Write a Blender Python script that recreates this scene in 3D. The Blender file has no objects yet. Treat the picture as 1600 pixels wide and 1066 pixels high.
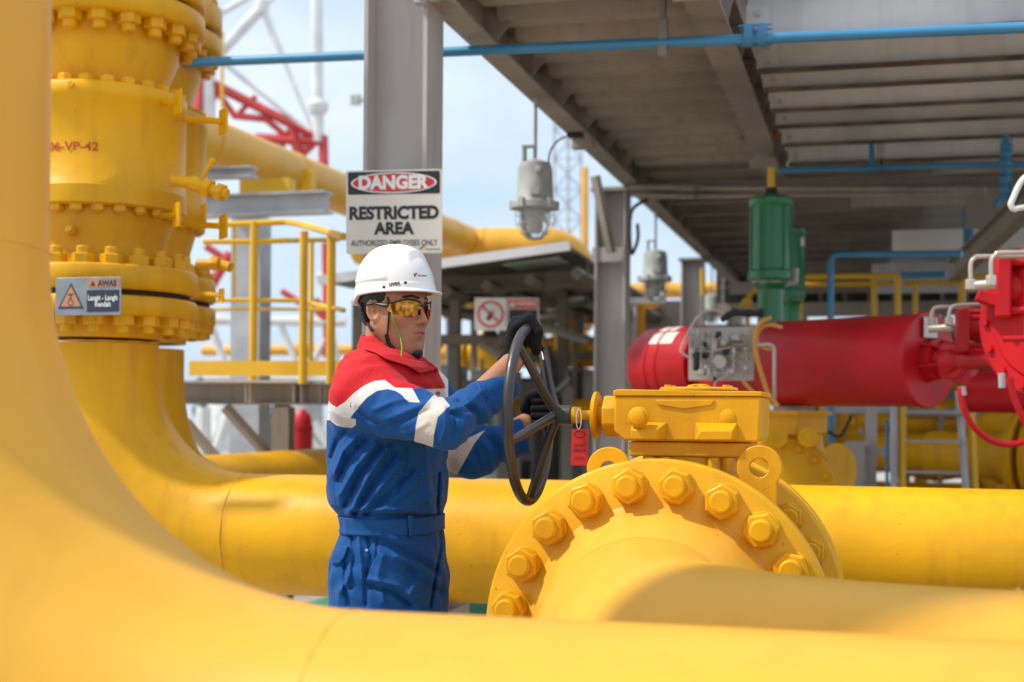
import bpy, math, random
import numpy as np
from mathutils import Vector, Matrix
random.seed(7)
R = math.radians
C = bpy.context.scene.collection
scn = bpy.context.scene

# ------------------------------------------------------------------ camera, sky, sun, exposure
F_PX = 2133.0            # focal length in photo pixels (1600 wide)
HC = 645.0               # horizon row at the picture centre
cam_d = bpy.data.cameras.new('camera')
cam = bpy.data.objects.new('camera', cam_d); C.objects.link(cam)
cam_d.sensor_width = 36.0
cam_d.lens = 36.0*F_PX/1600.0
cam_d.shift_y = (HC-533.0)/1600.0
cam_d.clip_start = 0.05; cam_d.clip_end = 2000
CAMZ = 1.33
CM = Matrix.Translation((0, 0, CAMZ)) @ Matrix.Rotation(R(90), 4, 'X') @ Matrix.Rotation(R(0.45), 4, 'Z')
cam.matrix_world = CM
cam_d.dof.use_dof = True
cam_d.dof.focus_distance = 3.25
cam_d.dof.aperture_fstop = 3.1
scn.camera = cam

SUN_TRAVEL = Vector((0.60, 0.11, -0.80)).normalized()
w = bpy.data.worlds.new('World'); scn.world = w; w.use_nodes = True
nt = w.node_tree; nt.nodes.clear()
n_out = nt.nodes.new('ShaderNodeOutputWorld'); n_bg = nt.nodes.new('ShaderNodeBackground')
n_sky = nt.nodes.new('ShaderNodeTexSky'); n_sky.sky_type = 'NISHITA'; n_sky.sun_disc = False
n_sky.sun_elevation = math.asin(-SUN_TRAVEL.z)
n_sky.sun_rotation = math.atan2(-SUN_TRAVEL.x, -SUN_TRAVEL.y)
n_sky.air_density = 1.0; n_sky.dust_density = 1.6; n_sky.ozone_density = 1.2
n_tc = nt.nodes.new('ShaderNodeTexCoord'); n_map = nt.nodes.new('ShaderNodeMapping')
n_map.inputs['Scale'].default_value = (1.0, 1.0, 2.6); n_map.inputs['Location'].default_value = (0.35, 0.1, 0.2)
n_ns = nt.nodes.new('ShaderNodeTexNoise'); n_ns.inputs['Scale'].default_value = 2.3; n_ns.inputs['Detail'].default_value = 7; n_ns.inputs['Roughness'].default_value = 0.55
n_cr = nt.nodes.new('ShaderNodeValToRGB'); n_cr.color_ramp.elements[0].position = 0.40; n_cr.color_ramp.elements[1].position = 0.72
n_mx = nt.nodes.new('ShaderNodeMixRGB'); n_mx.inputs[2].default_value = (6.2, 6.6, 7.15, 1)
n_hz = nt.nodes.new('ShaderNodeMixRGB'); n_hz.inputs[0].default_value = 0.80; n_hz.inputs[2].default_value = (4.1, 5.2, 6.6, 1)
nt.links.new(n_tc.outputs['Generated'], n_map.inputs[0]); nt.links.new(n_map.outputs[0], n_ns.inputs['Vector'])
nt.links.new(n_ns.outputs['Fac'], n_cr.inputs[0]); nt.links.new(n_cr.outputs[0], n_mx.inputs[0])
nt.links.new(n_sky.outputs[0], n_hz.inputs[1]); nt.links.new(n_hz.outputs[0], n_mx.inputs[1]); nt.links.new(n_mx.outputs[0], n_bg.inputs[0])
n_bg.inputs[1].default_value = 0.124
nt.links.new(n_bg.outputs[0], n_out.inputs[0])
sun_d = bpy.data.lights.new('sun', 'SUN'); sun_d.energy = 3.0; sun_d.angle = R(2.8); sun_d.color = (1.0, 0.93, 0.82)
sun = bpy.data.objects.new('sun', sun_d); C.objects.link(sun)
sun.rotation_euler = SUN_TRAVEL.to_track_quat('-Z', 'Y').to_euler(); sun.location = (-4, -3, 8)
scn.view_settings.view_transform = 'Standard'; scn.view_settings.look = 'None'
scn.view_settings.exposure = 0.42; scn.view_settings.gamma = 1.0
scn.cycles.max_bounces = 8; scn.cycles.transparent_max_bounces = 12

# ------------------------------------------------------------------ frames
def P(px, py, D):
    """point seen at photo pixel (px, py) at depth D metres"""
    return CM @ Vector(((px-800)/F_PX*D, -(py-HC)/F_PX*D, -D))
S15 = 0.2562; C15 = math.sqrt(1-S15*S15)
U = Vector((C15, -S15, 0)); V = Vector((S15, C15, 0)); Z = Vector((0, 0, 1))
def unit(v): return Vector(v).normalized()

# ------------------------------------------------------------------ materials
def mat(name, col, rough=0.5, spec=0.5, metal=0.0, var=0.06, vscale=3.0, bump=0.0, bscale=60, spots=0.0, spot_col=(0.12, 0.06, 0.02), coat=0.0, sheen=0.0, streak=0.0, streak_col=(0.2,0.1,0.03)):
    m = bpy.data.materials.new(name); m.use_nodes = True
    t = m.node_tree; b = t.nodes['Principled BSDF']
    b.inputs['Roughness'].default_value = rough; b.inputs['Metallic'].default_value = metal
    b.inputs['Specular IOR Level'].default_value = spec
    if coat: b.inputs['Coat Weight'].default_value = coat; b.inputs['Coat Roughness'].default_value = 0.15
    if sheen: b.inputs['Sheen Weight'].default_value = sheen
    tc = t.nodes.new('ShaderNodeTexCoord'); geo = t.nodes.new('ShaderNodeNewGeometry')
    ns = t.nodes.new('ShaderNodeTexNoise'); ns.inputs['Scale'].default_value = vscale; ns.inputs['Detail'].default_value = 6
    t.links.new(geo.outputs['Position'], ns.inputs['Vector'])
    cr = t.nodes.new('ShaderNodeValToRGB')
    a = [max(0, c*(1-var*2.2)) for c in col]; d = [min(1, c*(1+var)) for c in col]
    cr.color_ramp.elements[0].color = (*a, 1); cr.color_ramp.elements[0].position = 0.3
    cr.color_ramp.elements[1].color = (*d, 1); cr.color_ramp.elements[1].position = 0.7
    t.links.new(ns.outputs['Fac'], cr.inputs[0])
    last = cr.outputs[0]
    if spots:
        n2 = t.nodes.new('ShaderNodeTexNoise'); n2.inputs['Scale'].default_value = 38; n2.inputs['Detail'].default_value = 5; n2.inputs['Roughness'].default_value = 0.7
        t.links.new(geo.outputs['Position'], n2.inputs['Vector'])
        c2 = t.nodes.new('ShaderNodeValToRGB'); c2.color_ramp.elements[0].position = 0.74-0.12*spots; c2.color_ramp.elements[1].position = 0.80-0.12*spots
        t.links.new(n2.outputs['Fac'], c2.inputs[0])
        mx = t.nodes.new('ShaderNodeMixRGB'); mx.inputs[2].default_value = (*spot_col, 1)
        t.links.new(c2.outputs[0], mx.inputs[0]); t.links.new(last, mx.inputs[1]); last = mx.outputs[0]
    if streak:
        mp = t.nodes.new('ShaderNodeMapping'); mp.inputs['Scale'].default_value = (9, 9, 0.9)
        t.links.new(geo.outputs['Position'], mp.inputs[0])
        n3 = t.nodes.new('ShaderNodeTexNoise'); n3.inputs['Scale'].default_value = 2.0; n3.inputs['Detail'].default_value = 6
        t.links.new(mp.outputs[0], n3.inputs['Vector'])
        c3 = t.nodes.new('ShaderNodeValToRGB'); c3.color_ramp.elements[0].position = 0.5; c3.color_ramp.elements[1].position = 0.8
        c3.color_ramp.elements[1].color = (streak, streak, streak, 1)
        t.links.new(n3.outputs['Fac'], c3.inputs[0])
        mx = t.nodes.new('ShaderNodeMixRGB'); mx.inputs[2].default_value = (*streak_col, 1)
        t.links.new(c3.outputs[0], mx.inputs[0]); t.links.new(last, mx.inputs[1]); last = mx.outputs[0]
    t.links.new(last, b.inputs['Base Color'])
    rr = t.nodes.new('ShaderNodeMapRange'); rr.inputs['To Min'].default_value = max(0.02, rough-0.10); rr.inputs['To Max'].default_value = min(1, rough+0.10)
    t.links.new(ns.outputs['Fac'], rr.inputs[0]); t.links.new(rr.outputs[0], b.inputs['Roughness'])
    if bump:
        n4 = t.nodes.new('ShaderNodeTexNoise'); n4.inputs['Scale'].default_value = bscale; n4.inputs['Detail'].default_value = 4
        t.links.new(geo.outputs['Position'], n4.inputs['Vector'])
        bp = t.nodes.new('ShaderNodeBump'); bp.inputs['Strength'].default_value = bump; bp.inputs['Distance'].default_value = 0.004
        t.links.new(n4.outputs['Fac'], bp.inputs['Height']); t.links.new(bp.outputs[0], b.inputs['Normal'])
    return m
M = {}
M['yellow'] = mat('yellow_paint', (0.81, 0.402, 0.003), 0.42, spec=0.30, var=0.10, vscale=2.2, bump=0.40, bscale=22, spots=0.60, streak=0.42, streak_col=(0.46, 0.20, 0.015))
M['yellow_clean'] = mat('yellow_pipe_paint', (0.81, 0.410, 0.040), 0.42, spec=0.32, var=0.08, vscale=1.6, bump=0.12, bscale=14, streak=0.22, streak_col=(0.52, 0.24, 0.02), spots=0.40, spot_col=(0.45, 0.24, 0.04))
M['yellow_rail'] = mat('yellow_rail_paint', (0.80, 0.47, 0.02), 0.45, var=0.08, spots=0.2)
M['steel'] = mat('grey_painted_steel', (0.52, 0.475, 0.445), 0.50, var=0.12, vscale=1.3, bump=0.15, bscale=40, spots=0.15, streak=0.35, streak_col=(0.24, 0.19, 0.14))
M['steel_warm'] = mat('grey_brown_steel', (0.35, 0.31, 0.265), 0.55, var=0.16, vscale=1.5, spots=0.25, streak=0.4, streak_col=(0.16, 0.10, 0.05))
M['joist_lit'] = mat('brightened_joist_grey', (0.72, 0.72, 0.72), 0.5, var=0.14, vscale=1.6, spots=0.15, streak=0.25, streak_col=(0.34, 0.30, 0.26))  # steel grey lightened to stand in for skylight missing under the deck
M['galv'] = mat('galvanised_steel', (0.47, 0.47, 0.48), 0.42, metal=0.25, var=0.10, vscale=5)
M['red'] = mat('red_paint', (0.56, 0.007, 0.014), 0.40, spec=0.35, var=0.12, vscale=3, bump=0.15, spots=0.4, streak=0.3, streak_col=(0.26, 0.02, 0.015))
M['red_far'] = mat('red_structure_paint', (0.62, 0.07, 0.06), 0.5, var=0.1)
M['white_far'] = mat('white_structure_paint', (0.78, 0.78, 0.76), 0.5, var=0.08, streak=0.15, streak_col=(0.45, 0.38, 0.28))
M['green'] = mat('green_paint', (0.008, 0.19, 0.055), 0.30, var=0.1, coat=0.3)
M['blue'] = mat('blue_pipe_paint', (0.05, 0.27, 0.50), 0.38, var=0.08, coat=0.2)
M['black'] = mat('black_rubber', (0.018, 0.018, 0.02), 0.55, var=0.1)
M['gap'] = mat('flange_gasket_gap', (0.03, 0.018, 0.008), 0.8, var=0.2)
M['wheel'] = mat('dark_wheel_paint', (0.040, 0.037, 0.037), 0.38, var=0.25, vscale=9, bump=0.1, coat=0.2)
M['cream'] = mat('cream_tubing', (0.55, 0.50, 0.42), 0.35, metal=0.5, var=0.08)
M['panel'] = mat('beige_panel', (0.50, 0.46, 0.40), 0.5, var=0.1)
M['white'] = mat('white_board', (0.75, 0.73, 0.68), 0.45, var=0.04)
M['sign_cream'] = mat('sign_cream', (0.70, 0.655, 0.57), 0.42, var=0.05)
M['sign_black'] = mat('sign_black', (0.016, 0.018, 0.016), 0.4, var=0.1)
M['sign_red'] = mat('sign_red', (0.60, 0.035, 0.03), 0.4, var=0.05)
M['sign_orange'] = mat('sign_orange', (0.60, 0.27, 0.13), 0.4, var=0.08)
M['sign_metal'] = mat('sign_metal', (0.30, 0.32, 0.34), 0.35, metal=0.3, var=0.12, vscale=14)
M['sign_dark'] = mat('sign_dark_blue', (0.035, 0.045, 0.065), 0.4, var=0.1)
M['tag_red'] = mat('red_plastic_tag', (0.62, 0.02, 0.02), 0.4, var=0.06)
M['letter_red'] = mat('red_lettering', (0.55, 0.05, 0.01), 0.5, var=0.05)
M['letter_white'] = mat('white_lettering', (0.78, 0.77, 0.74), 0.5, var=0.03)
M['lamp_grey'] = mat('lamp_body_grey', (0.44, 0.47, 0.44), 0.42, var=0.1, vscale=12, spots=0.1)
M['orange'] = mat('orange_hose', (0.72, 0.33, 0.05), 0.5, var=0.1)
M['roof_white'] = mat('white_roof_edge', (0.86, 0.86, 0.84), 0.5, var=0.04)
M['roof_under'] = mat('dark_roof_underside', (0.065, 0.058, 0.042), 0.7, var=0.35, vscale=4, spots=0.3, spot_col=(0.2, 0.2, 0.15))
M['cabinet'] = mat('grey_cabinet_paint', (0.40, 0.40, 0.38), 0.5, var=0.1)
M['ground'] = mat('concrete_paving', (0.40, 0.38, 0.34), 0.85, var=0.14, vscale=0.9, bump=0.3, bscale=30, spots=0.2, spot_col=(0.2, 0.18, 0.15))
M['deck_shade'] = mat('painted_deck_shade', (0.055, 0.05, 0.045), 0.85, var=0.2, vscale=1.5, spots=0.3, spot_col=(0.12,0.1,0.08))  # ground colour with the shade under the deck painted in
M['green_floor'] = mat('green_floor_paint', (0.03, 0.25, 0.13), 0.6, var=0.12)
M['yellow_floor'] = mat('yellow_line_paint', (0.72, 0.45, 0.05), 0.6, var=0.12)
M['leaf'] = mat('distant_leaves', (0.06, 0.12, 0.035), 0.7, var=0.4, vscale=1.5)
M['bark'] = mat('bark', (0.10, 0.07, 0.045), 0.9, var=0.2)
def glass_mat(name, col, rough=0.05, trans=1.0):
    m = mat(name, col, rough, var=0.0); b = m.node_tree.nodes['Principled BSDF']
    b.inputs['Transmission Weight'].default_value = trans; b.inputs['IOR'].default_value = 1.3
    return m
M['glass'] = glass_mat('lamp_glass', (0.85, 0.88, 0.88), 0.12, 0.85)

# ------------------------------------------------------------------ mesh builder
def root_loc(o):
    v = Vector((0, 0, 0))
    while o is not None:
        v = v + Vector(o.location); o = o.parent
    return v
def frame_of(axis):
    a = unit(axis)
    h = Z if abs(a.z) < 0.95 else Vector((0, 1, 0))
    x = a.cross(h).normalized(); y = a.cross(x).normalized()
    return x, y, a
class MB:
    def __init__(s): s.v = []; s.f = []
    def add(s, vs, fs):
        k = len(s.v); s.v += [Vector(q) for q in vs]; s.f += [tuple(i+k for i in f) for f in fs]; return s
    def box(s, c, size, ax=None, ay=None, az=None):
        ax = ax or U; ay = ay or V; az = az or Z; c = Vector(c); a, b, d = [q/2 for q in size]
        vs = [c+ax*(i*a)+ay*(j*b)+az*(k*d) for i in (-1, 1) for j in (-1, 1) for k in (-1, 1)]
        return s.add(vs, [(0, 1, 3, 2), (4, 6, 7, 5), (0, 4, 5, 1), (2, 3, 7, 6), (0, 2, 6, 4), (1, 5, 7, 3)])
    def prism(s, pts, o, ax, ay, az, h):
        """2-D outline pts extruded by h along az"""
        o = Vector(o); n = len(pts)
        vs = [o+ax*p[0]+ay*p[1] for p in pts]+[o+ax*p[0]+ay*p[1]+az*h for p in pts]
        fs = [tuple(range(n))[::-1], tuple(range(n, 2*n))]+[(i, (i+1) % n, n+(i+1) % n, n+i) for i in range(n)]
        return s.add(vs, fs)
    def ring(s, o, ax, ay, az, ro, ri, h, n=48, a0=0, a1=2*math.pi, sx=1.0):
        o = Vector(o); full = abs(a1-a0-2*math.pi) < 1e-6; m = n if full else n+1
        vs = []
        for i in range(m):
            t = a0+(a1-a0)*i/n; d = ax*(math.cos(t)*sx)+ay*math.sin(t)
            vs += [o+d*ro, o+d*ri, o+d*ro+az*h, o+d*ri+az*h]
        fs = []
        for i in range(n):
            j = (i+1) % m; A, B = 4*i, 4*j
            fs += [(A, B, B+2, A+2), (A+1, A+3, B+3, B+1), (A, A+1, B+1, B), (A+2, B+2, B+3, A+3)]
        if not full: fs += [(0, 2, 3, 1), (4*n, 4*n+1, 4*n+3, 4*n+2)]
        return s.add(vs, fs)
    def lathe(s, o, axis, prof, n=48, cap=True):
        x, y, a = frame_of(axis); o = Vector(o); vs = []; fs = []
        for r, h in prof:
            for i in range(n):
                t = 2*math.pi*i/n; vs.append(o+a*h+(x*math.cos(t)+y*math.sin(t))*r)
        for k in range(len(prof)-1):
            for i in range(n):
                j = (i+1) % n; fs.append((k*n+i, (k+1)*n+i, (k+1)*n+j, k*n+j))
        if cap:
            fs.append(tuple(range(n))); fs.append(tuple(range((len(prof)-1)*n, len(prof)*n))[::-1])
        return s.add(vs, fs)
    def cyl(s, p0, p1, r0, r1=None, n=20):
        p0 = Vector(p0); p1 = Vector(p1); r1 = r0 if r1 is None else r1
        return s.lathe(p0, p1-p0, [(r0, 0), (r1, (p1-p0).length)], n)
    def hexn(s, o, axis, r, h, rot=0.0, n=6, ch=0.12):
        x, y, a = frame_of(axis); o = Vector(o); vs = []; fs = []
        prof = [(r, 0), (r, h*(1-ch)), (r*0.88, h)]
        for rr, hh in prof:
            for i in range(n):
                t = 2*math.pi*i/n+rot; vs.append(o+a*hh+(x*math.cos(t)+y*math.sin(t))*rr)
        for k in range(2):
            for i in range(n):
                j = (i+1) % n; fs.append((k*n+i, (k+1)*n+i, (k+1)*n+j, k*n+j))
        fs.append(tuple(range(n))); fs.append(tuple(range(2*n, 3*n))[::-1])
        return s.add(vs, fs)
    def tube(s, pts, r, n=14, closed=False, cap=True, up=None):
        pts = [Vector(p) for p in pts]; m = len(pts); rs = r if isinstance(r, (list, tuple)) else [r]*m
        T = []
        for i in range(m):
            a = pts[(i-1) % m] if (closed or i > 0) else pts[0]; b = pts[(i+1) % m] if (closed or i < m-1) else pts[-1]
            T.append((b-a).normalized())
        x = frame_of(T[0])[0]; vs = []
        for i in range(m):
            x = (x-T[i]*x.dot(T[i])).normalized(); y = T[i].cross(x)
            for k in range(n):
                t = 2*math.pi*k/n; vs.append(pts[i]+(x*math.cos(t)+y*math.sin(t))*rs[i])
        fs = []
        for i in range(m if closed else m-1):
            j = (i+1) % m
            for k in range(n):
                l = (k+1) % n; fs.append((i*n+k, i*n+l, j*n+l, j*n+k))
        if not closed and cap: fs += [tuple(range(n))[::-1], tuple(range((m-1)*n, m*n))]
        return s.add(vs, fs)
    def ibeam(s, p0, p1, w, h, tf=0.012, tw=0.01, up=None):
        """I section: w flange width, h depth along up"""
        p0 = Vector(p0); p1 = Vector(p1); a = (p1-p0).normalized(); up = up or Z
        sd = a.cross(up).normalized(); up = sd.cross(a).normalized(); c = (p0+p1)/2; L = (p1-p0).length
        s.box(c+up*(h/2-tf/2), (L, w, tf), a, sd, up); s.box(c-up*(h/2-tf/2), (L, w, tf), a, sd, up)
        s.box(c, (L, tw, h-2*tf-0.0006), a, sd, up); return s
    def build(s, name, m, parent=None, angle=35, bevel=0.0, loc=None, normals=True):
        me = bpy.data.meshes.new(name)
        o = bpy.data.objects.new(name, me); C.objects.link(o)
        if parent is not None: o.parent = parent; off = root_loc(parent)
        else:
            off = Vector(loc) if loc is not None else sum(s.v, Vector())/max(1, len(s.v)); o.location = off
            if loc is None: off = Vector((off.x, off.y, min(q.z for q in s.v))); o.location = off
        me.from_pydata([tuple(q-off) for q in s.v], [], s.f)
        if normals:
            import bmesh
            bm = bmesh.new(); bm.from_mesh(me); bmesh.ops.recalc_face_normals(bm, faces=bm.faces); bm.to_mesh(me); bm.free()
        me.materials.append(M[m] if isinstance(m, str) else m)
        me.polygons.foreach_set('use_smooth', [True]*len(me.polygons)); me.set_sharp_from_angle(angle=R(angle))
        if bevel:
            b = o.modifiers.new('bevel', 'BEVEL'); b.width = bevel; b.segments = 2; b.limit_method = 'ANGLE'; b.angle_limit = R(40); b.harden_normals = False
        return o
def thing(name, label, cat, loc=(0, 0, 0), group=None):
    o = bpy.data.objects.new(name, None); C.objects.link(o); o.location = loc; o.empty_display_size = 0.1
    o['label'] = label; o['category'] = cat
    if group: o['group'] = group
    return o
def tag(o, label, cat, group=None):
    o['label'] = label; o['category'] = cat
    if group: o['group'] = group
    return o
def structure(o, kind='structure'): o['kind'] = kind; return o
def text_mb(txt, o, ax, ay, size, thick=0.001, align='CENTER', bold=0.0, width=None, bend=None):
    cu = bpy.data.curves.new('t', 'FONT'); cu.body = txt; cu.size = 1.0; cu.align_x = align; cu.align_y = 'CENTER'; cu.offset = bold; cu.resolution_u = 4
    ob = bpy.data.objects.new('t', cu); C.objects.link(ob)
    dg = bpy.context.evaluated_depsgraph_get(); me = bpy.data.meshes.new_from_object(ob.evaluated_get(dg))
    az = ax.cross(ay).normalized(); o = Vector(o); mb = MB(); cs = [q.co.copy() for q in me.vertices]
    sx = size
    if width is not None and cs:
        x0 = min(c.x for c in cs); x1 = max(c.x for c in cs); sx = width/(x1-x0)
        cs = [Vector((c.x-(x0+x1)/2, c.y, 0)) if align == 'CENTER' else c for c in cs]
    if bend:   # wrap on a vertical cylinder: bend = (axis point, radius, start angle)
        ctr, rad, a0 = bend; vs = []
        for c in cs:
            t = a0+c.x*sx/rad; vs.append(Vector((ctr.x+math.sin(t)*rad, ctr.y-math.cos(t)*rad, o.z+c.y*size)))
        mb.add(vs, [tuple(p.vertices) for p in me.polygons])
    else:
        mb.add([o+ax*(c.x*sx)+ay*(c.y*size)+az*thick for c in cs], [tuple(p.vertices) for p in me.polygons])
    bpy.data.objects.remove(ob); bpy.data.curves.remove(cu); bpy.data.meshes.remove(me)
    return mb
def copy_tree(o, parent=None):
    c = o.copy(); C.objects.link(c)
    if parent is not None: c.parent = parent
    for ch in [q for q in bpy.data.objects if q.parent == o]: copy_tree(ch, c)
    return c
def arc(c, a, b, r, t0, t1, n=16): return [c+a*(r*math.cos(t0+(t1-t0)*i/n))+b*(r*math.sin(t0+(t1-t0)*i/n)) for i in range(n+1)]
# ------------------------------------------------------------------ ground
g = MB(); g.add([(-120, -20, 0), (160, -20, 0), (160, 260, 0), (-120, 260, 0)], [(0, 1, 2, 3)])
structure(g.build('ground', 'ground', loc=(0, 0, 0)))
def quad_ground(px0, px1, D0, D1, h, name, m):
    a = P(px0, 645, D0); b = P(px1, 645, D0); c = a+V*(D1-D0); d = b+V*(D1-D0)
    q = MB(); q.add([(p.x, p.y, h) for p in (a, b, d, c)], [(0, 1, 2, 3)]); return structure(q.build(name, m))
quad_ground(430, 775, 8.9, 10.6, 0.004, 'painted_floor', 'green_floor')
def gline(p, q, wd, h, name, m):
    p = Vector(p); q = Vector(q); d = (q-p).normalized(); s = Vector((-d.y, d.x, 0))*wd/2
    b = MB(); b.add([(r.x, r.y, h) for r in (p-s, q-s, q+s, p+s)], [(0, 1, 2, 3)]); return structure(b.build(name, m))
_o = Vector((-0.42, 5.3, 0)); q = MB(); q.add([(_o+U*a_+V*b_)+Z*0.004 for a_, b_ in ((0.7, 1.2), (12, 1.2), (12, 16), (0.7, 16))], [(0, 1, 2, 3)]); structure(q.build('deck_shade_sheet', 'deck_shade'))  # near-black sheet painting the deck's shade onto the ground
ga = P(430, 645, 8.9); gb = P(775, 645, 8.9)
gline(ga, gb, 0.10, 0.008, 'yellow_line', 'yellow_floor'); gline(gb, gb+V*2.0, 0.10, 0.0082, 'yellow_line', 'yellow_floor')

# ------------------------------------------------------------------ yellow pipes
PZ = 0.856; PR = 0.22
def bend_pts(c_end, d_in, d_out, rad, n=20):
    """arc from c_end (where travel along d_in stops) turning to d_out"""
    ctr = c_end+d_out*rad
    return [ctr-d_out*(rad*math.cos(t))+d_in*(rad*math.sin(t)) for t in [math.pi/2*i/n for i in range(n+1)]]
def weld(c, axis, r, name, parent, s=1.0):
    b = MB(); n = 64; x, y, a = frame_of(axis); pts = [c+(x*math.cos(2*math.pi*i/n)+y*math.sin(2*math.pi*i/n))*(r+0.0006*math.sin(i*2.7)) for i in range(n)]
    b.tube(pts, [(0.0032+0.0010*math.sin(i*5.1))*s for i in range(n)], 6, closed=True); return b.build('weld_seam', 'yellow_clean', parent)
# foreground pipe
fb = Vector((0, 1.68, PZ)); cx = -0.882/C15   # distance along U of the riser axis
base = fb+U*(cx); RB = 0.70
t = thing('foreground_pipe', 'large yellow pipe closest to the camera, bending from the left edge along the bottom', 'pipe', (base.x, base.y, 0))
pts = [base+Z*(6.5-PZ), base+Z*(RB+0.8), base+Z*RB]+bend_pts(base+Z*RB, -Z, U, RB, 28)[1:]+[base+U*(RB+1.0), base+U*(RB+5.0)]
MB().tube(pts, PR, 96).build('pipe_wall', 'yellow_clean', t)
weld(base+Z*RB, Z, PR, 'weld_seam', t, 0.55); weld(base+U*RB, U, PR, 'weld_seam', t, 0.4)
for k in (1.6, 4.4):
    b = MB(); c = base+U*k; b.box(Vector((c.x, c.y, (PZ-PR)/2-0.01)), (0.16, 0.30, PZ-PR-0.02)); b.build('support_leg', 'steel', t)

# back pipe run with the left valve on its riser
vb = P(155, 645, 5.05); vb.z = PZ+0.035; BR = 0.213; RB2 = 0.60
t = thing('back_pipe', 'long yellow pipe behind the worker, rising on the left into the tall valve', 'pipe', (vb.x, vb.y, 0))
pts = [vb+Z*(1.57-vb.z), vb+Z*RB2]+bend_pts(vb+Z*RB2, -Z, U, RB2, 24)[1:]+[vb+U*(RB2+1), vb+U*(RB2+8.0)]
MB().tube(pts, BR, 80).build('pipe_wall', 'yellow', t)
for k in (RB2, 2.12, 3.40, 4.35): weld(vb+U*k, U, BR, 'weld_seam', t)
weld(vb+Z*(1.575-vb.z), Z, BR, 'weld_seam', t)
for k in (1.3, 4.9):
    b = MB(); c = vb+U*k; b.box(Vector((c.x, c.y, (vb.z-BR)/2-0.01)), (0.18, 0.30, vb.z-BR-0.02)); b.build('support_leg', 'steel', t)

def flange_nuts(parent, c, axis, rb, n, rn, hn, rs, hs, a0=0.0, m='yellow'):
    x, y, a = frame_of(axis)
    for i in range(n):
        q = c+(x*math.cos(a0+2*math.pi*i/n)+y*math.sin(a0+2*math.pi*i/n))*rb
        b = MB(); b.hexn(q, a, rn, hn, rot=random.random()*1.05); b.lathe(q+a*hn, a, [(rs, 0), (rs, hs*0.82), (rs*0.8, hs)], 16)
        b.build('nut', m, parent, angle=25)
# ---- left riser valve, profile radii in metres at heights from photo rows
def zrow(y, D): return CAMZ+(HC-y)/F_PX*D
def riser_valve(base, D, label, full=True):
    t = thing('riser_valve', label, 'valve', (base.x, base.y, zrow(545, D)), 'flanged valves on the yellow risers')
    zz = lambda y: zrow(y, D)
    b = MB(); ax = Vector((base.x, base.y, 0))
    b.lathe(ax, Z, [(BR+0.006, zz(536)), (0.235, zz(512)), (0.235, zz(506))], 80); b.build('weld_neck', 'yellow', t)
    def fl(y0, y1, r, gap=None):
        e = 0.008
        q = MB(); q.lathe(ax, Z, [(r-e, zz(y0)), (r, zz(y0)+e), (r, zz(y1)-e), (r-e, zz(y1))], 96); return q.build('flange', 'yellow', t, angle=50)
    f1 = fl(505, 476, 0.352); f2 = fl(467, 430, 0.352)
    q = MB(); q.lathe(ax, Z, [(0.325, zz(475.8)), (0.325, zz(467.2))], 64); q.build('gasket', 'gap', t)
    flange_nuts(f1, ax+Z*zz(505), -Z, 0.305, 20, 0.040, 0.036, 0.023, 0.026, 0.08)
    flange_nuts(f2, ax+Z*zz(430), Z, 0.305, 20, 0.040, 0.034, 0.023, 0.026, 0.1)
    q = MB(); q.lathe(ax, Z, [(0.245, zz(429.8)), (0.236, zz(415)), (0.236, zz(385)), (0.262, zz(352)), (0.262, zz(342))], 80); q.build('lower_neck', 'yellow', t)
    q = MB(); q.lathe(ax, Z, [(0.30, zz(341.5)), (0.308, zz(339)), (0.310, zz(313)), (0.3045, zz(311)), (0.3045, zz(184)), (0.309, zz(182)), (0.309, zz(162)), (0.303, zz(159.5))], 96); body = q.build('valve_body', 'yellow', t, angle=50)
    flange_nuts(body, ax+Z*zz(341.5), -Z, 0.280, 24, 0.024, 0.022, 0.014, 0.006, 0.0)
    flange_nuts(body, ax+Z*zz(159.6), Z, 0.280, 24, 0.026, 0.022, 0.015, 0.004, 0.1)
    q = MB(); q.lathe(ax, Z, [(0.232, zz(159.3)), (0.236, zz(140)), (0.275, zz(100)), (0.285, zz(60))], 80); q.build('upper_neck', 'yellow', t)
    f3 = fl(59, 27, 0.372); f4 = fl(19, -22, 0.372)
    q = MB(); q.lathe(ax, Z, [(0.34, zz(26.8)), (0.34, zz(19.2))], 64); q.build('gasket', 'gap', t)
    flange_nuts(f3, ax+Z*zz(59), -Z, 0.318, 20, 0.042, 0.036, 0.025, 0.028, 0.05)
    flange_nuts(f4, ax+Z*zz(-22), Z, 0.318, 20, 0.042, 0.036, 0.025, 0.028, 0.05)
    q = MB(); q.lathe(ax, Z, [(0.27, zz(-22.2)), (0.225, zz(-90)), (BR, zz(-100)), (BR, zz(-330))], 64); q.build('riser_pipe', 'yellow', t)
    return t
v1 = riser_valve(vb, 5.05, 'tall yellow flanged valve with red lettering and warning plate, standing left of the worker')
ax1 = Vector((vb.x, vb.y, 0))
# red lettering on the body
text_mb('106-VP-42', Vector((0, 0, zrow(234, 5.05-0.31))), U, Z, 0.042, bend=(ax1, 0.3063, -0.055), bold=0.02, width=0.195).build('lettering', 'letter_red', v1)
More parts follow.
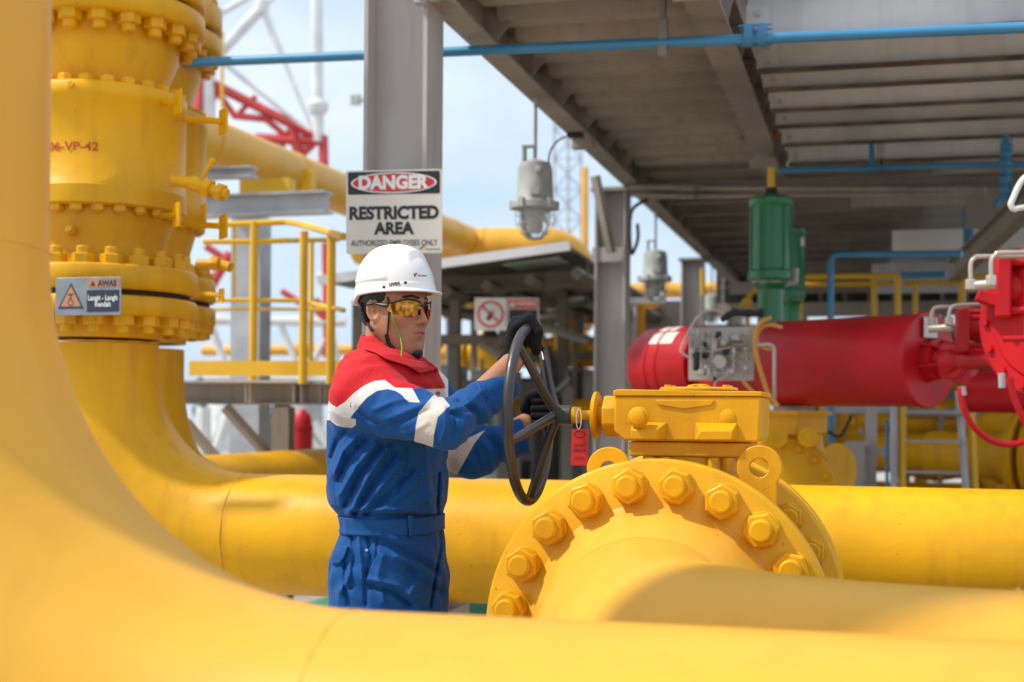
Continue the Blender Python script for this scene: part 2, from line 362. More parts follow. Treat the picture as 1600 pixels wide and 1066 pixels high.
# plate bracket arms, drain valve
def bracket(px0, py0, px1, py1, sq, parent, D=4.86, thick=0.012):
    a = P(px0, py0, D+0.12); b_ = P(px1, py1, D)
    q = MB(); q.tube([a, b_], 0.011, 10); q.box(b_, (sq*0.75, 0.008, sq), unit(U*0.75-V*0.65), unit(V*0.75+U*0.65), Z)
    q.build('bracket_plate', 'yellow', parent)
bracket(284, 186, 349, 190, 0.088, v1); bracket(250, 160, 278, 160, 0.085, v1, 4.80); bracket(250, 338, 276, 336, 0.085, v1, 4.80); bracket(290, 350, 349, 354, 0.085, v1)
bracket(318, 330, 318, 332, 0.055, v1)
q = MB(); a = P(270, 282, 4.86); b_ = P(300, 286, 4.84); c_ = P(355, 304, 4.8)
q.cyl(a, b_, 0.021, n=16); q.cyl(b_, b_+(c_-b_)*0.45, 0.027, n=8); q.cyl(b_+(c_-b_)*0.45, c_, 0.019, n=16); q.hexn(b_+(c_-b_)*0.35, c_-b_, 0.036, 0.03); q.hexn(b_+(c_-b_)*0.75, c_-b_, 0.034, 0.022)
dv = q.build('drain_valve', 'yellow', v1)
q = MB(); q.tube([P(314, 283, 4.82), P(322, 266, 4.80), P(333, 249, 4.78)], [0.008, 0.008, 0.010], 8); q.build('lever', 'yellow', dv)
q = MB(); q.lathe(P(115, 138, 4.77), unit((0.1, -1, 0.1)), [(0.018, 0), (0.018, 0.03), (0.011, 0.032), (0.011, 0.05)], 6); q.build('grease_nipple', 'yellow', v1)
q = MB(); q.lathe(P(112, 362, 4.80), unit((0.1, -1, 0.1)), [(0.018, 0), (0.018, 0.03), (0.011, 0.032), (0.011, 0.05)], 6); q.build('grease_nipple', 'yellow', v1)
# second riser with its valve behind
vb2 = P(212, 645, 6.2); vb2.z = vb.z
v2 = riser_valve(vb2, 5.85, 'yellow flanged valve half hidden behind the tall valve with red lettering')
for px, py, s in ((346, 462, 0.06),): bracket(300, py-4, px, py, s, v2, 5.9)
q = MB(); a = P(308, 412, 5.9); q.cyl(a, P(330, 412, 5.88), 0.020, n=12); q.hexn(P(330, 412, 5.88), U, 0.032, 0.04); q.cyl(P(343, 413, 5.88), P(360, 418, 5.86), 0.022, n=10); q.build('drain_valve', 'yellow', v2)
t = thing('rear_riser_pipe', 'yellow riser pipe under the half hidden rear valve', 'pipe', (vb2.x, vb2.y, 0))
pts = [Vector((vb2.x, vb2.y, zrow(545, 5.85))), vb2+Z*RB2]+bend_pts(vb2+Z*RB2, -Z, V, RB2, 20)[1:]+[vb2+V*(RB2+3.0)]
MB().tube(pts, BR, 64).build('pipe_wall', 'yellow', t)

# ---- warning plate AWAS on the left valve
So = P(137.5, 463, 4.60); sx = unit(U*0.995+V*0.02)
t = thing('warning_plate', 'small grey metal warning plate reading AWAS on the tall yellow valve', 'sign', So-Z*0.06)
pxm = 4.60/F_PX; W, H = 114*pxm, 59*pxm; nrm = sx.cross(Z).normalized()
def rrect(w_, h_, r, n=5):
    o = []
    for cx_, cy_, a in ((w_/2-r, h_/2-r, 0), (-w_/2+r, h_/2-r, 90), (-w_/2+r, -h_/2+r, 180), (w_/2-r, -h_/2+r, 270)):
        for i in range(n+1): q = R(a+90*i/n); o.append((cx_+r*math.cos(q), cy_+r*math.sin(q)))
    return o
MB().prism(rrect(W, H, 0.006), So-nrm*0.004, sx, Z, nrm, 0.004).build('plate', 'sign_metal', t, bevel=0.0008)
q = MB(); q.prism(rrect(W*0.49, H*0.20, 0.001), So+sx*(W*0.23)+Z*(H*0.33), sx, Z, nrm, 0.001); q.build('orange_panel', 'sign_orange', t)
q = MB(); q.prism(rrect(W*0.49, H*0.58, 0.001), So+sx*(W*0.23)-Z*(H*0.13), sx, Z, nrm, 0.001); q.build('dark_panel', 'sign_dark', t)
text_mb('AWAS', So+sx*(W*0.29)+Z*(H*0.33), sx, Z, 0.028, 0.0016, bold=0.05, width=W*0.29).build('lettering', 'sign_dark', t)
text_mb('Langit - Langit', So+sx*(W*0.23)-Z*(H*0.05), sx, Z, 0.024, 0.0018, bold=0.03, width=W*0.45).build('lettering', 'letter_white', t)
text_mb('Rendah', So+sx*(W*0.23)-Z*(H*0.22), sx, Z, 0.024, 0.0018, bold=0.03, width=W*0.24).build('lettering', 'letter_white', t)
def tri(c, r, m, th, nm, cy=0):
    q = MB(); q.prism([(0, r), (-r*0.95, -r*0.72), (r*0.95, -r*0.72)], c+Z*cy, sx, Z, nrm, th); q.build(nm, m, t)
tc = So-sx*(W*0.26)-Z*(H*0.04)
tri(tc, H*0.40, 'sign_dark', 0.001, 'warning_triangle'); tri(tc, H*0.315, 'sign_orange', 0.0016, 'warning_triangle')
q = MB()   # low ceiling figure: bar, bumped head, shoulders
q.box(tc+Z*0.012+nrm*0.0018, (0.022, 0.0008, 0.004), sx, nrm, Z); q.box(tc+Z*0.004+nrm*0.0018, (0.005, 0.0008, 0.016), sx, nrm, Z); q.ring(tc-Z*0.016+nrm*0.0014, sx, Z, nrm, 0.011, 0.0085, 0.0008, 20)
q.build('pictogram', 'sign_dark', t)
tri(tc+sx*(W*0.335)+Z*(H*0.37), H*0.085, 'sign_dark', 0.0016, 'warning_triangle')

# ------------------------------------------------------------------ big ball valve
F1 = P(1023, 993, 2.95); PZv = F1.z
LV = 0.60; F2 = F1+V*LV; BC = F1+V*(LV/2)
bv = thing('ball_valve', 'big yellow ball valve with bolted flanges and black handwheel in front of the worker', 'valve', (BC.x, BC.y, 0.05))
def flange(c, axis, r, th, nm='flange', ri=None):
    e = 0.006; q = MB(); q.lathe(c, axis, [(r-e, 0), (r, e), (r, th-e), (r-e, th)], 128); return q.build(nm, 'yellow', bv, angle=50)
ff = flange(F1, V, 0.381, 0.062, 'flange'); fr0 = flange(F1+V*0.068, V, 0.374, 0.055)
fr2 = flange(F2-V*0.118, V, 0.388, 0.055); fr = flange(F2-V*0.058, V, 0.391, 0.058)
q = MB(); q.lathe(F1+V*0.0622, V, [(0.33, 0), (0.33, 0.0056)], 64); q.lathe(F2-V*0.0628, V, [(0.33, 0), (0.33, 0.0046)], 64); q.build('gasket', 'gap', bv)
x_, y_, a_ = frame_of(-V)
def nuts_on(c, axis, rb, n, a0, rn, hn, rs, hs, parent):
    """angles measured in the U/Z plane so that they can be read off the photograph"""
    for i in range(n):
        an = R(a0+360.0/n*i); q0 = c+(U*math.cos(an)+Z*math.sin(an))*rb
        b = MB(); b.lathe(q0, axis, [(rn*1.06, 0), (rn*1.06, 0.004), (rn, 0.006)], 32); b.hexn(q0+axis*0.004, axis, rn*1.04, hn, rot=random.random()*1.05)
        b.lathe(q0+axis*(hn+0.003), axis, [(rs, 0), (rs, hs*0.8), (rs*0.85, hs)], 24)
        nn = b.build('nut', 'yellow', parent, angle=28, bevel=0.0015)
nuts_on(F1, -V, 0.327, 20, 10, 0.0375, 0.026, 0.0245, 0.020, ff)
nuts_on(F2-V*0.118, -V, 0.342, 22, 9, 0.034, 0.024, 0.0235, 0.016, fr2)
nuts_on(F2, V, 0.342, 22, 10, 0.034, 0.026, 0.0245, 0.020, fr)
q = MB(); q.lathe(F1+V*0.1232, V, [(0.25, 0), (0.262, 0.03), (0.262, LV-0.123-0.118-0.03), (0.25, LV-0.123-0.118-0.0004)], 64); q.build('valve_body', 'yellow', bv)
# weld neck and elbow of the pipe towards the camera
t = thing('valve_outlet_pipe', 'yellow pipe leaving the big ball valve towards the camera and bending right', 'pipe', (F1.x, F1.y, 0))
q = MB(); q.lathe(F1-V*0.0004, -V, [(0.285, 0), (0.272, 0.012), (0.236, 0.085), (PR+0.002, 0.115)], 96); q.build('weld_neck', 'yellow_clean', t, angle=60)
e0 = F1-V*0.115; RB3 = 0.665
pts = [e0]+bend_pts(e0, -V, U, RB3, 26)[1:]+[e0-V*RB3+U*(RB3+0.8), e0-V*RB3+U*(RB3+4)]
MB().tube(pts, PR, 96).build('pipe_wall', 'yellow_clean', t)
weld(e0, V, PR, 'w', t); weld(e0-V*RB3+U*RB3, U, PR, 'w', t)
b = MB(); c = e0-V*RB3+U*1.6; b.box(Vector((c.x, c.y, (PZv-PR)/2-0.01)), (0.16, 0.3, PZv-PR-0.02)); b.build('support_leg', 'steel', t)
# rear: branch to the back pipe
t = thing('valve_inlet_pipe', 'short yellow pipe joining the big ball valve to the long pipe behind it', 'pipe', (F2.x, F2.y, 0))
q = MB(); q.lathe(F2+V*0.0004, V, [(0.285, 0), (0.236, 0.085), (PR, 0.115), (PR, 0.60)], 64); q.build('pipe_wall', 'yellow', t, angle=60)
for s in (0.08, LV-0.08):
    q = MB(); c = F1+V*s; q.box(Vector((c.x, c.y, (PZv-0.35)/2+0.01)), (0.30, 0.06, PZv-0.33)); q.build('support_leg', 'yellow', bv)
# lifting lugs
def lug(px, py, D, ro, ri, name='lifting_lug', slot=0.0, leg=0.10):
    c = P(px, py, D); q = MB(); a0, a1 = R(-25), R(205)
    q.ring(c-V*0.011, U, Z, V, ro, ri, 0.022, 40, R(-90)+0.0001, R(270)-0.0001)
    q.box(c-Z*(ri+(leg)/2)+U*0.0, (ro*1.5, 0.0216, leg-0.004), U, V, Z)
    q.build(name, 'yellow', bv, bevel=0.002)
lug(952, 733, 3.04, 0.049, 0.018)
lug(1187, 731, 3.04, 0.050, 0.021, leg=0.14)
# bonnet and gearbox
gD = 3.09; k = gD/F_PX
def gp(px, py, D=gD): return P(px, py, D)
gc = gp(1073, 654)                     # centre of the front face
GW, GH, GDp = 231*k, 72*k, 0.27
# level, U-aligned box about the valve stem
gb = MB()
prof = [(-GW/2, GH/2-0.002), (-GW/2, -GH/2+0.022), (-GW/2+0.022, -GH/2), (GW/2-0.012, -GH/2), (GW/2-0.004, -GH/2+0.008), (GW/2-0.003, GH/2-0.002)]
gx = gb.prism(prof, gc, U, Z, V, GDp).build('gearbox', 'yellow', bv, bevel=0.005)
q = MB(); q.prism([(-GW/2-0.002, 0), (GW/2, 0), (GW/2, 0.011), (-GW/2+0.01, 0.015), (-GW/2-0.002, 0.011)], gc+Z*(GH/2-0.0015)-V*0.003, U, Z, V, GDp+0.006); q.build('gearbox_lid', 'yellow', gx, bevel=0.002)
cc = gc+U*0.01+V*(GDp/2)+Z*(GH/2+0.0137)
q = MB(); q.lathe(cc, Z, [(0.092, 0), (0.092, 0.004), (0.088, 0.007)], 64); q.lathe(cc+Z*0.0072, Z, [(0.028, 0), (0.026, 0.005), (0.012, 0.008)], 24); q.build('position_cover', 'yellow', gx, angle=50)
for i in range(6):
    an = R(30+60*i); q = MB(); q.hexn(cc+Z*0.0072+(U*math.cos(an)+V*math.sin(an))*0.078, Z, 0.008, 0.005); q.build('bolt', 'yellow', gx)
for px in (998, 1139):
    c = gp(px, 652); q = MB(); q.lathe(c+V*0.001, -V, [(0.024, 0), (0.024, 0.006), (0.0195, 0.008), (0.0195, 0.022), (0.0165, 0.028), (0.008, 0.031)], 32); q.build('bolt', 'yellow', gx, angle=40)
for a0, a1, fl in ((990, 1047, 0), (1090, 1156, 1)):   # cast wedge feet on the front face
    xa = (a0-1077)*k; xb = (a1-1077)*k; z0 = -GH/2+0.004; z1 = z0+0.028
    q = MB(); yv = 0.034
    o = gc
    vs = [o+U*xa+Z*z0, o+U*xb+Z*z0, o+U*xb+Z*(z1+0.012), o+U*xa+Z*(z1+0.012), o+U*(xa+0.004)+Z*z0-V*yv, o+U*(xb-0.008-0.012*(1-fl))+Z*z0-V*yv, o+U*(xb-0.008-0.012*(1-fl))+Z*(z1-0.006)-V*yv, o+U*(xa+0.004+0.012*fl)+Z*(z1-0.006)-V*yv]
    q.add(vs, [(0, 1, 5, 4), (4, 5, 6, 7), (1, 2, 6, 5), (0, 4, 7, 3), (3, 7, 6, 2), (0, 3, 2, 1)]); q.build('cast_foot', 'yellow', gx, bevel=0.003)
q = MB(); q.prism([(-0.068, 0), (0.068, 0), (0.06, -0.012), (0.0, -0.021), (-0.06, -0.012)], gc+Z*(GH/2-0.010)-V*0.004-U*0.005, U, Z, V, 0.005); q.build('cast_rib', 'yellow', gx, bevel=0.002)
# mounting plate and bonnet below gearbox
q = MB(); q.box(gc+V*(GDp/2)-Z*(GH/2+0.0185)+U*0.002, (188*k, GDp*0.92, 0.033)); q.build('mounting_plate', 'yellow', bv, bevel=0.004)
bz = gc+V*(GDp/2)-Z*(GH/2+0.036); q = MB(); q.lathe(Vector((bz.x, bz.y, F1.z+0.24)), Z, [(0.12, 0), (0.12, bz.z-F1.z-0.24)], 48); q.build('bonnet', 'yellow', bv)
for du in (-0.085, -0.05, 0.06, 0.095):
    q = MB(); q.hexn(bz+U*du-V*0.115-Z*0.030, Z, 0.014, 0.03); q.build('nut', 'yellow', bv)
# worm housing, disc, shaft, handwheel
WC = P(828, 648, 3.31)                  # centre of the wheel rim plane
shz = gp(940, 650).z
hub = WC+U*0.064
axis_pt = lambda s: WC+U*s
gl = (gc-U*(GW/2)-WC).dot(U)            # U distance from wheel to gearbox left face
wm = Vector(WC)+U*gl                    # worm axis meets the gearbox here
q = MB(); hw = 68*k/2
oct_ = [(math.cos(R(22.5+45*i))*hw*1.06, math.sin(R(22.5+45*i))*hw*1.06) for i in range(8)]
q.prism(oct_, wm-U*0.044-Z*0.002, V, Z, U, 0.046); q.build('worm_housing', 'yellow', gx, bevel=0.004)
q = MB(); q.lathe(wm-U*0.058, U, [(0.022, 0), (0.022, 0.0145)], 24); q.lathe(wm-U*0.072, U, [(0.050, 0), (0.056, 0.003), (0.056, 0.010), (0.050, 0.0135)], 48); q.lathe(wm-U*0.078, U, [(0.020, 0), (0.020, 0.006)], 20); q.build('lock_disc', 'yellow', gx, angle=50)
q = MB(); q.cyl(wm-U*0.105, wm-U*0.0785, 0.0115, n=20); q.build('input_shaft', 'yellow', gx)
RW = 0.2085; RT = 0.0125
hw_ = thing('handwheel', '', '', WC); hw_.parent = bv; hw_.location = WC-bv.location
for key in ('label', 'category'): del hw_[key]
q = MB(); q.tube([WC+(V*math.cos(2*math.pi*i/96)+Z*math.sin(2*math.pi*i/96))*RW for i in range(96)], RT, 20, closed=True); q.build('rim', 'wheel', hw_)
q = MB(); q.lathe(hub-U*0.010, U, [(0.018, 0), (0.022, 0.003), (0.0235, 0.012), (0.0235, 0.048), (0.021, 0.051)], 32); q.build('hub', 'wheel', hw_)
q = MB(); q.cyl(hub+U*0.0415, wm-U*0.104, 0.0195, 0.0195, n=32); q.build('collar', 'yellow', hw_)
for an in (126, 54, -18, -90, -162):
    d = V*math.cos(R(an))+Z*math.sin(R(an))
    q = MB(); q.tube([WC+d*(RW-0.004), WC+d*0.150+U*0.018, WC+d*0.06+U*0.046, hub+d*0.012], [0.0098, 0.0105, 0.0115, 0.012], 14); q.build('spoke', 'wheel', hw_)
# red tag hanging from the lock disc
tg = P(906, 699, 3.22)
t = thing('lock_tag', 'red plastic lockout tag hanging below the yellow disc by a white tie', 'tag', tg-Z*0.045)
q = MB(); kk = 3.22/F_PX; q.prism(rrect(27*kk, 57*kk, 0.002), tg, U, unit(Z+U*0.02), unit(-V), 0.0015); q.build('tag_card', 'tag_red', t)
q = MB(); q.ring(tg+Z*0.030-V*0.0017, U, Z, -V, 0.008, 0.0068, 0.0006, 24, sx=1.7); q.build('oval_mark', 'sign_black', t)
text_mb('DO NOT', tg+Z*0.004-V*0.0024, U, Z, 0.012, 0.0, bold=0.01, width=0.026).build('lettering', 'sign_black', t)
text_mb('OPERATE', tg-Z*0.008-V*0.0024, U, Z, 0.012, 0.0, bold=0.01, width=0.030).build('lettering', 'sign_black', t)
text_mb('LOCKED', tg-Z*0.026-V*0.0024, U, Z, 0.009, 0.0, width=0.022).build('lettering', 'sign_black', t)
q = MB(); c = P(906, 655, 3.22); q.tube([c+U*(0.006*math.cos(s))+Z*(0.024*math.sin(s))-V*0.012 for s in [2*math.pi*i/20 for i in range(20)]], 0.0011, 6, closed=True); q.build('cable_tie', 'letter_white', t)
# ------------------------------------------------------------------ steel platform (canopy) on grey columns
O = P(627, 645, 5.30); O.z = 0
def pl(a, b, z): return O+U*a+V*b+Z*z
def plD(px, D):
    q = P(px, 645, D)-O; return q.dot(U), q.dot(V)
BAY = 4.34; ZB = 2.89; ZT = 3.06
pf = thing('steel_platform', 'grey steel beam platform overhead, carried on grey columns', 'platform', (O.x, O.y, 0))
def column(a, b, w_, d_, z1, name='column'):
    q = MB(); tf = 0.016
    for s in (-1, 1): q.box(pl(a+s*(w_/2-tf/2), b, z1/2), (tf, d_, z1))
    q.box(pl(a, b, z1/2), (w_-2*tf-0.0006, 0.012, z1)); c = q.build(name, 'steel', pf)
    q = MB(); q.box(pl(a, b, 0.012), (w_+0.16, d_+0.16, 0.024)); q.build('base_plate', 'steel', c)
    return c
c0 = column(0, 0, 0.255, 0.20, 5.6)
for i, h in ((1, 2.885), (2, 2.885), (3, 2.885)):
    c = column(0.01, BAY*i, 0.215, 0.21, h)
    q = MB(); q.box(pl(0.05, BAY*i, h-0.014), (0.34, 0.30, 0.024)); q.build('cap_plate', 'steel_warm', c)
for i in (1, 2, 3):
    column(3.55, BAY*i, 0.22, 0.22, 2.885)
LBa, CBa, RBa = 0.16, 1.13, 3.55
def beam(a, b0, b1, w_, z0, z1, name, m, parent=pf, tf=0.014):
    q = MB(); q.ibeam(pl(a, b0, (z0+z1)/2), pl(a, b1, (z0+z1)/2), w_, z1-z0, tf, 0.010); return q.build(name, m, parent)
def xbeam(b, a0, a1, w_, z0, z1, name, m, parent=pf, tf=0.010):
    q = MB(); q.ibeam(pl(a0, b, (z0+z1)/2), pl(a1, b, (z0+z1)/2), w_, z1-z0, tf, 0.008); return q.build(name, m, parent)
def channel(b, a0, a1, z0, z1, fl, name, m, parent=pf):
    """web facing the camera, flanges behind"""
    q = MB(); c = (a0+a1)/2; L = a1-a0
    q.box(pl(c, b, (z0+z1)/2), (L, 0.007, z1-z0)); q.box(pl(c, b+fl/2+0.004, z1-0.005), (L, fl, 0.010))
    o = q.build(name, m, parent)
    if name == 'joist': f = MB(); f.box(pl(c, b+0.004-0.020, z0-0.0055), (L, 0.062, 0.010)); f.build('bottom_flange', 'flange_brown', o)
    return o
M['flange_brown'] = mat('dark_brown_flange', (0.17, 0.12, 0.075), 0.7, var=0.35, vscale=6, spots=0.6, spot_col=(0.30, 0.13, 0.04))  # dark brown with orange-brown spots, unlike the grey webs
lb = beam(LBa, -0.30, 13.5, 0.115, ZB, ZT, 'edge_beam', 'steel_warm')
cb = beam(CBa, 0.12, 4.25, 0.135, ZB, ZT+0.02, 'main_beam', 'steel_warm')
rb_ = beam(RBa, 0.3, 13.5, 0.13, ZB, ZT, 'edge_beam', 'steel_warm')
# gusset stiffeners inside the edge beam
for i in range(14):
    b = 0.55+0.62*i
    q = MB(); q.prism([(0.006, 0.0), (0.055, 0.0), (0.19, 0.145), (0.006, 0.145)], pl(LBa, b, ZB+0.014), U, Z, V, 0.009); q.build('stiffener', 'steel_warm', lb)
for i in range(7):
    b = 0.5+0.6*i
    q = MB(); q.prism([(0.006, 0.0), (0.063, 0.0), (0.10, 0.155), (0.006, 0.155)], pl(CBa, b, ZB+0.014), U, Z, V, 0.009); q.build('stiffener', 'steel_warm', cb)
# top cross beams at the front corner
q = MB(); q.ibeam(pl(0.14, 0.03, 3.02), pl(1.10, 0.03, 3.02), 0.12, 0.13, 0.012, 0.010); q.build('front_beam', 'steel', pf)
q = MB(); q.box(pl(1.13, 0.05, 2.98), (0.20, 0.12, 0.20)); q.build('splice_block', 'steel', pf, bevel=0.006)
# corrugated decking between edge and main beam, running across
q = MB(); n = 0; zf = ZT-0.045
bpos = 0.18; prof = []
while bpos < 4.25:
    prof += [(bpos, zf+0.045), (bpos+0.06, zf-0.03), (bpos+0.16, zf-0.03), (bpos+0.22, zf+0.045)]; bpos += 0.31
for i in range(len(prof)-1):
    (b0, z0), (b1, z1) = prof[i], prof[i+1]
    a0, a1 = LBa+0.065, CBa-0.075
    q.add([pl(a0, b0, z0), pl(a1, b0, z0), pl(a1, b1, z1), pl(a0, b1, z1), pl(a0, b0, z0+0.004), pl(a1, b0, z0+0.004), pl(a1, b1, z1+0.004), pl(a0, b1, z1+0.004)], [(0, 1, 2, 3), (7, 6, 5, 4), (0, 4, 5, 1), (3, 2, 6, 7)])
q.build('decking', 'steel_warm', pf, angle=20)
q = MB(); q.box(pl((LBa+CBa)/2, 2.2, ZT+0.030), (CBa-LBa+0.10, 4.3, 0.012)); q.build('deck_plate', 'steel', pf)
# second and third bay: deep shaded deck
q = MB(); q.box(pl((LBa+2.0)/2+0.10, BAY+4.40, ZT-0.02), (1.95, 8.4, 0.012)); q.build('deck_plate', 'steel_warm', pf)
for i in range(12):
    xb = BAY+0.6+0.62*i; xbeam(xb, LBa+0.07, 2.0, 0.06, ZT-0.10, ZT-0.028, 'joist', 'steel_warm')
# right hand bay joists (light webs)
jD = [(5.62, 0.17), (6.14, 0.15), (6.50, 0.13), (6.95, 0.15), (7.35, 0.12), (7.85, 0.15), (8.45, 0.15)]
for i, (D, h) in enumerate(jD):
    a, b = plD(1300, D); j = channel(b, CBa+0.12, RBa-0.075, 2.895, 2.895+h, 0.06, 'joist', 'joist_lit')
    q = MB(); q.box(pl(CBa+0.165, b-0.010, 2.97), (0.10, 0.010, 0.13)); cl = q.build('cleat', 'joist_lit', j)
    for dz in (-0.035, 0.03):
        q = MB(); q.hexn(pl(CBa+0.165, b-0.0155, 2.97+dz), -V, 0.012, 0.012); q.build('bolt', 'steel', cl)
q = MB()     # open bar grating above the right bay
for i in range(20):
    b = plD(1300, 5.6)[1]+0.034*i
    if b < 0.6: q.box(pl((CBa+RBa)/2+0.03, b, ZT+0.045), (RBa-CBa-0.2, 0.016, 0.03))
for i in range(9): q.box(pl(CBa+0.20+0.27*i, 0.55, ZT+0.045), (0.006, 0.5, 0.026))
q.build('bar_grating', 'steel', pf)
q = MB(); q.box(pl((CBa+RBa)/2+0.6, 7.0, ZT+0.075), (RBa-CBa+1.2, 12.7, 0.012)); q.build('deck_plate', 'joist_lit', pf)  # same lightened grey, to bounce light back under the deck
# cross beam at the second column row, with conduits
xb1 = xbeam(BAY-0.12, LBa+0.07, RBa-0.08, 0.12, 2.80, 2.885, 'cross_beam', 'steel_warm')
# far bay light beams on the right
for D, z0, z1, m, a0, a1 in ((10.6, 2.60, 2.76, 'roof_white', 1.9, 3.46), (10.9, 2.30, 2.54, 'galv', 1.75, 3.44), (12.6, 2.64, 2.80, 'steel', 1.9, 3.46), (9.9, 2.84, 2.95, 'steel', 1.6, 3.46)):
    a, b = plD(1350, D); channel(b, a0, a1, z0, z1, 0.08, 'far_beam', m)
for D, z0, z1 in ((12.0, 2.2, 2.33), (13.0, 2.5, 2.62)):
    a, b = plD(1350, D); channel(b, 0.4, 3.46, z0, z1, 0.08, 'far_beam', 'steel_warm')
# diagonal stair stringer at right, hanging hangers
q = MB(); q.ibeam(P(1640, 285, 7.2), P(1490, 425, 9.2), 0.09, 0.14, 0.01, 0.01); q.build('diagonal_brace', 'steel_warm', pf)
q = MB(); q.box(P(1545, 325, 8.6), (0.28, 0.02, 0.26)); q.build('gusset_plate', 'steel_warm', pf)
q = MB(); q.box(pl(RBa-0.25, 1.7, 2.66), (0.12, 0.10, 0.50)); q.build('hanger', 'steel', pf)
# knee brace on second column
q = MB(); q.tube([P(930, 275, 9.25), P(955, 395, 9.35)], 0.035, 4); q.build('knee_brace', 'steel_warm', pf)
q = MB(); q.box(P(950, 398, 9.42), (0.22, 0.02, 0.10)); q.build('gusset_plate', 'steel', pf)
# yellow guard rail on the upper level
t = thing('upper_guard_rail', 'yellow guard rail and toe board on the platform deck, top right edge', 'railing', pl(2.3, 0.1, ZT+0.09), None)
b0 = plD(1300, 5.6)[1]
q = MB(); q.box(pl(2.35, b0+0.02, ZT+0.135), (2.3, 0.008, 0.09)); q.build('toe_board', 'yellow_rail', t)
for z in (0.6, 1.1): q = MB(); q.tube([pl(1.2, b0, ZT+z), pl(3.5, b0, ZT+z)], 0.021, 12); q.build('rail', 'yellow_rail', t)
for a in (1.25, 2.35, 3.45): q = MB(); q.tube([pl(a, b0, ZT+0.09), pl(a, b0, ZT+1.1)], 0.024, 12); q.build('post', 'yellow_rail', t)
# junction blocks, clamps at column head
q = MB(); q.box(pl(0.115, -0.13, 2.93), (0.05, 0.05, 0.13)); q.box(pl(0.16, -0.13, 2.90), (0.05, 0.04, 0.05)); q.build('clamp', 'galv', pf, bevel=0.004)

# ------------------------------------------------------------------ pipes, conduits under platform
def pipe_thing(name, label, cat, pts, r, m, n=14, fit=(), group=None, fr=1.7):
    p0 = Vector(pts[0]); t = thing(name, label, cat, (p0.x, p0.y, min(Vector(p).z for p in pts)), group)
    MB().tube(pts, r, n).build('tube', m, t)
    for f in fit:
        c = Vector(f[0]); a = unit(Vector(f[1])); L = f[2]
        q = MB(); q.lathe(c-a*L/2, a, [(r*fr, 0), (r*fr, L*0.4), (r*1.15, L*0.42), (r*1.15, L*0.58), (r*fr, L*0.6), (r*fr, L)], 12)
        for i in range(4):
            x, y, _ = frame_of(a); d = x*math.cos(R(45+90*i))+y*math.sin(R(45+90*i)); q.cyl(c+d*r*fr*0.92-a*L*0.75, c+d*r*fr*0.92+a*L*0.75, r*0.22, n=6)
        q.build('union_fitting', m, t)
    return t
bp0 = P(300, 98, 6.05); bp1 = P(1625, 42, 5.02)
d = (bp1-bp0)
pipe_thing('blue_pipe', 'long thin blue pipe crossing high in front of the platform beams', 'pipe', [bp0-d*0.3, bp0, bp1, bp1+d*0.2], 0.0205, 'blue', fit=[(P(1181, 55, 5.335), U, 0.085)], fr=2.3)
q = MB(); c = P(1036, 60, 5.44); q.box(c, (0.035, 0.05, 0.15)); q.box(c+Z*0.13, (0.02, 0.05, 0.12)); q.build('pipe_clip', 'steel_warm', pf)
pipe_thing('blue_pipe', 'thin blue pipe with small drops running under the right bay joists', 'pipe', [P(1216, 266, 8.0), P(1620, 256, 7.5)], 0.016, 'blue', fit=[(P(1360, 263, 7.8), U, 0.05)])
pipe_thing('blue_pipe', 'short blue pipe stub hanging beside a grey box under the joists', 'pipe', [P(1362, 222, 7.9), P(1362, 262, 7.9)], 0.016, 'blue')
t = pipe_thing('blue_pipe', 'vertical blue pipe with bulky fittings at the right edge under the joists', 'pipe', [P(1572, 212, 7.4), P(1572, 300, 7.4), P(1556, 322, 7.4)], 0.019, 'blue', fit=[(P(1572, 236, 7.4), Z, 0.08), (P(1572, 262, 7.4), Z, 0.07), (P(1571, 290, 7.4), Z, 0.09)])
t = pipe_thing('blue_valve', 'small blue valve on a short vertical pipe behind the diagonal brace', 'valve', [P(1513, 325, 9.9), P(1513, 385, 9.9)], 0.022, 'blue', fit=[(P(1513, 342, 9.9), Z, 0.10), (P(1513, 368, 9.9), Z, 0.09)])
el = [P(1298, 760, 8.6), P(1298, 640, 8.6), P(1298, 470, 8.6), P(1298, 412, 8.6), P(1301, 402, 8.6), P(1308, 398.5, 8.58), P(1320, 398, 8.56), P(1503, 397, 8.1)]
pipe_thing('blue_pipe', 'blue pipe bending from vertical to horizontal above the red drum', 'pipe', el, 0.022, 'blue')
pipe_thing('blue_pipe', 'faint dark blue pipe behind the yellow rails below the bent blue pipe', 'pipe', [P(1405, 430, 9.6), P(1478, 429, 9.4)], 0.02, 'blue')
pipe_thing('blue_pipe', 'left of two thin blue pipes beside the grey post below the red drum', 'pipe', [P(1386, 655, 7.6), P(1386, 800, 7.6)], 0.010, 'blue')
pipe_thing('blue_pipe', 'right of two thin blue pipes beside the grey post below the red drum', 'pipe', [P(1398, 665, 7.6), P(1398, 800, 7.6)], 0.013, 'blue')
pipe_thing('blue_pipe', 'blue pipe hanging by the orange cable near the centre beam end', 'pipe', [P(1197, 178, 8.3), P(1197, 210, 8.3)], 0.02, 'blue')
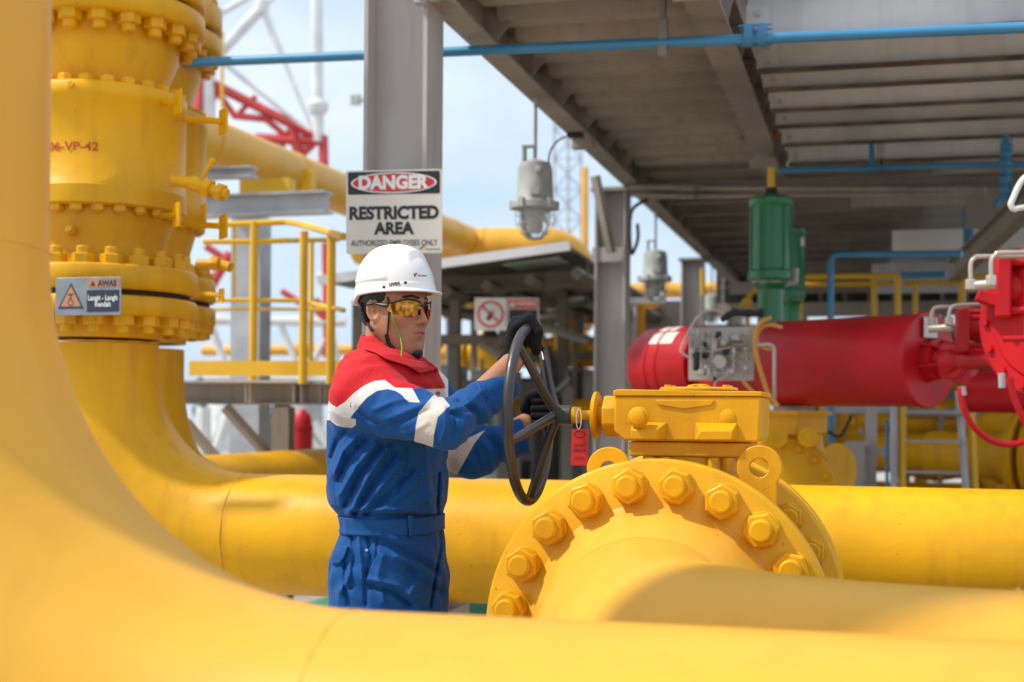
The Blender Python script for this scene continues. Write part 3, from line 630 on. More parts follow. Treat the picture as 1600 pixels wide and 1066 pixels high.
# conduits along the cross beam
for i, (y, r, lab) in enumerate(((293, 0.018, 'upper pale conduit along the brown cross beam'), (306, 0.014, 'lower thin conduit along the brown cross beam'))):
    pipe_thing('conduit', lab, 'conduit', [P(985, y-1, 9.2), P(1120, y+1, 9.05), P(1540, y+3-i*7, 8.0)], r, 'steel_warm', fit=[(P(1075, y+1, 9.08), U, 0.08)], fr=1.35)
def cable(name, label, pts, r, m, cat='cable', n=8):
    # smooth the polyline
    P3 = [Vector(p) for p in pts]; out = []
    for i in range(len(P3)-1):
        a = P3[max(0, i-1)]; b = P3[i]; c = P3[i+1]; d = P3[min(len(P3)-1, i+2)]
        for s in range(6):
            u = s/6; out.append(0.5*((2*b)+(c-a)*u+(2*a-5*b+4*c-d)*u*u+(3*b-a-3*c+d)*u**3))
    out.append(P3[-1]); q = MB(); q.tube(out, r, n); return tag(q.build(name, m), label, cat)
cable('cable', 'dark cable hanging in a loop beside the second grey column', [P(1012, 312, 9.1), P(990, 325, 9.1), P(984, 350, 9.1), P(986, 395, 9.1), P(993, 386, 9.1), P(997, 370, 9.1), P(996, 350, 9.1)], 0.012, 'black')
cable('cable', 'thin dark cable curving from the beam to the nearer hanging lamp', [P(888, 212, 7.5), P(872, 220, 7.2), P(860, 236, 6.9), P(856, 262, 6.72)], 0.005, 'black')
q = MB(); q.box(P(899, 211, 7.6), (0.085, 0.06, 0.026)); q.build('junction_box', 'black', pf)
q = MB(); q.box(P(912, 224, 7.8), (0.12, 0.08, 0.06)); q.build('junction_box', 'steel_warm', pf)
q = MB(); q.tube([P(1156, 199, 8.3), P(1172, 201, 8.3), P(1184, 206, 8.3)], 0.016, 8); tag(q.build('cable_end', 'orange'), 'orange cable end under the centre beam', 'cable')
q = MB(); q.box(P(1182, 214, 8.2), (0.19, 0.06, 0.05)); q.box(P(1190, 235, 8.2), (0.09, 0.06, 0.13)); q.box(P(1192, 256, 8.2), (0.16, 0.06, 0.05)); q.build('bracket', 'steel_warm', pf)
cable('cable', 'short pale orange cable hooked over the bracket under the joists', [P(1214, 200, 8.0), P(1212, 212, 8.0), P(1206, 220, 8.0)], 0.012, 'orange')
cable('cable', 'thin dark cable slanting down from the bracket under the joists', [P(1207, 222, 8.0), P(1214, 245, 8.0), P(1222, 268, 8.0)], 0.006, 'black')
t = thing('junction_box', 'small grey junction box under the right bay joists', 'box', P(1376, 250, 7.9))
q = MB(); q.box(P(1376, 235, 7.9), (0.045, 0.04, 0.09)); q.build('housing', 'lamp_grey', t, bevel=0.004); q = MB(); q.cyl(P(1377, 247, 7.9), P(1378, 268, 7.9), 0.008); q.build('stub', 'black', t)
# ------------------------------------------------------------------ hanging lamps
def lamp(px, D, ytop, y0, y1, label, wpx):
    k = D/F_PX; c = P(px, y0, D); t = thing('hanging_lamp', label, 'lamp', P(px, y1, D), 'caged lamps hanging under the platform edge')
    r = wpx*k/2; H = (y1-y0)*k
    A = Z*-1
    q = MB(); q.lathe(c, A, [(r*0.30, -0.02), (r*0.80, 0), (r*0.88, H*0.08), (r*0.94, H*0.48), (r*0.98, H*0.50)], 28); q.build('housing', 'lamp_grey', t)
    q = MB(); q.lathe(c+A*H*0.505, A, [(r*1.10, 0), (r*1.22, 0.006), (r*1.22, H*0.09), (r*0.85, H*0.12)], 28)
    for i in range(5):
        an = R(i*72+20); d = Vector((math.cos(an), math.sin(an), 0)); q.box(c+A*H*0.545+d*r*1.18, (r*0.26, r*0.26, H*0.12), d, Z.cross(d), Z)
    q.build('clamp_ring', 'lamp_grey', t)
    gl = [(r*0.72, 0), (r*0.74, H*0.10), (r*0.70, H*0.20), (r*0.58, H*0.30), (r*0.36, H*0.37), (r*0.02, H*0.395)]
    q = MB(); q.lathe(c+A*H*0.615, A, gl, 28); q.build('glass_dome', 'glass', t)
    q = MB(); q.lathe(c+A*H*0.60, A, [(r*0.42, 0), (r*0.42, H*0.10), (r*0.30, H*0.16), (r*0.34, H*0.24), (r*0.2, H*0.30), (r*0.02, H*0.31)], 16); q.build('bulb', 'letter_white', t)
    q = MB()
    for i in range(10):
        an = 2*math.pi*i/10; d = Vector((math.cos(an), math.sin(an), 0))
        q.tube([c+A*H*0.60+d*r*0.98, c+A*H*0.78+d*r*0.98, c+A*H*0.92+d*r*0.72, c+A*H*1.00+d*r*0.34], r*0.018, 5)
    for hh, rr in ((0.68, 0.98), (0.80, 0.97), (0.92, 0.73), (1.0, 0.34)):
        q.tube([c+A*H*hh+Vector((math.cos(s), math.sin(s), 0))*r*rr for s in [2*math.pi*i/24 for i in range(24)]], r*0.018, 5, closed=True)
    q.build('wire_cage', 'lamp_grey', t)
    q = MB(); top = P(px+4, ytop, D); q.cyl(Vector((c.x, c.y, c.z-0.01)), Vector((c.x, c.y, top.z)), r*0.10, n=12); q.box(Vector((c.x-r*0.55, c.y, c.z+0.03)), (0.012, 0.05, 0.11)); q.box(Vector((c.x-r*0.3, c.y, c.z+0.085)), (r*0.7, 0.04, 0.010))
    q.build('hanger', 'lamp_grey', t)
    q = MB(); q.lathe(c+Vector((r*0.2, -r*0.90, -H*0.12)), -V, [(r*0.18, 0), (r*0.18, r*0.25), (r*0.10, r*0.28)], 12); q.build('cable_gland', 'lamp_grey', t); q = MB(); q.box(c+Vector((r*0.0, -r*0.96, -H*0.40)), (r*0.5, r*0.2, H*0.09)); q.build('latch_plate', 'lamp_grey', t)
    return t
lamp(836, 6.75, 148, 256, 374, 'larger caged grey lamp hanging from the platform edge beside the danger sign', 61)
lamp(1024, 10.43, 322, 394, 470, 'middle sized caged grey lamp hanging between the two grey columns', 42)
lamp(1112, 14.06, 404, 462, 505, 'smallest caged grey lamp hanging farthest back behind the red drum', 28)

# ------------------------------------------------------------------ danger sign on the first column
sk = 5.05/F_PX; sc_ = P(615.5, 331, 5.05); su = unit(U*0.985-V*0.0+Vector((0.0, 0.17*-0.0, 0))); 
su = unit(Vector((1, -0.12, 0.006))); sv = Vector((-0.012, 0, 1)).normalized(); sn = su.cross(sv).normalized()
t = thing('danger_sign', 'cream danger sign reading restricted area, fixed to the grey column above the worker', 'sign', sc_-Z*0.16)
SW, SH = 153*sk, 131*sk
MB().prism(rrect(SW, SH, 0.010), sc_-sn*0.003, su, sv, sn, 0.003).build('board', 'sign_cream', t, bevel=0.0008)
q = MB(); q.prism(rrect(SW*0.955, SH*0.27, 0.006), sc_+sv*(SH*0.345), su, sv, sn, 0.0009); q.build('black_header', 'sign_black', t)
def ell(rx, ry, n=56): return [(rx*math.cos(2*math.pi*i/n), ry*math.sin(2*math.pi*i/n)) for i in range(n)]
q = MB(); q.prism(ell(SW*0.445, SH*0.125), sc_+sv*(SH*0.345), su, sv, sn, 0.0016); q.build('oval_border', 'letter_white', t)
q = MB(); q.prism(ell(SW*0.425, SH*0.110), sc_+sv*(SH*0.345), su, sv, sn, 0.0022); q.build('red_oval', 'sign_red', t)
text_mb('DANGER', sc_+sv*(SH*0.342), su, sv, 0.066, 0.0030, bold=0.05, width=SW*0.73).build('lettering', 'letter_white', t)
text_mb('RESTRICTED', sc_-sv*(SH*0.02), su, sv, 0.064, 0.0012, bold=0.05, width=SW*0.93).build('lettering', 'sign_black', t)
text_mb('AREA', sc_-sv*(SH*0.205), su, sv, 0.060, 0.0012, bold=0.05, width=SW*0.42).build('lettering', 'sign_black', t)
text_mb('AUTHORIZED EMPLOYEES ONLY', sc_-sv*(SH*0.375), su, sv, 0.030, 0.0012, bold=0.012, width=SW*0.90).build('lettering', 'sign_black', t)
q = MB(); q.prism([(0, 0), (0.010, 0.012), (0.016, 0.008), (0.008, 0)], sc_+su*(SW*0.26)-sv*(SH*0.452), su, sv, sn, 0.0013); q.build('emblem', 'green_floor', t)
q = MB(); q.prism([(0, 0), (0.006, 0.012), (0.013, 0.010), (0.010, 0.002)], sc_+su*(SW*0.29)-sv*(SH*0.425), su, sv, sn, 0.0013); q.build('emblem', 'sign_red', t)
q = MB(); q.box(sc_+su*(SW*0.40)-sv*(SH*0.452)+sn*0.0006, (SW*0.15, 0.001, 0.003), su, sn, sv); q.build('emblem', 'green_floor', t)
q = MB(); q.box(sc_-sn*0.012-sv*0.02, (0.05, 0.016, 0.22), su, sn, sv); q.build('mounting_strip', 'galv', t)
for du, dv_ in ((0, 0.475), (0, -0.475)):
    q = MB(); q.lathe(sc_+su*(SW*du)+sv*(SH*dv_)+sn*0.0002, sn, [(0.007, 0), (0.007, 0.002), (0.004, 0.004)], 12); q.build('screw', 'galv', t)

# ------------------------------------------------------------------ left access platform with yellow handrail
D8 = 7.9; kk = D8/F_PX
t = thing('access_platform', 'grey steel access platform beam and leg behind the back pipe, left of the worker', 'platform', (P(440, 645, D8).x, P(440, 645, D8).y, 0))
bl = P(270, 618, D8+0.3); br = P(541, 618, D8-0.1); bl.z = br.z = zrow(618, D8)
q = MB(); q.ibeam(bl, br, 0.14, 35*kk, 0.010, 0.008); q.build('beam', 'steel_warm', t)
dirx = unit(br-bl)
for px in (392, 398, 466, 478, 508, 514):
    q = MB(); c = P(px, 618, D8-0.0); c.z = bl.z; q.box(c-V*0.04, (0.010, 0.06, 35*kk-0.022)); q.build('stiffener', 'steel', t)
def legp(px, y0, y1, w_, D, m='steel_warm'):
    a = P(px, y0, D); z1 = a.z; q = MB(); q.ibeam(Vector((a.x, a.y, 0)), Vector((a.x, a.y, z1)), w_*D/F_PX, w_*D/F_PX*0.9, 0.012, 0.010, up=V); q.build('leg', m, t)
legp(443, 636, 900, 28, D8); legp(535, 636, 900, 14, D8+1.5)
for a, b_, w_ in (((352, 636), (432, 726), 0.045), ((290, 660), (345, 725), 0.045)):
    q = MB(); q.tube([P(*a, D8+0.05), P(*b_, D8+0.05)], w_*0.75, 4); q.build('brace', 'steel_warm', t)
q = MB(); c0_, c1_ = P(290, 600, D8+0.8), P(541, 600, D8+0.4); c0_.z = c1_.z = bl.z+0.066; q.box((c0_+c1_)/2+V*0.1, ((c1_-c0_).length, 1.6, 0.012)); q.build('floor_plate', 'steel', t)
t = thing('guard_rail', 'yellow guard rail with posts and toe board on the access platform left of the worker', 'railing', P(450, 600, D8))
def rail(pts, w_=8.5):
    q = MB(); q.tube([P(*p) for p in pts], w_*kk/2, 10); q.build('rail', 'yellow_rail', t)
rail([(318, 352, D8), (375, 350, D8), (447, 347, D8), (462, 349, D8-0.1), (500, 359, D8-0.9), (537, 370, D8-1.5)], 10)
rail([(318, 378, D8), (394, 378, D8), (447, 376, D8), (530, 374, D8+0.9)])
rail([(310, 470, D8), (394, 469, D8), (470, 470, D8), (503, 478, D8-0.7), (537, 485, D8-1.4)], 7)
rail([(322, 484, D8+.8), (394, 483, D8+.8), (530, 484, D8+0.8)], 6)
for px, y0, y1, w_, dd in ((397, 347, 600, 13, 0), (475, 362, 600, 13, -.4), (487, 372, 570, 9, .9), (518, 366, 600, 12, -1.1), (366, 352, 470, 6, .9)):
    q = MB(); a = P(px, y0, D8+dd); b_ = P(px, y1, D8+dd); q.cyl(Vector((a.x, a.y, b_.z)), a, w_*kk/2, n=12); q.build('post', 'yellow_rail', t)
q = MB(); a = P(296, 581, D8-0.05); b_ = P(532, 581, D8-0.25); a.z = b_.z = zrow(580, D8); q.box((a+b_)/2, ((b_-a).length, 0.008, 23*kk), unit(b_-a), unit(b_-a).cross(Z)*-1, Z); q.build('toe_board', 'yellow_rail', t)

# pipe rack column and beams behind, carrying the big diagonal pipe
t = thing('pipe_support', 'grey steel post with cross beams carrying the large diagonal yellow pipe', 'pipe support', (P(393, 645, 9.6).x, P(393, 645, 9.6).y, 0))
def hpost(px, ytop, D, wpx, dpx, m='galv', name='post'):
    k = D/F_PX; a = P(px, ytop, D); q = MB(); z1 = a.z
    q.box(Vector((a.x, a.y, z1/2)), (wpx*k, dpx*k, z1)); return q.build(name, m, t, bevel=0.004)
hpost(393, 340, 9.9, 50, 40)
kb = 9.5/F_PX; a = P(290, 324, 9.6); b_ = P(514, 324, 9.3); a.z = b_.z = zrow(324, 9.45)
q = MB(); q.ibeam(a, b_, 0.16, 33*kb, 0.014, 0.010); q.build('cross_beam', 'galv', t)
a = P(322, 273, 9.3); b_ = P(398, 273, 9.2); a.z = b_.z = zrow(272, 9.2); q = MB(); q.ibeam(a, b_, 0.12, 16*kb, 0.012, 0.010); q.build('bracket_beam', 'galv', t)
q = MB(); q.box(P(481, 291, 11.0), (0.10, 0.10, 0.26)); q.build('pipe_shoe', 'yellow_rail', t); q = MB(); q.box(P(418, 296, 10.2), (0.4, 0.12, 0.14)); q.build('pipe_shoe', 'yellow_rail', t)
dp = [P(232, 186, 8.2), P(300, 214, 9.5), P(540, 306, 12.3), P(700, 368, 15.2), P(760, 392, 17.0)]
da = P(300, 214, 9.5); db = P(700, 366, 15.2); dz_ = (db.z-da.z); dd_ = (db-da)
t = thing('diagonal_pipe', 'large pale yellow overhead pipe running away from upper left to the shed roof', 'pipe', da-dd_*0.25)
q = MB(); q.tube([da-dd_*0.25, da, db, da+dd_*1.35], 0.180, 40); q.build('pipe_wall', 'yellow_clean', t)
for s in (0.02, 0.28, 0.55, 1.0):
    c = da+dd_*s; x, y, a_ = frame_of(dd_); q = MB(); q.ring(c, x, y, a_, 0.188, 0.170, 0.03, 40); q.build('band', 'yellow_clean', t)
t = thing('cross_pipe', 'yellow overhead pipe ending in an elbow behind the nearer hanging lamp', 'pipe', P(800, 400, 16.5))
c0_ = P(560, 386, 16.5); c1_ = P(845, 385, 15.6); 
q = MB(); q.tube([c0_, c1_]+[P(862, 386, 15.6), P(880, 392, 15.7), P(893, 402, 15.8), P(903, 418, 16), P(910, 440, 16.2)], 0.215, 36); q.build('pipe_wall', 'yellow_clean', t)
q = MB(); q.lathe(P(757, 386, 15.85), U, [(0.225, 0), (0.225, 0.03)], 36); q.build('weld_band', 'yellow_clean', t)

# ------------------------------------------------------------------ white and red lattice structure, far left
Dj = 24.0; kj = Dj/F_PX
t = thing('lattice_crane', 'tall white tubular lattice with red lower framework, distant at upper left', 'crane', (P(420, 645, Dj).x, P(420, 645, Dj).y, 0))
def bar(p, q_, wpx, name, m, D=Dj, dd=0.0, n=10, par=None):
    b = MB(); b.tube([P(*p, D+dd), P(*q_, D+dd)], wpx*D/F_PX/2*(1.3 if wpx < 20 else 1.0), n); return b.build(name, m, par or t)
for p, q_, w_ in (((326, -10), (326, 235), 22), ((495, -10), (497, 222), 14), ((329, 30), (392, -6), 8), ((338, 88), (409, 12), 14), ((409, 8), (441, 90), 9), ((441, 90), (488, 204), 6), ((352, 100), (484, 206), 7), ((404, -8), (410, 14), 12), ((430, -8), (414, 10), 6)):
    bar(p, q_, w_, 'white_tube', 'white_far')
for px, y in ((497, 168), (323, 62)):
    q = MB(); q.lathe(P(px, y+10, Dj), Z, [(11*kj, 0), (14*kj, 0.02), (17*kj, 0.12), (17*kj, 0.16), (10*kj, 0.26)], 16); q.build('collar', 'white_far', t)
q = MB(); q.lathe(P(409, 10, Dj), Z, [(10*kj, -0.12), (12*kj, 0), (8*kj, 0.14)], 12); q.build('collar', 'white_far', t)
for p, q_, w_ in (((314, 118), (314, 190), 27), ((326, 128), (498, 216), 12), ((365, 181), (415, 186), 9), ((399, 216), (492, 221), 12), ((505, 212), (506, 262), 12), ((468, 245), (497, 218), 10), ((301, 122), (330, 180), 9), ((328, 128), (368, 183), 8), ((415, 186), (470, 232), 8), ((368, 183), (400, 150), 7), ((506, 262), (470, 300), 9), ((440, 222), (440, 262), 9), ((455, 200), (470, 245), 14), ((338, 130), (330, 170), 8)):
    bar(p, q_, w_, 'red_member', 'red_far', n=4)
q = MB(); q.tube([P(347, 50, 22), P(347, 170, 22)], 0.03, 6); q.tube([P(340, 50, 22), P(340, 60, 22), P(347, 60, 22)], 0.02, 6); q.build('ladder_rail', 'yellow_rail', t)
# lower structure visible through the handrail: white and red members
t = thing('pipe_trestle', 'red and white lattice frame seen low through the yellow guard rail', 'framework', (P(400, 645, 18).x, P(400, 645, 18).y, 0))
for p, q_, w_, m in (((318, 636), (318, 760), 24, 'white_far'), ((360, 640), (330, 720), 16, 'white_far'), ((322, 385), (352, 405), 9, 'red_far'), ((360, 395), (325, 455), 13, 'red_far'), ((510, 380), (513, 560), 12, 'red_far'), ((440, 455), (480, 480), 8, 'red_far'), ((490, 470), (510, 500), 14, 'red_far'), ((330, 510), (352, 570), 10, 'white_far'), ((320, 500), (540, 503), 12, 'white_far'), ((440, 510), (462, 565), 8, 'white_far'), ((508, 530), (470, 600), 9, 'white_far'), ((525, 430), (495, 432), 9, 'white_far'), ((490, 660), (540, 735), 12, 'white_far'), ((458, 665), (520, 725), 11, 'white_far'), ((518, 520), (545, 640), 8, 'white_far'), ((318, 590), (545, 592), 7, 'white_far')):
    bar(p, q_, w_, 'member', m, D=18, n=8)
# red tank and pale cabinets behind the platform leg
def box_thing(name, label, cat, px0, y0, px1, y1, D, dep, m, parts=(), z0=None, grp=None, bev=0.01):
    a = P(px0, y0, D); b_ = P(px1, y1, D); zt = a.z; zb = max(0.0, b_.z) if z0 is None else z0
    c = (a+b_)/2; t = thing(name, label, cat, (c.x, c.y, zb), grp); wdt = abs((b_-a).x)*1.02
    q = MB(); q.box(Vector((c.x, c.y, (zt+zb)/2))+V*dep/2, (wdt, dep, zt-zb)); q.build('body', m, t, bevel=bev)
    for pn, x0, y0_, x1, y1_, mm, out in parts:
        a2 = P(x0, y0_, D-out); b2 = P(x1, y1_, D-out); q = MB(); q.box((a2+b2)/2, (abs((b2-a2).x), 0.02, abs(a2.z-b2.z))); q.build(pn, mm, t, bevel=0.003)
    return t
t = thing('red_tank', 'upright dark red tank behind the grey platform leg', 'tank', (P(472, 645, 12).x, P(472, 645, 12).y, 0))
c = P(472, 650, 12); q = MB(); kt = 12/F_PX; q.lathe(Vector((c.x, c.y, 0)), Z, [(17*kt, 0), (17*kt, c.z-0.1), (14*kt, c.z), (4*kt, c.z+0.06)], 32); q.build('shell', 'red', t)
q = MB(); q.lathe(Vector((c.x, c.y, c.z-0.12)), Z, [(18*kt, 0), (18*kt, 0.03)], 32); q.build('hoop', 'red', t)
box_thing('grey_cabinet', 'pale grey tall cabinet low behind the diagonal brace', 'cabinet', 358, 655, 402, 760, 11, 0.5, 'cabinet', [('door', 361, 662, 399, 755, 'cabinet', 0.01)], z0=0)

# ------------------------------------------------------------------ shed with pale roof behind
Dn, Df = 9.4, 15.5
rA = P(505, 442, Dn); rB = P(888, 389, Dn-0.2); rD = P(1032, 480, 17.5)
rC = rA+(rD-rB)
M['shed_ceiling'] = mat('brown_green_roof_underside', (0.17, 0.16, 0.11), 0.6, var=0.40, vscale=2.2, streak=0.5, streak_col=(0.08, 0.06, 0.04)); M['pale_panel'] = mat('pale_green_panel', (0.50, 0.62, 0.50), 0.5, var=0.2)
M['shed_steel'] = mat('dull_shed_steel', (0.20, 0.165, 0.12), 0.6, var=0.2, vscale=2, spots=0.3)
t = thing('open_shed', 'open grey steel shed with a white edged roof and dark underside behind the sign', 'shed', (P(800, 645, 10).x, P(800, 645, 10).y, 0))
n_ = (rB-rA).cross(rD-rB).normalized(); n_ = n_ if n_.z > 0 else -n_
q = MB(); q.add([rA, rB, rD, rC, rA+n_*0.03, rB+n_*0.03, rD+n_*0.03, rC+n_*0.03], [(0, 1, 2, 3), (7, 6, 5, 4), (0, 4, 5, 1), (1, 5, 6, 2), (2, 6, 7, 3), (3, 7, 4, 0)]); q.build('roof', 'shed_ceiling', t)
for s0, s1, r0_, r1_ in ((0.70, 0.93, 0.04, 0.10), (0.35, 0.55, 0.30, 0.40), (0.62, 0.80, 0.55, 0.66), (0.86, 0.96, 0.30, 0.42)):
    f = lambda a_, b_: rA+(rB-rA)*a_+(rD-rB)*b_-n_*0.006
    q = MB(); vv = [f(s0, r0_), f(s1, r0_), f(s1, r1_), f(s0, r1_)]; q.add(vv+[v_-n_*0.01 for v_ in vv], [(0, 1, 2, 3), (7, 6, 5, 4), (0, 4, 5, 1), (1, 5, 6, 2), (2, 6, 7, 3), (3, 7, 4, 0)]); q.build('roof_panel', 'pale_panel', t)
for i in range(7):
    c_ = rA+(rB-rA)*(0.5+0.07*i)+(rD-rB)*(0.12+0.1*(i*3%7))-n_*0.17; q = MB(); q.lathe(c_, -n_, [(0.03, 0), (0.10, 0.03), (0.09, 0.06)], 14); q.build('ceiling_lamp', 'lamp_grey' if i % 2 else 'yellow_rail', t)
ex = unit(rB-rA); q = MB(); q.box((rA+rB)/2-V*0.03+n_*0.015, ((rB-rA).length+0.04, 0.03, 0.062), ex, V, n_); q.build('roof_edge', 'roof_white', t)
for s in (0.12, 0.3, 0.5, 0.7, 0.9):
    a = rA+(rD-rB)*s-n_*0.05; b_ = rB+(rD-rB)*s-n_*0.05; q = MB(); q.box((a+b_)/2, ((b_-a).length, 0.06, 0.08), ex, V, n_); q.build('purlin', 'shed_steel', t)
for s in (0.2, 0.45, 0.62, 0.80, 0.99):
    a = rA+(rB-rA)*s-n_*0.14; b_ = rC+(rD-rC)*s-n_*0.14; a = a+V*0.25; q = MB(); q.tube([a, b_], 0.05, 4); q.build('rafter', 'shed_steel', t)
for px, y0, D, w_ in ((712, 445, 9.9, 15), (790, 432, 10.2, 17), (560, 470, 9.9, 15), (880, 452, 11.0, 15), (741, 470, 13.5, 9), (835, 470, 14, 10), (905, 470, 14, 12), (1003, 480, 16, 12)):
    a = P(px, y0, D); k = D/F_PX; q = MB(); q.ibeam(Vector((a.x, a.y, 0)), Vector((a.x, a.y, a.z)), w_*k, w_*k, 0.012, 0.010, up=V); q.build('post', 'shed_steel', t)
for p, q_, D, h in (((600, 452), (920, 436), 9.9, 0.12), ((690, 531), (787, 531), 9.85, 0.07), ((690, 600), (800, 600), 10.5, 0.06), ((800, 478), (920, 470), 11.2, 0.08), ((560, 540), (690, 538), 10.5, 0.06), ((800, 560), (925, 556), 12.4, 0.08)):
    q = MB(); a, b_ = P(*p, D), P(*q_, D); q.box((a+b_)/2, ((b_-a).length, 0.08, h), unit(b_-a), V, Z); q.build('cross_member', 'shed_steel', t)
for p, q_, D in (((850, 508), (918, 534), 10.6), ((752, 536), (790, 560), 9.84), ((800, 440), (880, 500), 12)):
    q = MB(); q.tube([P(*p, D), P(*q_, D)], 0.035, 4); q.build('brace', 'steel_warm', t)
# things in the shed
box_thing('storage_cabinet', 'pale grey storage cabinet with two doors inside the shed', 'cabinet', 735, 578, 792, 700, 11.4, 0.5, 'cabinet', [('door', 737, 582, 763, 720, 'cabinet', 0.01), ('door', 765, 582, 790, 720, 'cabinet', 0.01)], z0=0)
box_thing('storage_cabinet', 'dark brown machine cabinet standing beside the pale cabinet in the shed', 'cabinet', 800, 590, 850, 700, 12.0, 0.5, 'roof_under', [('door', 803, 596, 847, 720, 'steel_warm', 0.01)], z0=0)
box_thing('storage_cabinet', 'brown cabinet at the far right of the shed next to the column', 'cabinet', 868, 575, 912, 700, 12.5, 0.5, 'steel_warm', [('door', 871, 580, 909, 720, 'roof_under', 0.01)], z0=0)
box_thing('storage_cabinet', 'low grey cabinet behind the worker and the column', 'cabinet', 640, 570, 705, 700, 11.5, 0.5, 'cabinet', [('door', 645, 576, 700, 720, 'cabinet', 0.01)], z0=0)
t = thing('shed_machine', 'dark upright machine with piping inside the shed beside the second column', 'machine', (P(862, 645, 10.8).x, P(862, 645, 10.8).y, 0))
for px, y0, r, m in ((858, 560, 15, 'roof_under'), (885, 600, 11, 'steel_warm'), (840, 625, 10, 'roof_under')):
    k = 10.8/F_PX; c = P(px, y0, 10.8); q = MB(); q.lathe(Vector((c.x, c.y, 0)), Z, [(r*k, 0), (r*k, c.z-0.05), (r*k*0.6, c.z), (r*k*0.3, c.z+0.03), (r*k*0.3, c.z+0.10)], 20); q.build('vessel', m, t)
q = MB(); q.tube([P(840, 640, 10.7), P(885, 640, 10.7)], 0.03, 8); q.tube([P(850, 600, 10.7), P(870, 610, 10.7), P(890, 590, 10.7)], 0.015, 8); q.build('piping', 'galv', t)
t = thing('work_lamp', 'small dark object resting on the shed shelf by the no phone sign', 'equipment', P(766, 528, 9.8))
q = MB(); c = P(766, 527, 9.8); q.lathe(c, Z, [(0.05, 0), (0.055, 0.02), (0.045, 0.05), (0.02, 0.06)], 16); q.build('housing', 'black', t)
for i, (px, y0, y1, D, r, m, lab) in enumerate(((700, 470, 700, 12.5, 3, 'galv', 'thin pale upright conduit at the left end of the shed'), (752, 560, 700, 12.8, 4, 'yellow_rail', 'thin yellow upright pipe left of the pale shed cabinet'), (806, 520, 700, 13.2, 5, 'shed_steel', 'brown upright pipe behind the gloved hand in the shed'),
        (845, 505, 700, 12.9, 3, 'galv', 'thin pale upright conduit seen through the handwheel'), (872, 520, 700, 13.5, 5, 'yellow_rail', 'yellow upright pipe right of the handwheel in the shed'), (898, 500, 700, 12.2, 4, 'shed_steel', 'brown upright pipe next to the second column in the shed'))):
    k = D/F_PX; a = P(px, y0, D); pt = thing('shed_pipe', lab, 'pipe', (a.x, a.y, 0)); q = MB(); q.cyl(Vector((a.x, a.y, 0)), a, r*k, n=12); q.build('tube', m, pt); q = MB(); q.lathe(Vector((a.x, a.y, a.z*0.6)), Z, [(r*k*1.8, 0), (r*k*1.8, 0.06)], 14); q.build('coupling', m, pt)
# no phone sign + red header sign
D = 9.3; kn = D/F_PX; c = P(766.5, 491, D)
t = thing('prohibition_sign', 'square cream sign with red no mobile phone circle on the shed', 'sign', c-Z*0.11)
q = MB(); q.box(c, (50*kn, 0.004, 51*kn), Vector((1, 0, 0)), Vector((0, 1, 0)), Z); q.build('board', 'sign_cream', t)
X_ = Vector((1, 0, 0)); Nn = Vector((0, -1, 0)); cf = c+Nn*0.0022
q = MB(); q.ring(cf, X_, Z, Nn, 21*kn, 17.3*kn, 0.001, 48); q.box(cf+Nn*0.0012, (36*kn, 0.0016, 3.4*kn), unit(X_-Z*0.95), Nn, unit(Z+X_*0.95)); q.build('red_circle', 'sign_red', t)
q = MB(); q.box(cf-Z*(3*kn)-X_*(1*kn)+Nn*0.0003, (7*kn, 0.0006, 14*kn), unit(X_-Z*0.5), Nn, unit(Z+X_*0.5)); q.cyl(cf+Z*(2*kn)+X_*3*kn, cf+Z*(9*kn)+X_*(6*kn), 0.6*kn, n=6); q.build('phone_symbol', 'sign_black', t)
c = P(817.5, 491, D); t = thing('warning_sign', 'white framed sign with red header and black panel behind the gloved hand', 'sign', c-Z*0.11)
q = MB(); q.box(c, (49*kn, 0.004, 50*kn), X_, Vector((0, 1, 0)), Z); q.build('board', 'sign_cream', t)
q = MB(); q.box(c+Nn*0.003+Z*(16*kn), (46*kn, 0.002, 14*kn), X_, Nn, Z); q.build('red_header', 'sign_red', t)
q = MB(); q.box(c+Nn*0.003-Z*(7*kn), (45*kn, 0.002, 29*kn), X_, Nn, Z); q.build('black_panel', 'sign_black', t)
text_mb('WARNING', c+Nn*0.0045+X_*(4*kn)+Z*(16*kn), X_, Z, 0.045, 0.0, bold=0.02, width=33*kn).build('lettering', 'sign_cream', t)
q = MB(); q.prism([(0, 5*kn), (-5*kn, -4*kn), (5*kn, -4*kn)], c+Nn*0.0042-X_*(17*kn)+Z*(16*kn), X_, Z, Nn, 0.0008); q.build('warning_triangle', 'sign_cream', t)
# ------------------------------------------------------------------ red actuator with two drums
AX = unit((0.66, -0.75, 0.0)); Dr = 6.35
r0 = P(1213, 569, Dr); rD_ = 0.197
act = thing('red_actuator', 'long red actuator with two drums and a beige instrument panel, right of centre', 'actuator', (r0.x, r0.y, 0.95))
def ap(s): return r0+AX*s
q = MB(); q.lathe(ap(0.0), AX, [(rD_*0.80, -0.012), (rD_*0.93, -0.004), (rD_, 0.03), (rD_, 0.756), (rD_*1.0, 0.776)], 72); d2 = q.build('drum', 'red', act, angle=30)
q = MB(); q.lathe(ap(0.7762), AX, [(rD_*1.035, 0), (rD_*1.035, 0.022), (rD_*1.02, 0.026)], 72); dd = q.build('end_disc', 'red', act, angle=50)
q = MB(); q.lathe(ap(0.8024), AX, [(0.085, 0), (0.085, 0.045), (0.060, 0.05), (0.058, 0.14), (0.075, 0.145), (0.075, 0.19)], 32)
q.build('end_hub', 'red', act)
for i in range(6):
    an = R(20+60*i); x, y, _ = frame_of(AX); d = x*math.cos(an)+y*math.sin(an); q = MB(); q.prism([(0.055, 0), (0.10, 0), (0.062, 0.13), (0.055, 0.13)], ap(0.8026), d, AX, d.cross(AX), 0.010); q.build('rib', 'red', act)
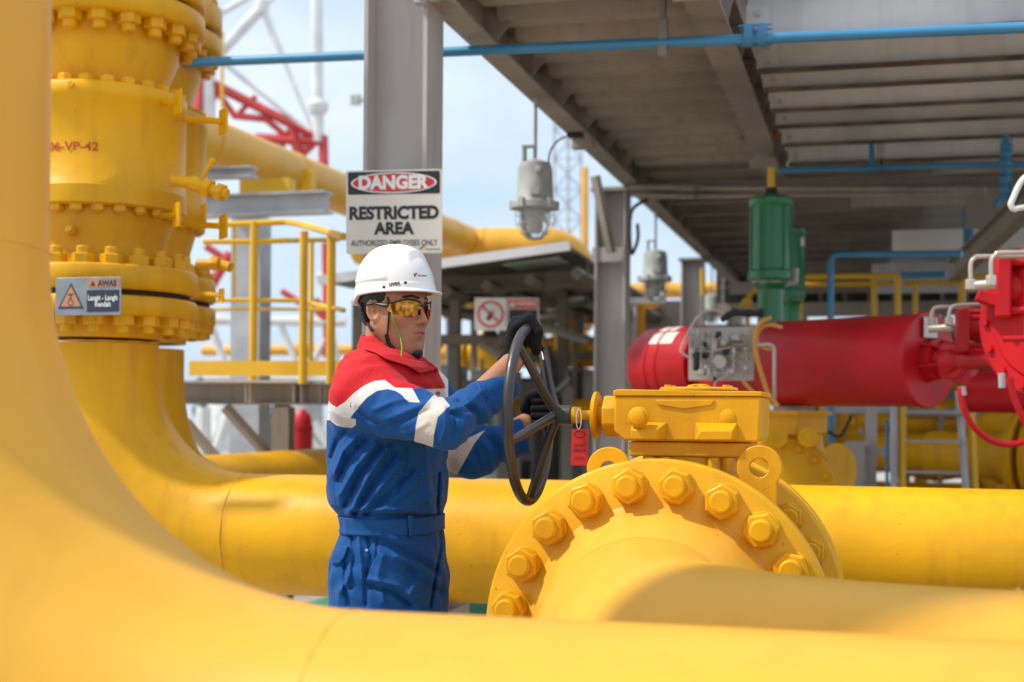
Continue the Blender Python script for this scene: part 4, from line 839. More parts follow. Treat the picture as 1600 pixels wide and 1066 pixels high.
q = MB(); q.box(ap(0.8040)+Z*0.135-V*0.02, (0.10, 0.002, 0.085), unit(AX.cross(Z))*-1, AX, Z); q.build('name_plate', 'white', act)
# left drum, on the same axis
q = MB(); q.lathe(ap(-0.80), AX, [(0.03, -0.030), (rD_*0.55, -0.025), (rD_*0.88, 0.0), (rD_, 0.045), (rD_, 0.40)], 72); q.build('drum', 'red', act, angle=60)
for s in (-0.67, -0.60):
    x, y, a = frame_of(AX); q = MB(); q.ring(ap(s), x, y, a, rD_+0.003, rD_-0.01, 0.016, 64); q.build('band', 'red', act)
for i, (an0, an1, s0, s1) in enumerate(((0.36, 0.62, -0.66, -0.50), (0.66, 0.90, -0.65, -0.54))):
    x = unit(Z.cross(AX)); x = x if x.y < 0 else -x; q = MB(); n = 8; vs = []
    for k in range(n+1):
        an = an1*math.pi/2+(an0-an1)*math.pi/2*k/n
        for s in (s0, s1): vs.append(ap(s)+(x*math.cos(an)+Z*math.sin(an))*(rD_+0.0025))
    q.add(vs, [(2*k, 2*k+1, 2*k+3, 2*k+2) for k in range(n)]); q.build('sticker', 'white', act)
q = MB(); q.box(ap(-0.23)-Z*0.02, (0.46, 0.26, 0.28), AX, unit(AX.cross(Z)), Z); q.build('yoke_housing', 'red', act, bevel=0.02)
q = MB(); q.cyl(ap(-0.05), ap(0.0), 0.12, n=32); q.build('drum_neck', 'red', act)
q = MB(); q.cyl(ap(0.98), ap(1.20), 0.045, n=24); q.build('tie_shaft', 'red', act)
# instrument panel in front
Dp = 6.0; kp = Dp/F_PX
pan = thing('instrument_panel', 'beige panel crowded with small valves and gauges in front of the red actuator', 'control panel', P(1127, 595, Dp))
q = MB(); q.box(P(1127, 553, Dp+0.02), (102*kp, 0.012, 84*kp), U, V, Z); q.build('back_plate', 'panel', pan, bevel=0.004)
rr_ = random.Random(4)
def knob(px, py, r, h, m, name='fitting', out=0.02, ax=None):
    c = P(px, py, Dp-out); q = MB(); a = ax or -V; q.lathe(c-a*0.03, a, [(r, 0), (r, h*0.7+0.03), (r*0.8, h+0.03), (r*0.3, h+0.031)], 14); q.build(name, m, pan)
knob(1124, 566, 0.031, 0.03, 'white', 'gauge'); q = MB(); q.lathe(P(1124, 566, Dp-0.052), -V, [(0.026, 0), (0.026, 0.002)], 20); q.build('gauge_face', 'cream', pan)
for px, py, wd, hh, m in ((1146, 560, 9, 40, 'cream'), (1101, 548, 8, 26, 'black'), (1088, 562, 10, 34, 'black'), (1115, 540, 12, 18, 'steel'), (1130, 535, 14, 12, 'cream'), (1150, 528, 18, 10, 'steel'), (1164, 545, 10, 8, 'cream'), (1096, 582, 16, 10, 'cream'), (1082, 545, 8, 16, 'steel'), (1104, 575, 12, 8, 'cream'), (1137, 580, 10, 8, 'steel'), (1118, 590, 7, 16, 'black'), (1154, 539, 30, 5, 'cream'), (1134, 548, 8, 14, 'black')):
    c = P(px, py, Dp-0.03); q = MB(); q.lathe(c-Z*hh*kp/2, Z, [(wd*kp*0.4, 0), (wd*kp*0.5, 0.006), (wd*kp*0.5, hh*kp-0.008), (wd*kp*0.35, hh*kp)], 10); q.build('fitting', m, pan)
for i_ in range(26):
    px_ = rr_.uniform(1080, 1172); py_ = rr_.uniform(516, 588); w2 = rr_.uniform(3, 7); h2 = rr_.uniform(5, 16); c = P(px_, py_, Dp-0.02-rr_.uniform(0, 0.05)); q = MB()
    if i_ % 3: q.lathe(c-Z*h2*kp/2, Z, [(w2*kp*0.35, 0), (w2*kp*0.5, 0.004), (w2*kp*0.5, h2*kp-0.004), (w2*kp*0.3, h2*kp)], 8)
    else: q.hexn(c, -V, w2*kp*0.7, 0.03)
    q.build('fitting', ('steel_warm', 'cream', 'black', 'galv')[i_ % 4], pan)
for i_ in range(8):
    x0_ = rr_.uniform(1082, 1160); y0_ = rr_.uniform(518, 585); q = MB(); q.tube([P(x0_, y0_, Dp-0.05), P(x0_+rr_.uniform(-6, 14), y0_+rr_.uniform(-12, 4), Dp-0.07), P(min(1174, x0_+rr_.uniform(8, 24)), y0_+rr_.uniform(-8, 12), Dp-0.04)], 0.003, 6); q.build('tubing', 'cream' if i_ % 2 else 'steel_warm', pan)
knob(1131, 533, 0.022, 0.01, 'galv', 'gauge'); knob(1161, 530, 0.016, 0.01, 'steel')
for pts in ([(1098, 530), (1100, 518), (1106, 516), (1108, 540)], [(1090, 585), (1120, 583), (1140, 584)], [(1085, 548), (1110, 550), (1140, 543), (1172, 542)], [(1113, 520), (1113, 572), (1120, 590)], [(1145, 528), (1152, 520), (1160, 528), (1166, 540)], [(1140, 585), (1118, 596), (1112, 620)]):
    q = MB(); q.tube([P(a, b, Dp-0.04) for a, b in pts], 0.004, 6); q.build('tubing', 'cream', pan)
for pts, r, m, lab in (([(1078, 560), (1066, 552), (1064, 545), (1075, 520), (1088, 498), (1100, 488), (1118, 485), (1130, 489)], 0.005, 'cream', 'thin bent tube arching over the left side of the instrument panel'),
                       ([(1180, 540), (1202, 539), (1209, 545), (1210, 560), (1210, 625)], 0.009, 'cream', 'pale tube bending down right of the instrument panel')):
    cable('tube', lab, [P(a, b, Dp-0.03) for a, b in pts], r, m, 'tube', 8)
t = thing('cable_bundle', 'black bundle of hoses lying on top of the instrument panel', 'hoses', P(1158, 500, Dp+0.1))
for i in range(6):
    q = MB(); q.tube([P(1128+i*2, 500-i*2, Dp+0.08+0.02*i), P(1145, 491-i, Dp+0.1), P(1170, 487+i, Dp+0.1), P(1192, 493-i*1.5, Dp+0.12)], 0.012, 8); q.build('hose', 'black', t)
for i, (pts, lab) in enumerate((([(1222, 512), (1205, 508), (1190, 512), (1182, 528), (1190, 542), (1206, 546)], 'orange hose looping round beside the instrument panel top'),
            ([(1205, 496), (1188, 506), (1180, 520), (1184, 560), (1196, 600), (1206, 630)], 'orange hose running down beside the right edge of the instrument panel'),
            ([(1196, 498), (1183, 512), (1179, 545), (1190, 588), (1200, 615), (1216, 634)], 'second orange hose running down left of the pale tube'),
            ([(1160, 595), (1176, 612), (1196, 628)], 'short orange hose slanting below the instrument panel'))):
    cable('hose', lab, [P(a, b, Dp-0.02-0.03*i) for a, b in pts], 0.0085, 'orange', 'hose')
# yellow valve under the actuator
yv = P(1235, 760, 6.4); yv.z = zrow(735, 6.4)
t = thing('actuated_valve', 'yellow valve below the red actuator, partly hidden by the big valve', 'valve', (yv.x, yv.y, 0.3))
q = MB(); q.box(P(1232, 662, 6.35), (0.27, 0.24, 0.10), AX, unit(Z.cross(AX)), Z); q.build('bracket_top', 'yellow', t, bevel=0.01)
q = MB(); q.box(P(1228, 645, 6.35), (0.33, 0.26, 0.020), AX, unit(Z.cross(AX)), Z); q.build('bracket_plate', 'yellow', t)
for px in (1215, 1262): q = MB(); q.lathe(P(px, 683, 6.15), unit((-0.2, -1, 0)), [(0.045, 0), (0.045, 0.04), (0.018, 0.041), (0.018, 0.05)], 24); q.build('boss', 'yellow', t)
fd = unit((0.80, -0.60, 0))
for c, r in ((P(1222, 770, 6.3), 0.26), (P(1212, 775, 6.6), 0.26)):
    q = MB(); q.lathe(c, unit((-0.35, -0.94, 0)), [(r-0.01, 0), (r, 0.01), (r, 0.045), (r-0.01, 0.055)], 64); f_ = q.build('flange', 'yellow', t)
    flange_nuts(f_, c+unit((-0.35, -0.94, 0))*0.055, unit((-0.35, -0.94, 0)), r*0.85, 16, 0.022, 0.02, 0.013, 0.012)
q = MB(); q.lathe(P(1250, 790, 6.7), Z, [(0.17, 0), (0.17, 0.16), (0.12, 0.25), (0.10, 0.38)], 32); q.build('body', 'yellow', t)
q = MB(); q.lathe(P(1285, 735, 6.9), unit((0.5, -.8, 0)), [(0.14, -0.1), (0.14, 0.1)], 32); q.build('side_flange', 'yellow', t)
# far right: second red actuator end, clevis, disc, tie rod cylinder
De = 5.0; ke = De/F_PX
t = thing('red_cylinder', 'red tie rod cylinder and big disc cut off by the right edge', 'actuator', (P(1600, 645, De).x, P(1600, 645, De).y, 0.95))
AE = U
q = MB(); q.box(P(1565, 447, De), (0.055, 0.20, 0.245), AE, V, Z); q.build('end_block', 'red', t, bevel=0.01)
q = MB(); q.cyl(P(1580, 452, De), P(1700, 452, De-0.1), 0.075, n=32); q.build('barrel', 'red', t)
for dy in (-38, 38):
    for dv in (-0.07, 0.07):
        q = MB(); q.cyl(P(1580, 447+dy, De+dv), P(1700, 447+dy, De+dv-0.1), 0.016, n=12); q.build('tie_rod', 'red', t)
q = MB(); q.box(P(1503, 518, De+0.35), (0.045, 0.20, 0.17), AE, V, Z); q.build('end_block', 'red', t, bevel=0.008)
q = MB(); q.cyl(P(1512, 512, De+0.35), P(1640, 512, De+0.25), 0.052, n=24); q.build('barrel', 'red', t)
for y in (487, 540): q = MB(); q.cyl(P(1512, y, De+0.30), P(1640, y, De+0.2), 0.011, n=10); q.build('tie_rod', 'red', t)
q = MB(); q.box(P(1545, 468, De-0.02), (0.09, 0.10, 0.04), unit(AE-Z*0.4), V, unit(Z+AE*0.4)); q.build('lug', 'red', t, bevel=0.004)
dc = P(1640, 500, De-0.15); q = MB(); q.lathe(dc, unit((-0.80, -0.60, 0)), [(0.275, -0.03), (0.285, -0.02), (0.285, 0.0), (0.275, 0.008)], 96); q.lathe(dc, unit((-0.8, -0.6, 0)), [(0.22, 0.0085), (0.21, 0.02)], 64); q.build('big_disc', 'red', t)
x, y, a = frame_of(unit((-0.8, -0.6, 0)))
for i in range(16): q = MB(); q.hexn(dc+a*0.008+(x*math.cos(R(22.5*i))+y*math.sin(R(22.5*i)))*0.25, a, 0.014, 0.016); q.build('bolt', 'red', t)
q = MB(); q.cyl(P(1566, 530, De-0.25), P(1700, 528, De-0.3), 0.011, n=12); q.build('rod', 'red', t)
t = thing('clevis_linkage', 'red clevis and shaft joining the right drum to the cylinder', 'linkage', P(1500, 600, 5.3))
q = MB(); q.cyl(P(1505, 563, 5.35), P(1570, 560, 5.1), 0.034, n=24); q.build('shaft', 'red', t)
for dy in (-12, 14): q = MB(); q.tube([P(1478, 563+dy*1.4, 5.5), P(1495, 563+dy*1.5, 5.4), P(1512, 563+dy*0.5, 5.35)], [0.028, 0.024, 0.016], 8); q.build('fork_arm', 'red', t)
q = MB(); q.lathe(P(1476, 566, 5.45), AX, [(0.050, 0), (0.052, 0.03), (0.040, 0.05), (0.034, 0.08)], 24); q.build('fork_base', 'red', t)
q = MB(); q.lathe(P(1497, 588, 5.45), unit((0.2, -1, 0)), [(0.034, 0), (0.034, 0.04), (0.014, 0.041)], 20); q.build('pin', 'red', t)
# lower drum going off right
t = thing('red_drum', 'dark red drum low at the right edge behind the hoses', 'drum', P(1560, 650, 6.3))
q = MB(); c = P(1515, 612, 6.4); q.lathe(c, unit((0.9, -0.43, 0)), [(0.08, -0.02), (0.098, 0.0), (0.102, 0.8)], 48); q.build('shell', 'red', t)
# steel tubes
def stl(pts, r, D, lab, m='cream'): cable('steel_tube', lab, [P(a, b, D) for a, b in pts], r, m, 'tube', 10)
stl([(1517, 440), (1517, 412), (1524, 403), (1536, 401), (1640, 401)], 0.0085, 4.85, 'outer pale steel tube bending over the red end block at right')
stl([(1549, 436), (1549, 408), (1556, 398), (1566, 395), (1640, 394)], 0.0085, 4.8, 'inner pale steel tube bending over the red end block at right')
stl([(1454, 505), (1457, 486), (1466, 480), (1500, 480), (1515, 477)], 0.0075, 5.2, 'left of two pale tubes arching above the right drum disc')
stl([(1482, 505), (1484, 486), (1492, 478), (1520, 476), (1550, 475)], 0.0075, 5.15, 'right of two pale tubes arching above the right drum disc')
stl([(1720, 250), (1660, 255), (1604, 275), (1582, 312), (1580, 322), (1586, 327), (1604, 324), (1720, 318)], 0.010, 4.6, 'pale bent tube cut off at the right edge above the red block', 'letter_white')
t = thing('tube_fitting', 'pale steel hose fitting joining the upper tubes beside the red end block', 'fitting', P(1530, 460, 4.85))
q = MB(); q.cyl(P(1513, 447, 4.85), P(1556, 444, 4.8), 0.018, n=12); q.build('body', 'cream', t); q = MB(); q.hexn(P(1517, 452, 4.84), Z, 0.020, 0.035); q.build('nut', 'cream', t); q = MB(); q.hexn(P(1549, 446, 4.8), Z, 0.020, 0.035); q.build('nut', 'cream', t)
t = thing('tube_fitting', 'pale steel hose fitting lying above the right drum disc', 'fitting', P(1468, 520, 5.2))
q = MB(); q.cyl(P(1452, 514, 5.2), P(1488, 512, 5.15), 0.016, n=12); q.build('body', 'cream', t); q = MB(); q.hexn(P(1455, 508, 5.2), Z, 0.017, 0.03); q.build('nut', 'cream', t); q = MB(); q.hexn(P(1483, 508, 5.15), Z, 0.017, 0.03); q.build('nut', 'cream', t)
cable('hose', 'red hose hanging in a wide arc below the clevis at right', [P(a, b, 5.0) for a, b in ((1500, 605), (1503, 630), (1515, 658), (1535, 680), (1562, 693), (1590, 693), (1625, 680))], 0.012, 'red', 'hose')
cable('hose', 'steep red hose at the right edge below the big disc', [P(a, b, 4.7) for a, b in ((1578, 590), (1583, 615), (1592, 640), (1605, 665))], 0.012, 'red', 'hose')
q = MB(); q.tube([P(1505, 618, 5.0), P(1503, 604, 5.0)], 0.014, 10); tag(q.build('hose_end', 'galv'), 'grey metal end of the red hose below the clevis', 'fitting')
q = MB(); q.tube([P(1565, 583, 4.8), P(1566, 606, 4.8)], 0.013, 10); tag(q.build('tube_bracket', 'galv'), 'small grey bracket below the red shaft at right', 'bracket')

# ------------------------------------------------------------------ green actuators
def green(px, D, y0, y1, wpx, ny, nw, label, stub=False):
    k = D/F_PX; c = P(px, y1, D); H = (y1-y0)*k; r = wpx*k/2
    t = thing('green_actuator', label, 'actuator', P(px, ny, D), 'green upright actuators')
    q = MB(); q.lathe(c, Z, [(r*0.96, 0.0), (r*0.96, H)], 48); q.build('cylinder', 'green', t)
    q = MB(); q.lathe(c-Z*0.02, Z, [(r*0.95, 0), (r*1.06, 0.01), (r*1.06, 0.05), (r*0.97, 0.06)], 48); q.build('lower_flange', 'green', t)
    q = MB(); q.lathe(c+Z*(H-0.03), Z, [(r*0.97, 0), (r*1.03, 0.01), (r*1.03, 0.04), (r*0.9, 0.055), (r*0.5, 0.065)], 48); q.build('top_cap', 'green', t)
    for i in range(10):
        an = 2*math.pi*i/10+0.2; d = Vector((math.cos(an), math.sin(an), 0)); q = MB(); q.cyl(c+d*r*0.99-Z*0.03, c+d*r*0.99+Z*(H+0.02), r*0.045, n=8); q.build('tie_rod', 'green', t)
    b = P(px, ny, D); q = MB(); q.lathe(c-Z*0.035, -Z, [(r*0.9, 0), (r*0.62, 0.03), (nw*k/2, 0.05), (nw*k/2, (ny-y1)*k-0.02)], 24); q.build('neck', 'green', t)
    if stub:
        q = MB(); q.cyl(P(1205, 302, D), P(1205, 262, D), 0.020, n=12); q.build('yellow_stub', 'yellow_rail', t); q = MB(); q.cyl(P(1205, 306, D), P(1205, 294, D), 0.032, n=12); q.build('stub_collar', 'black', t)
    return t
green(1204, 7.3, 316, 434, 66, 520, 40, 'larger upright green cylinder actuator standing above the red actuator', True)
green(1236, 8.6, 362, 462, 42, 520, 28, 'smaller upright green cylinder actuator half hidden behind the larger one')
q = MB(); q.box(P(1254, 378, 8.3), (0.02, 0.01, 0.05)); q.build('p', 'white').name = 'name_plate'
tag(bpy.data.objects['name_plate.001'] if 'name_plate.001' in bpy.data.objects else bpy.data.objects['name_plate'], 'tiny white plate on the side of the smaller green actuator', 'plate')
q = MB(); q.tube([P(1243, 420, 7.25), P(1243, 440, 7.25), P(1226, 443, 7.25)], 0.018, 4); o = q.build('tube_bracket', 'panel'); tag(o, 'beige L shaped bracket beside the large green cylinder', 'bracket')

# ------------------------------------------------------------------ yellow guard rails in the right background
t = thing('guard_rail', 'yellow guard rail behind the red right drum, nearer section with corner post', 'railing', P(1330, 560, 9.0))
def rl(p, q_, w_, D, name, D2=None):
    b = MB(); b.tube([P(*p, D), P(*q_, D2 or D)], w_*D/F_PX/2, 10); b.build(name, 'yellow_rail', t)
rl((1238, 433), (1405, 431), 9, 9.0, 'rail'); rl((1238, 445), (1400, 443), 8, 9.6, 'rail'); rl((1403, 430), (1403, 560), 10, 9.0, 'post'); rl((1366, 434), (1366, 560), 10, 9.6, 'post'); rl((1250, 434), (1250, 560), 9, 9.3, 'post')
t = thing('guard_rail', 'yellow guard rail behind the pale arched tubes, right section', 'railing', P(1460, 560, 9.6))
rl((1410, 443), (1512, 442), 8, 9.8, 'rail'); rl((1430, 445), (1430, 560), 9, 9.8, 'post'); rl((1503, 429), (1503, 560), 12, 9.2, 'post'); rl((1497, 431), (1570, 431), 8, 9.2, 'rail')
t = thing('guard_rail', 'short slanting yellow rail between the far lamp and the green neck', 'railing', P(1170, 520, 11))
rl((1156, 480), (1186, 446), 7, 11, 'rail'); rl((1168, 468), (1168, 520), 8, 11, 'post'); rl((1098, 420), (1098, 462), 8, 12.5, 'post')
q = MB(); c = P(1168, 472, 10.9); q.box(c, (0.07, 0.05, 0.07)); q.build('knob', 'yellow_rail', t, bevel=0.01)

# dark plant wall behind the right side and everything low in the right background
t = thing('process_building', 'dark building mass closing the view beneath the far deck, right of centre', 'building', (P(1420, 645, 20).x, P(1420, 645, 20).y, 0))
Db = 17.0
def wallbox(px0, y0, px1, y1, D, m, name, th=0.15):
    a = P(px0, y0, D); b_ = P(px1, y1, D); q = MB(); q.box((a+b_)/2, ((b_-a).x, th, a.z-b_.z), Vector((1, 0, 0)), Vector((0, 1, 0)), Z); return q.build(name, m, t)
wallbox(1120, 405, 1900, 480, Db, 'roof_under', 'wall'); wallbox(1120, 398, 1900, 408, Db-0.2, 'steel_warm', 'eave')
for px in (1255, 1360, 1475, 1590): wallbox(px-4, 480, px+4, 645, Db+0.1, 'steel_warm', 'post')
for y in (425, 452): wallbox(1125, y-2, 1890, y+2, Db-0.25, 'steel_warm', 'siding_rail', 0.05)
for k, px in enumerate(range(1130, 1890, 38)): wallbox(px-1.5, 409, px+1.5, 479, Db-0.15, 'steel_warm', 'siding_rib', 0.05)

wallbox(1010, 520, 2000, 640, Db+0.6, 'roof_under', 'shade_backing')  # added dark sheets standing in for the shade beneath the deck
wallbox(985, 470, 1100, 640, Db+0.4, 'shed_steel', 'shade_backing')
for k in range(14): wallbox(1020+52*k, 560, 1024+52*k, 640, Db+0.3, 'steel_warm', 'post')
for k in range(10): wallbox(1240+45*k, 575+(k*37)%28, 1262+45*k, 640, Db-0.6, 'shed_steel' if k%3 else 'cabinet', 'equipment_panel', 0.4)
def hpipe(label, px0, px1, y, D, rpx, m='yellow', D2=None, flg=(), name='background_pipe'):
    k = D/F_PX; a = P(px0, y, D); b_ = P(px1, y, D2 or D-(px1-px0)*0.27*D/F_PX); b_.z = a.z; r = rpx*k
    t = thing(name, label, 'pipe', ((a+b_)/2)-Z*r, 'yellow pipes in the background plant')
    q = MB(); q.tube([a, b_], r, 28); q.build('pipe_wall', m, t)
    for s in flg:
        c = a+(b_-a)*s; dd = unit(b_-a); q = MB(); q.lathe(c-dd*0.09, dd, [(r*1.45, 0), (r*1.45, 0.07), (r*1.1, 0.071), (r*1.1, 0.11), (r*1.45, 0.111), (r*1.45, 0.18)], 32); f_ = q.build('flange', m, t)
        x, y_, _ = frame_of(dd)
        for i in range(10):
            d = x*math.cos(R(36*i))+y_*math.sin(R(36*i)); b = MB(); b.cyl(c-dd*0.13+d*r*1.3, c+dd*0.13+d*r*1.3, 0.013, n=6); b.build('stud', m, f_)
    return t
hpipe('large dim yellow pipe behind the ladder low on the right', 1255, 1560, 705, 8.8, 27, flg=(0.10,))
hpipe('far yellow pipe between the grey post and the ladder, upper level', 1290, 1640, 652, 11.5, 9, flg=(0.3, 0.62))
hpipe('farthest yellow pipe just under the red drum', 1230, 1700, 632, 14, 9, flg=(0.2, 0.5, 0.75))
hpipe('low yellow pipe close above the long back pipe at right', 1240, 1700, 756, 10.5, 7)
hpipe('pale far yellow pipe seen through the shed behind the worker', 690, 1010, 545, 17, 9, 'yellow_clean', flg=(0.35,))
hpipe('second pale far yellow pipe low through the shed', 690, 1010, 568, 19, 7, 'yellow_clean')
hpipe('yellow pipe end seen between far column and smallest lamp', 975, 1120, 455, 21, 12, 'yellow_clean')
hpipe('yellow pipe across the gap under the guard rail at left', 318, 640, 548, 20, 8, 'yellow_clean', flg=(0.5,))
hpipe('thin yellow pipe left of the danger sign column, lower one', 318, 560, 608, 19, 6, 'yellow_clean')
for i, (px, lab) in enumerate(((1290, 'yellow pipe elbow standing behind the blue pipe'), (1440, 'yellow riser pipe behind the ladder'), (1560, 'yellow riser pipe under the red hose arc'), (760, 'yellow riser pipe through the shed gap'), (905, 'yellow post like pipe through the shed beside the column'))):
    D = 13.0+i; k = D/F_PX; c = P(px, 600 if i < 3 else 500, D); t = thing('riser', lab, 'pipe', (c.x, c.y, 0), 'yellow riser pipes in the background')
    q = MB(); q.tube([Vector((c.x, c.y, 0)), Vector((c.x, c.y, c.z-0.15)), Vector((c.x+0.05, c.y, c.z-0.04)), Vector((c.x+0.15, c.y, c.z)), Vector((c.x+0.5, c.y, c.z))], 0.07, 16); q.build('pipe_wall', 'yellow_clean', t)
    q = MB(); q.lathe(Vector((c.x, c.y, c.z*0.55)), Z, [(0.12, 0), (0.12, 0.1)], 20); q.build('flange', 'yellow_clean', t)
hpipe('pale blue grey duct running low behind everything', 200, 1700, 620, 30, 6, 'galv')
# rear valves right edge
for i, (px, y, D, lab) in enumerate(((1588, 712, 7.6, 'dim yellow valve flange at the right edge below the red hose'), (1530, 720, 9.5, 'dark rimmed yellow flange pair right of the ladder'))):
    c = P(px, y, D); t = thing('valve_flange', lab, 'valve', c-Z*0.25, 'valve flanges at the right edge')
    fa = unit((0.75, -0.65, 0))
    for s in (0, 0.09):
        q = MB(); q.lathe(c+fa*s, fa, [(0.24, 0), (0.25, 0.01), (0.25, 0.045), (0.24, 0.055)], 48); f_ = q.build('flange', 'yellow', t)
    flange_nuts(f_, c+fa*(0.09+0.055), fa, 0.205, 14, 0.022, 0.02, 0.013, 0.015)
    q = MB(); q.lathe(c+fa*0.145, fa, [(0.17, 0), (0.13, 0.10), (0.13, 0.5)], 32); q.build('neck', 'yellow', t)
    q = MB(); q.lathe(c-fa*0.001, -fa, [(0.17, 0), (0.13, 0.10), (0.13, 0.5)], 32); q.build('rear_neck', 'yellow', t)
# clutter of small valves and pipes under the deck
def bg_valve(px, y, D, s, lab, ax=None, wheel=True, m='yellow'):
    c = P(px, y, D); a = unit(ax or U); t = thing('background_valve', lab, 'valve', c-Z*0.2*s, 'small yellow valves behind the red drums')
    q = MB(); q.lathe(c-a*0.22*s, a, [(0.055*s, -0.5*s), (0.055*s, 0), (0.11*s, 0.001), (0.11*s, 0.03*s), (0.07*s, 0.032*s), (0.10*s, 0.12*s), (0.12*s, 0.22*s), (0.10*s, 0.32*s), (0.07*s, 0.408*s), (0.11*s, 0.41*s), (0.11*s, 0.44*s), (0.055*s, 0.441*s), (0.055*s, 0.95*s)], 24); q.build('body', m, t)
    q = MB(); q.lathe(c+Z*0.08*s, Z, [(0.07*s, 0), (0.07*s, 0.06*s), (0.03*s, 0.07*s), (0.03*s, 0.24*s)], 16); q.build('bonnet', m, t)
    if wheel:
        wc = c+Z*0.32*s; q = MB(); q.tube([wc+(U*math.cos(k_)+V*math.sin(k_))*0.11*s for k_ in [2*math.pi*i/24 for i in range(24)]], 0.010*s, 8, closed=True)
        q.box(wc, (0.22*s, 0.012*s, 0.012*s)); q.box(wc, (0.012*s, 0.22*s, 0.012*s)); q.build('handwheel', 'black' if px % 2 else m, t)
for a_ in ((1316, 690, 10.2, 1.3, 'small yellow valve between the blue pipe and the grey post', None, True), (1345, 655, 12.2, 1.5, 'small yellow valve high behind the grey post', None, True), (1430, 668, 11.0, 1.4, 'small yellow valve seen between the ladder stiles, upper', None, True),
           (1462, 722, 9.8, 1.2, 'small yellow valve seen between the ladder stiles, lower', None, True), (1535, 690, 10.5, 1.6, 'small yellow valve right of the ladder under the red hose', None, True), (1570, 660, 9.0, 1.3, 'yellow valve under the dark red drum at the right edge', None, False),
           (1290, 738, 9.4, 1.3, 'small yellow valve low beside the blue pipe', Z, False), (1000, 560, 12.5, 1.5, 'small yellow valve left of the red left drum, upper', None, True), (995, 640, 11.4, 1.5, 'small yellow valve low between the second column and gearbox', None, False),
           (892, 545, 15.0, 1.6, 'small yellow valve seen through the shed right of the wheel', None, True), (768, 552, 14.0, 1.4, 'small yellow valve under the shed shelf', None, True), (715, 560, 15.0, 1.4, 'small yellow valve behind the left shed post', None, True)):
    bg_valve(*a_)
for i, (px, y0, y1, D, m, lab) in enumerate(((1308, 640, 760, 9.6, 'steel_warm', 'brown upright support just right of the blue vertical pipe'), (1345, 640, 760, 9.2, 'galv', 'thin pale upright support left of the grey post'), (1470, 645, 760, 9.0, 'steel_warm', 'dark upright support inside the ladder opening'),
        (1548, 640, 760, 9.6, 'steel_warm', 'brown upright support right of the ladder'), (1590, 640, 760, 10.4, 'galv', 'pale upright support at the far right edge'), (1262, 640, 760, 9.9, 'steel_warm', 'brown upright support behind the yellow actuated valve'), (992, 470, 700, 11.0, 'galv', 'pale upright conduit right of the second column'))):
    k = D/F_PX; a = P(px, y0, D); t = thing('support_post', lab, 'post', (a.x, a.y, 0)); q = MB(); q.ibeam(Vector((a.x, a.y, 0)), a, 7*k, 7*k, 0.006, 0.006, up=V); q.build('post', m, t)
    q = MB(); q.box(a, (0.5, 0.05, 0.05)); q.build('cross_arm', m, t)
for i, (y, D, m, lab) in enumerate(((672, 12.6, 'steel_warm', 'brown horizontal beam low behind the ladder, upper'), (728, 11.2, 'steel_warm', 'brown horizontal beam low behind the ladder, lower'), (515, 14.0, 'steel_warm', 'brown horizontal beam behind the red drums'))):
    a, b_ = P(985, y, D), P(1700, y, D); t = thing('low_beam', lab, 'beam', (a+b_)/2); q = MB(); q.ibeam(a, b_, 0.08, 0.10, 0.008, 0.008); q.build('beam', m, t)
    for f in (0.1, 0.35, 0.6, 0.85): c = a+(b_-a)*f; q = MB(); q.box(Vector((c.x, c.y, (c.z-0.05)/2)), (0.08, 0.08, c.z-0.052)); q.build('leg', m, t)
# grey posts, ladder
t = thing('grey_post', 'slim grey steel post with a blocky box beside the blue pipes', 'post', (P(1362, 645, 8).x, P(1362, 645, 8).y, 0))
a = P(1362, 560, 8.0); q = MB(); q.box(Vector((a.x, a.y, a.z/2)), (0.066, 0.06, a.z)); q.build('post', 'steel', t)
q = MB(); q.box(P(1336, 733, 7.95), (0.11, 0.10, 0.26)); q.build('box', 'steel', t, bevel=0.006); q = MB(); q.box(P(1340, 694, 7.95), (0.14, 0.09, 0.03)); q.build('box_lid', 'steel', t)
q = MB(); q.box(P(1375, 705, 7.98), (0.12, 0.05, 0.045)); q.build('arm', 'steel', t)
t = thing('ladder', 'small grey and yellow ladder behind the long pipe at right', 'ladder', (P(1460, 645, 7.4).x, P(1460, 645, 7.4).y, 0))
for px0, px1, m, nm in ((1397, 1397, 'galv', 'stile'), (1410, 1410, 'yellow_rail', 'stile'), (1498, 1512, 'galv', 'stile'), (1516, 1526, 'yellow_rail', 'stile')):
    q = MB(); q.tube([P(px0, 612, 7.4), P(px1, 800, 7.2)], 0.021, 6); q.build(nm, m, t)
for y in (644, 690, 738, 785): q = MB(); a = P(1412, y, 7.35); b_ = P(1505, y, 7.35); q.box((a+b_)/2, ((b_-a).length, 0.06, 0.014)); q.build('rung', 'galv', t)
cable('cable', 'thin black cable looping below the red actuator by the blue pipe', [P(a, b, 7.6) for a, b in ((1276, 636), (1284, 665), (1296, 676), (1312, 682), (1322, 668), (1330, 650))], 0.009, 'black')
# small grey handwheel far behind gearbox
t = thing('small_handwheel', 'small dark handwheel with silver rim seen just left of the red left drum', 'handwheel', P(1001, 615, 7.2))
c = P(1001, 610, 7.2); q = MB(); q.tube([c+(V*math.cos(s)*1.0+U*0.25*math.cos(s)+Z*math.sin(s))*0.085 for s in [2*math.pi*i/32 for i in range(32)]], 0.009, 8, closed=True); q.build('rim', 'black', t)
q = MB(); q.cyl(c-U*0.03, c+U*0.05, 0.015, n=10); q.build('hub', 'galv', t)
for an in (90, 210, 330):
    q = MB(); q.cyl(c, c+(V*math.cos(R(an))+Z*math.sin(R(an)))*0.08, 0.006, n=6); q.build('spoke', 'galv', t)

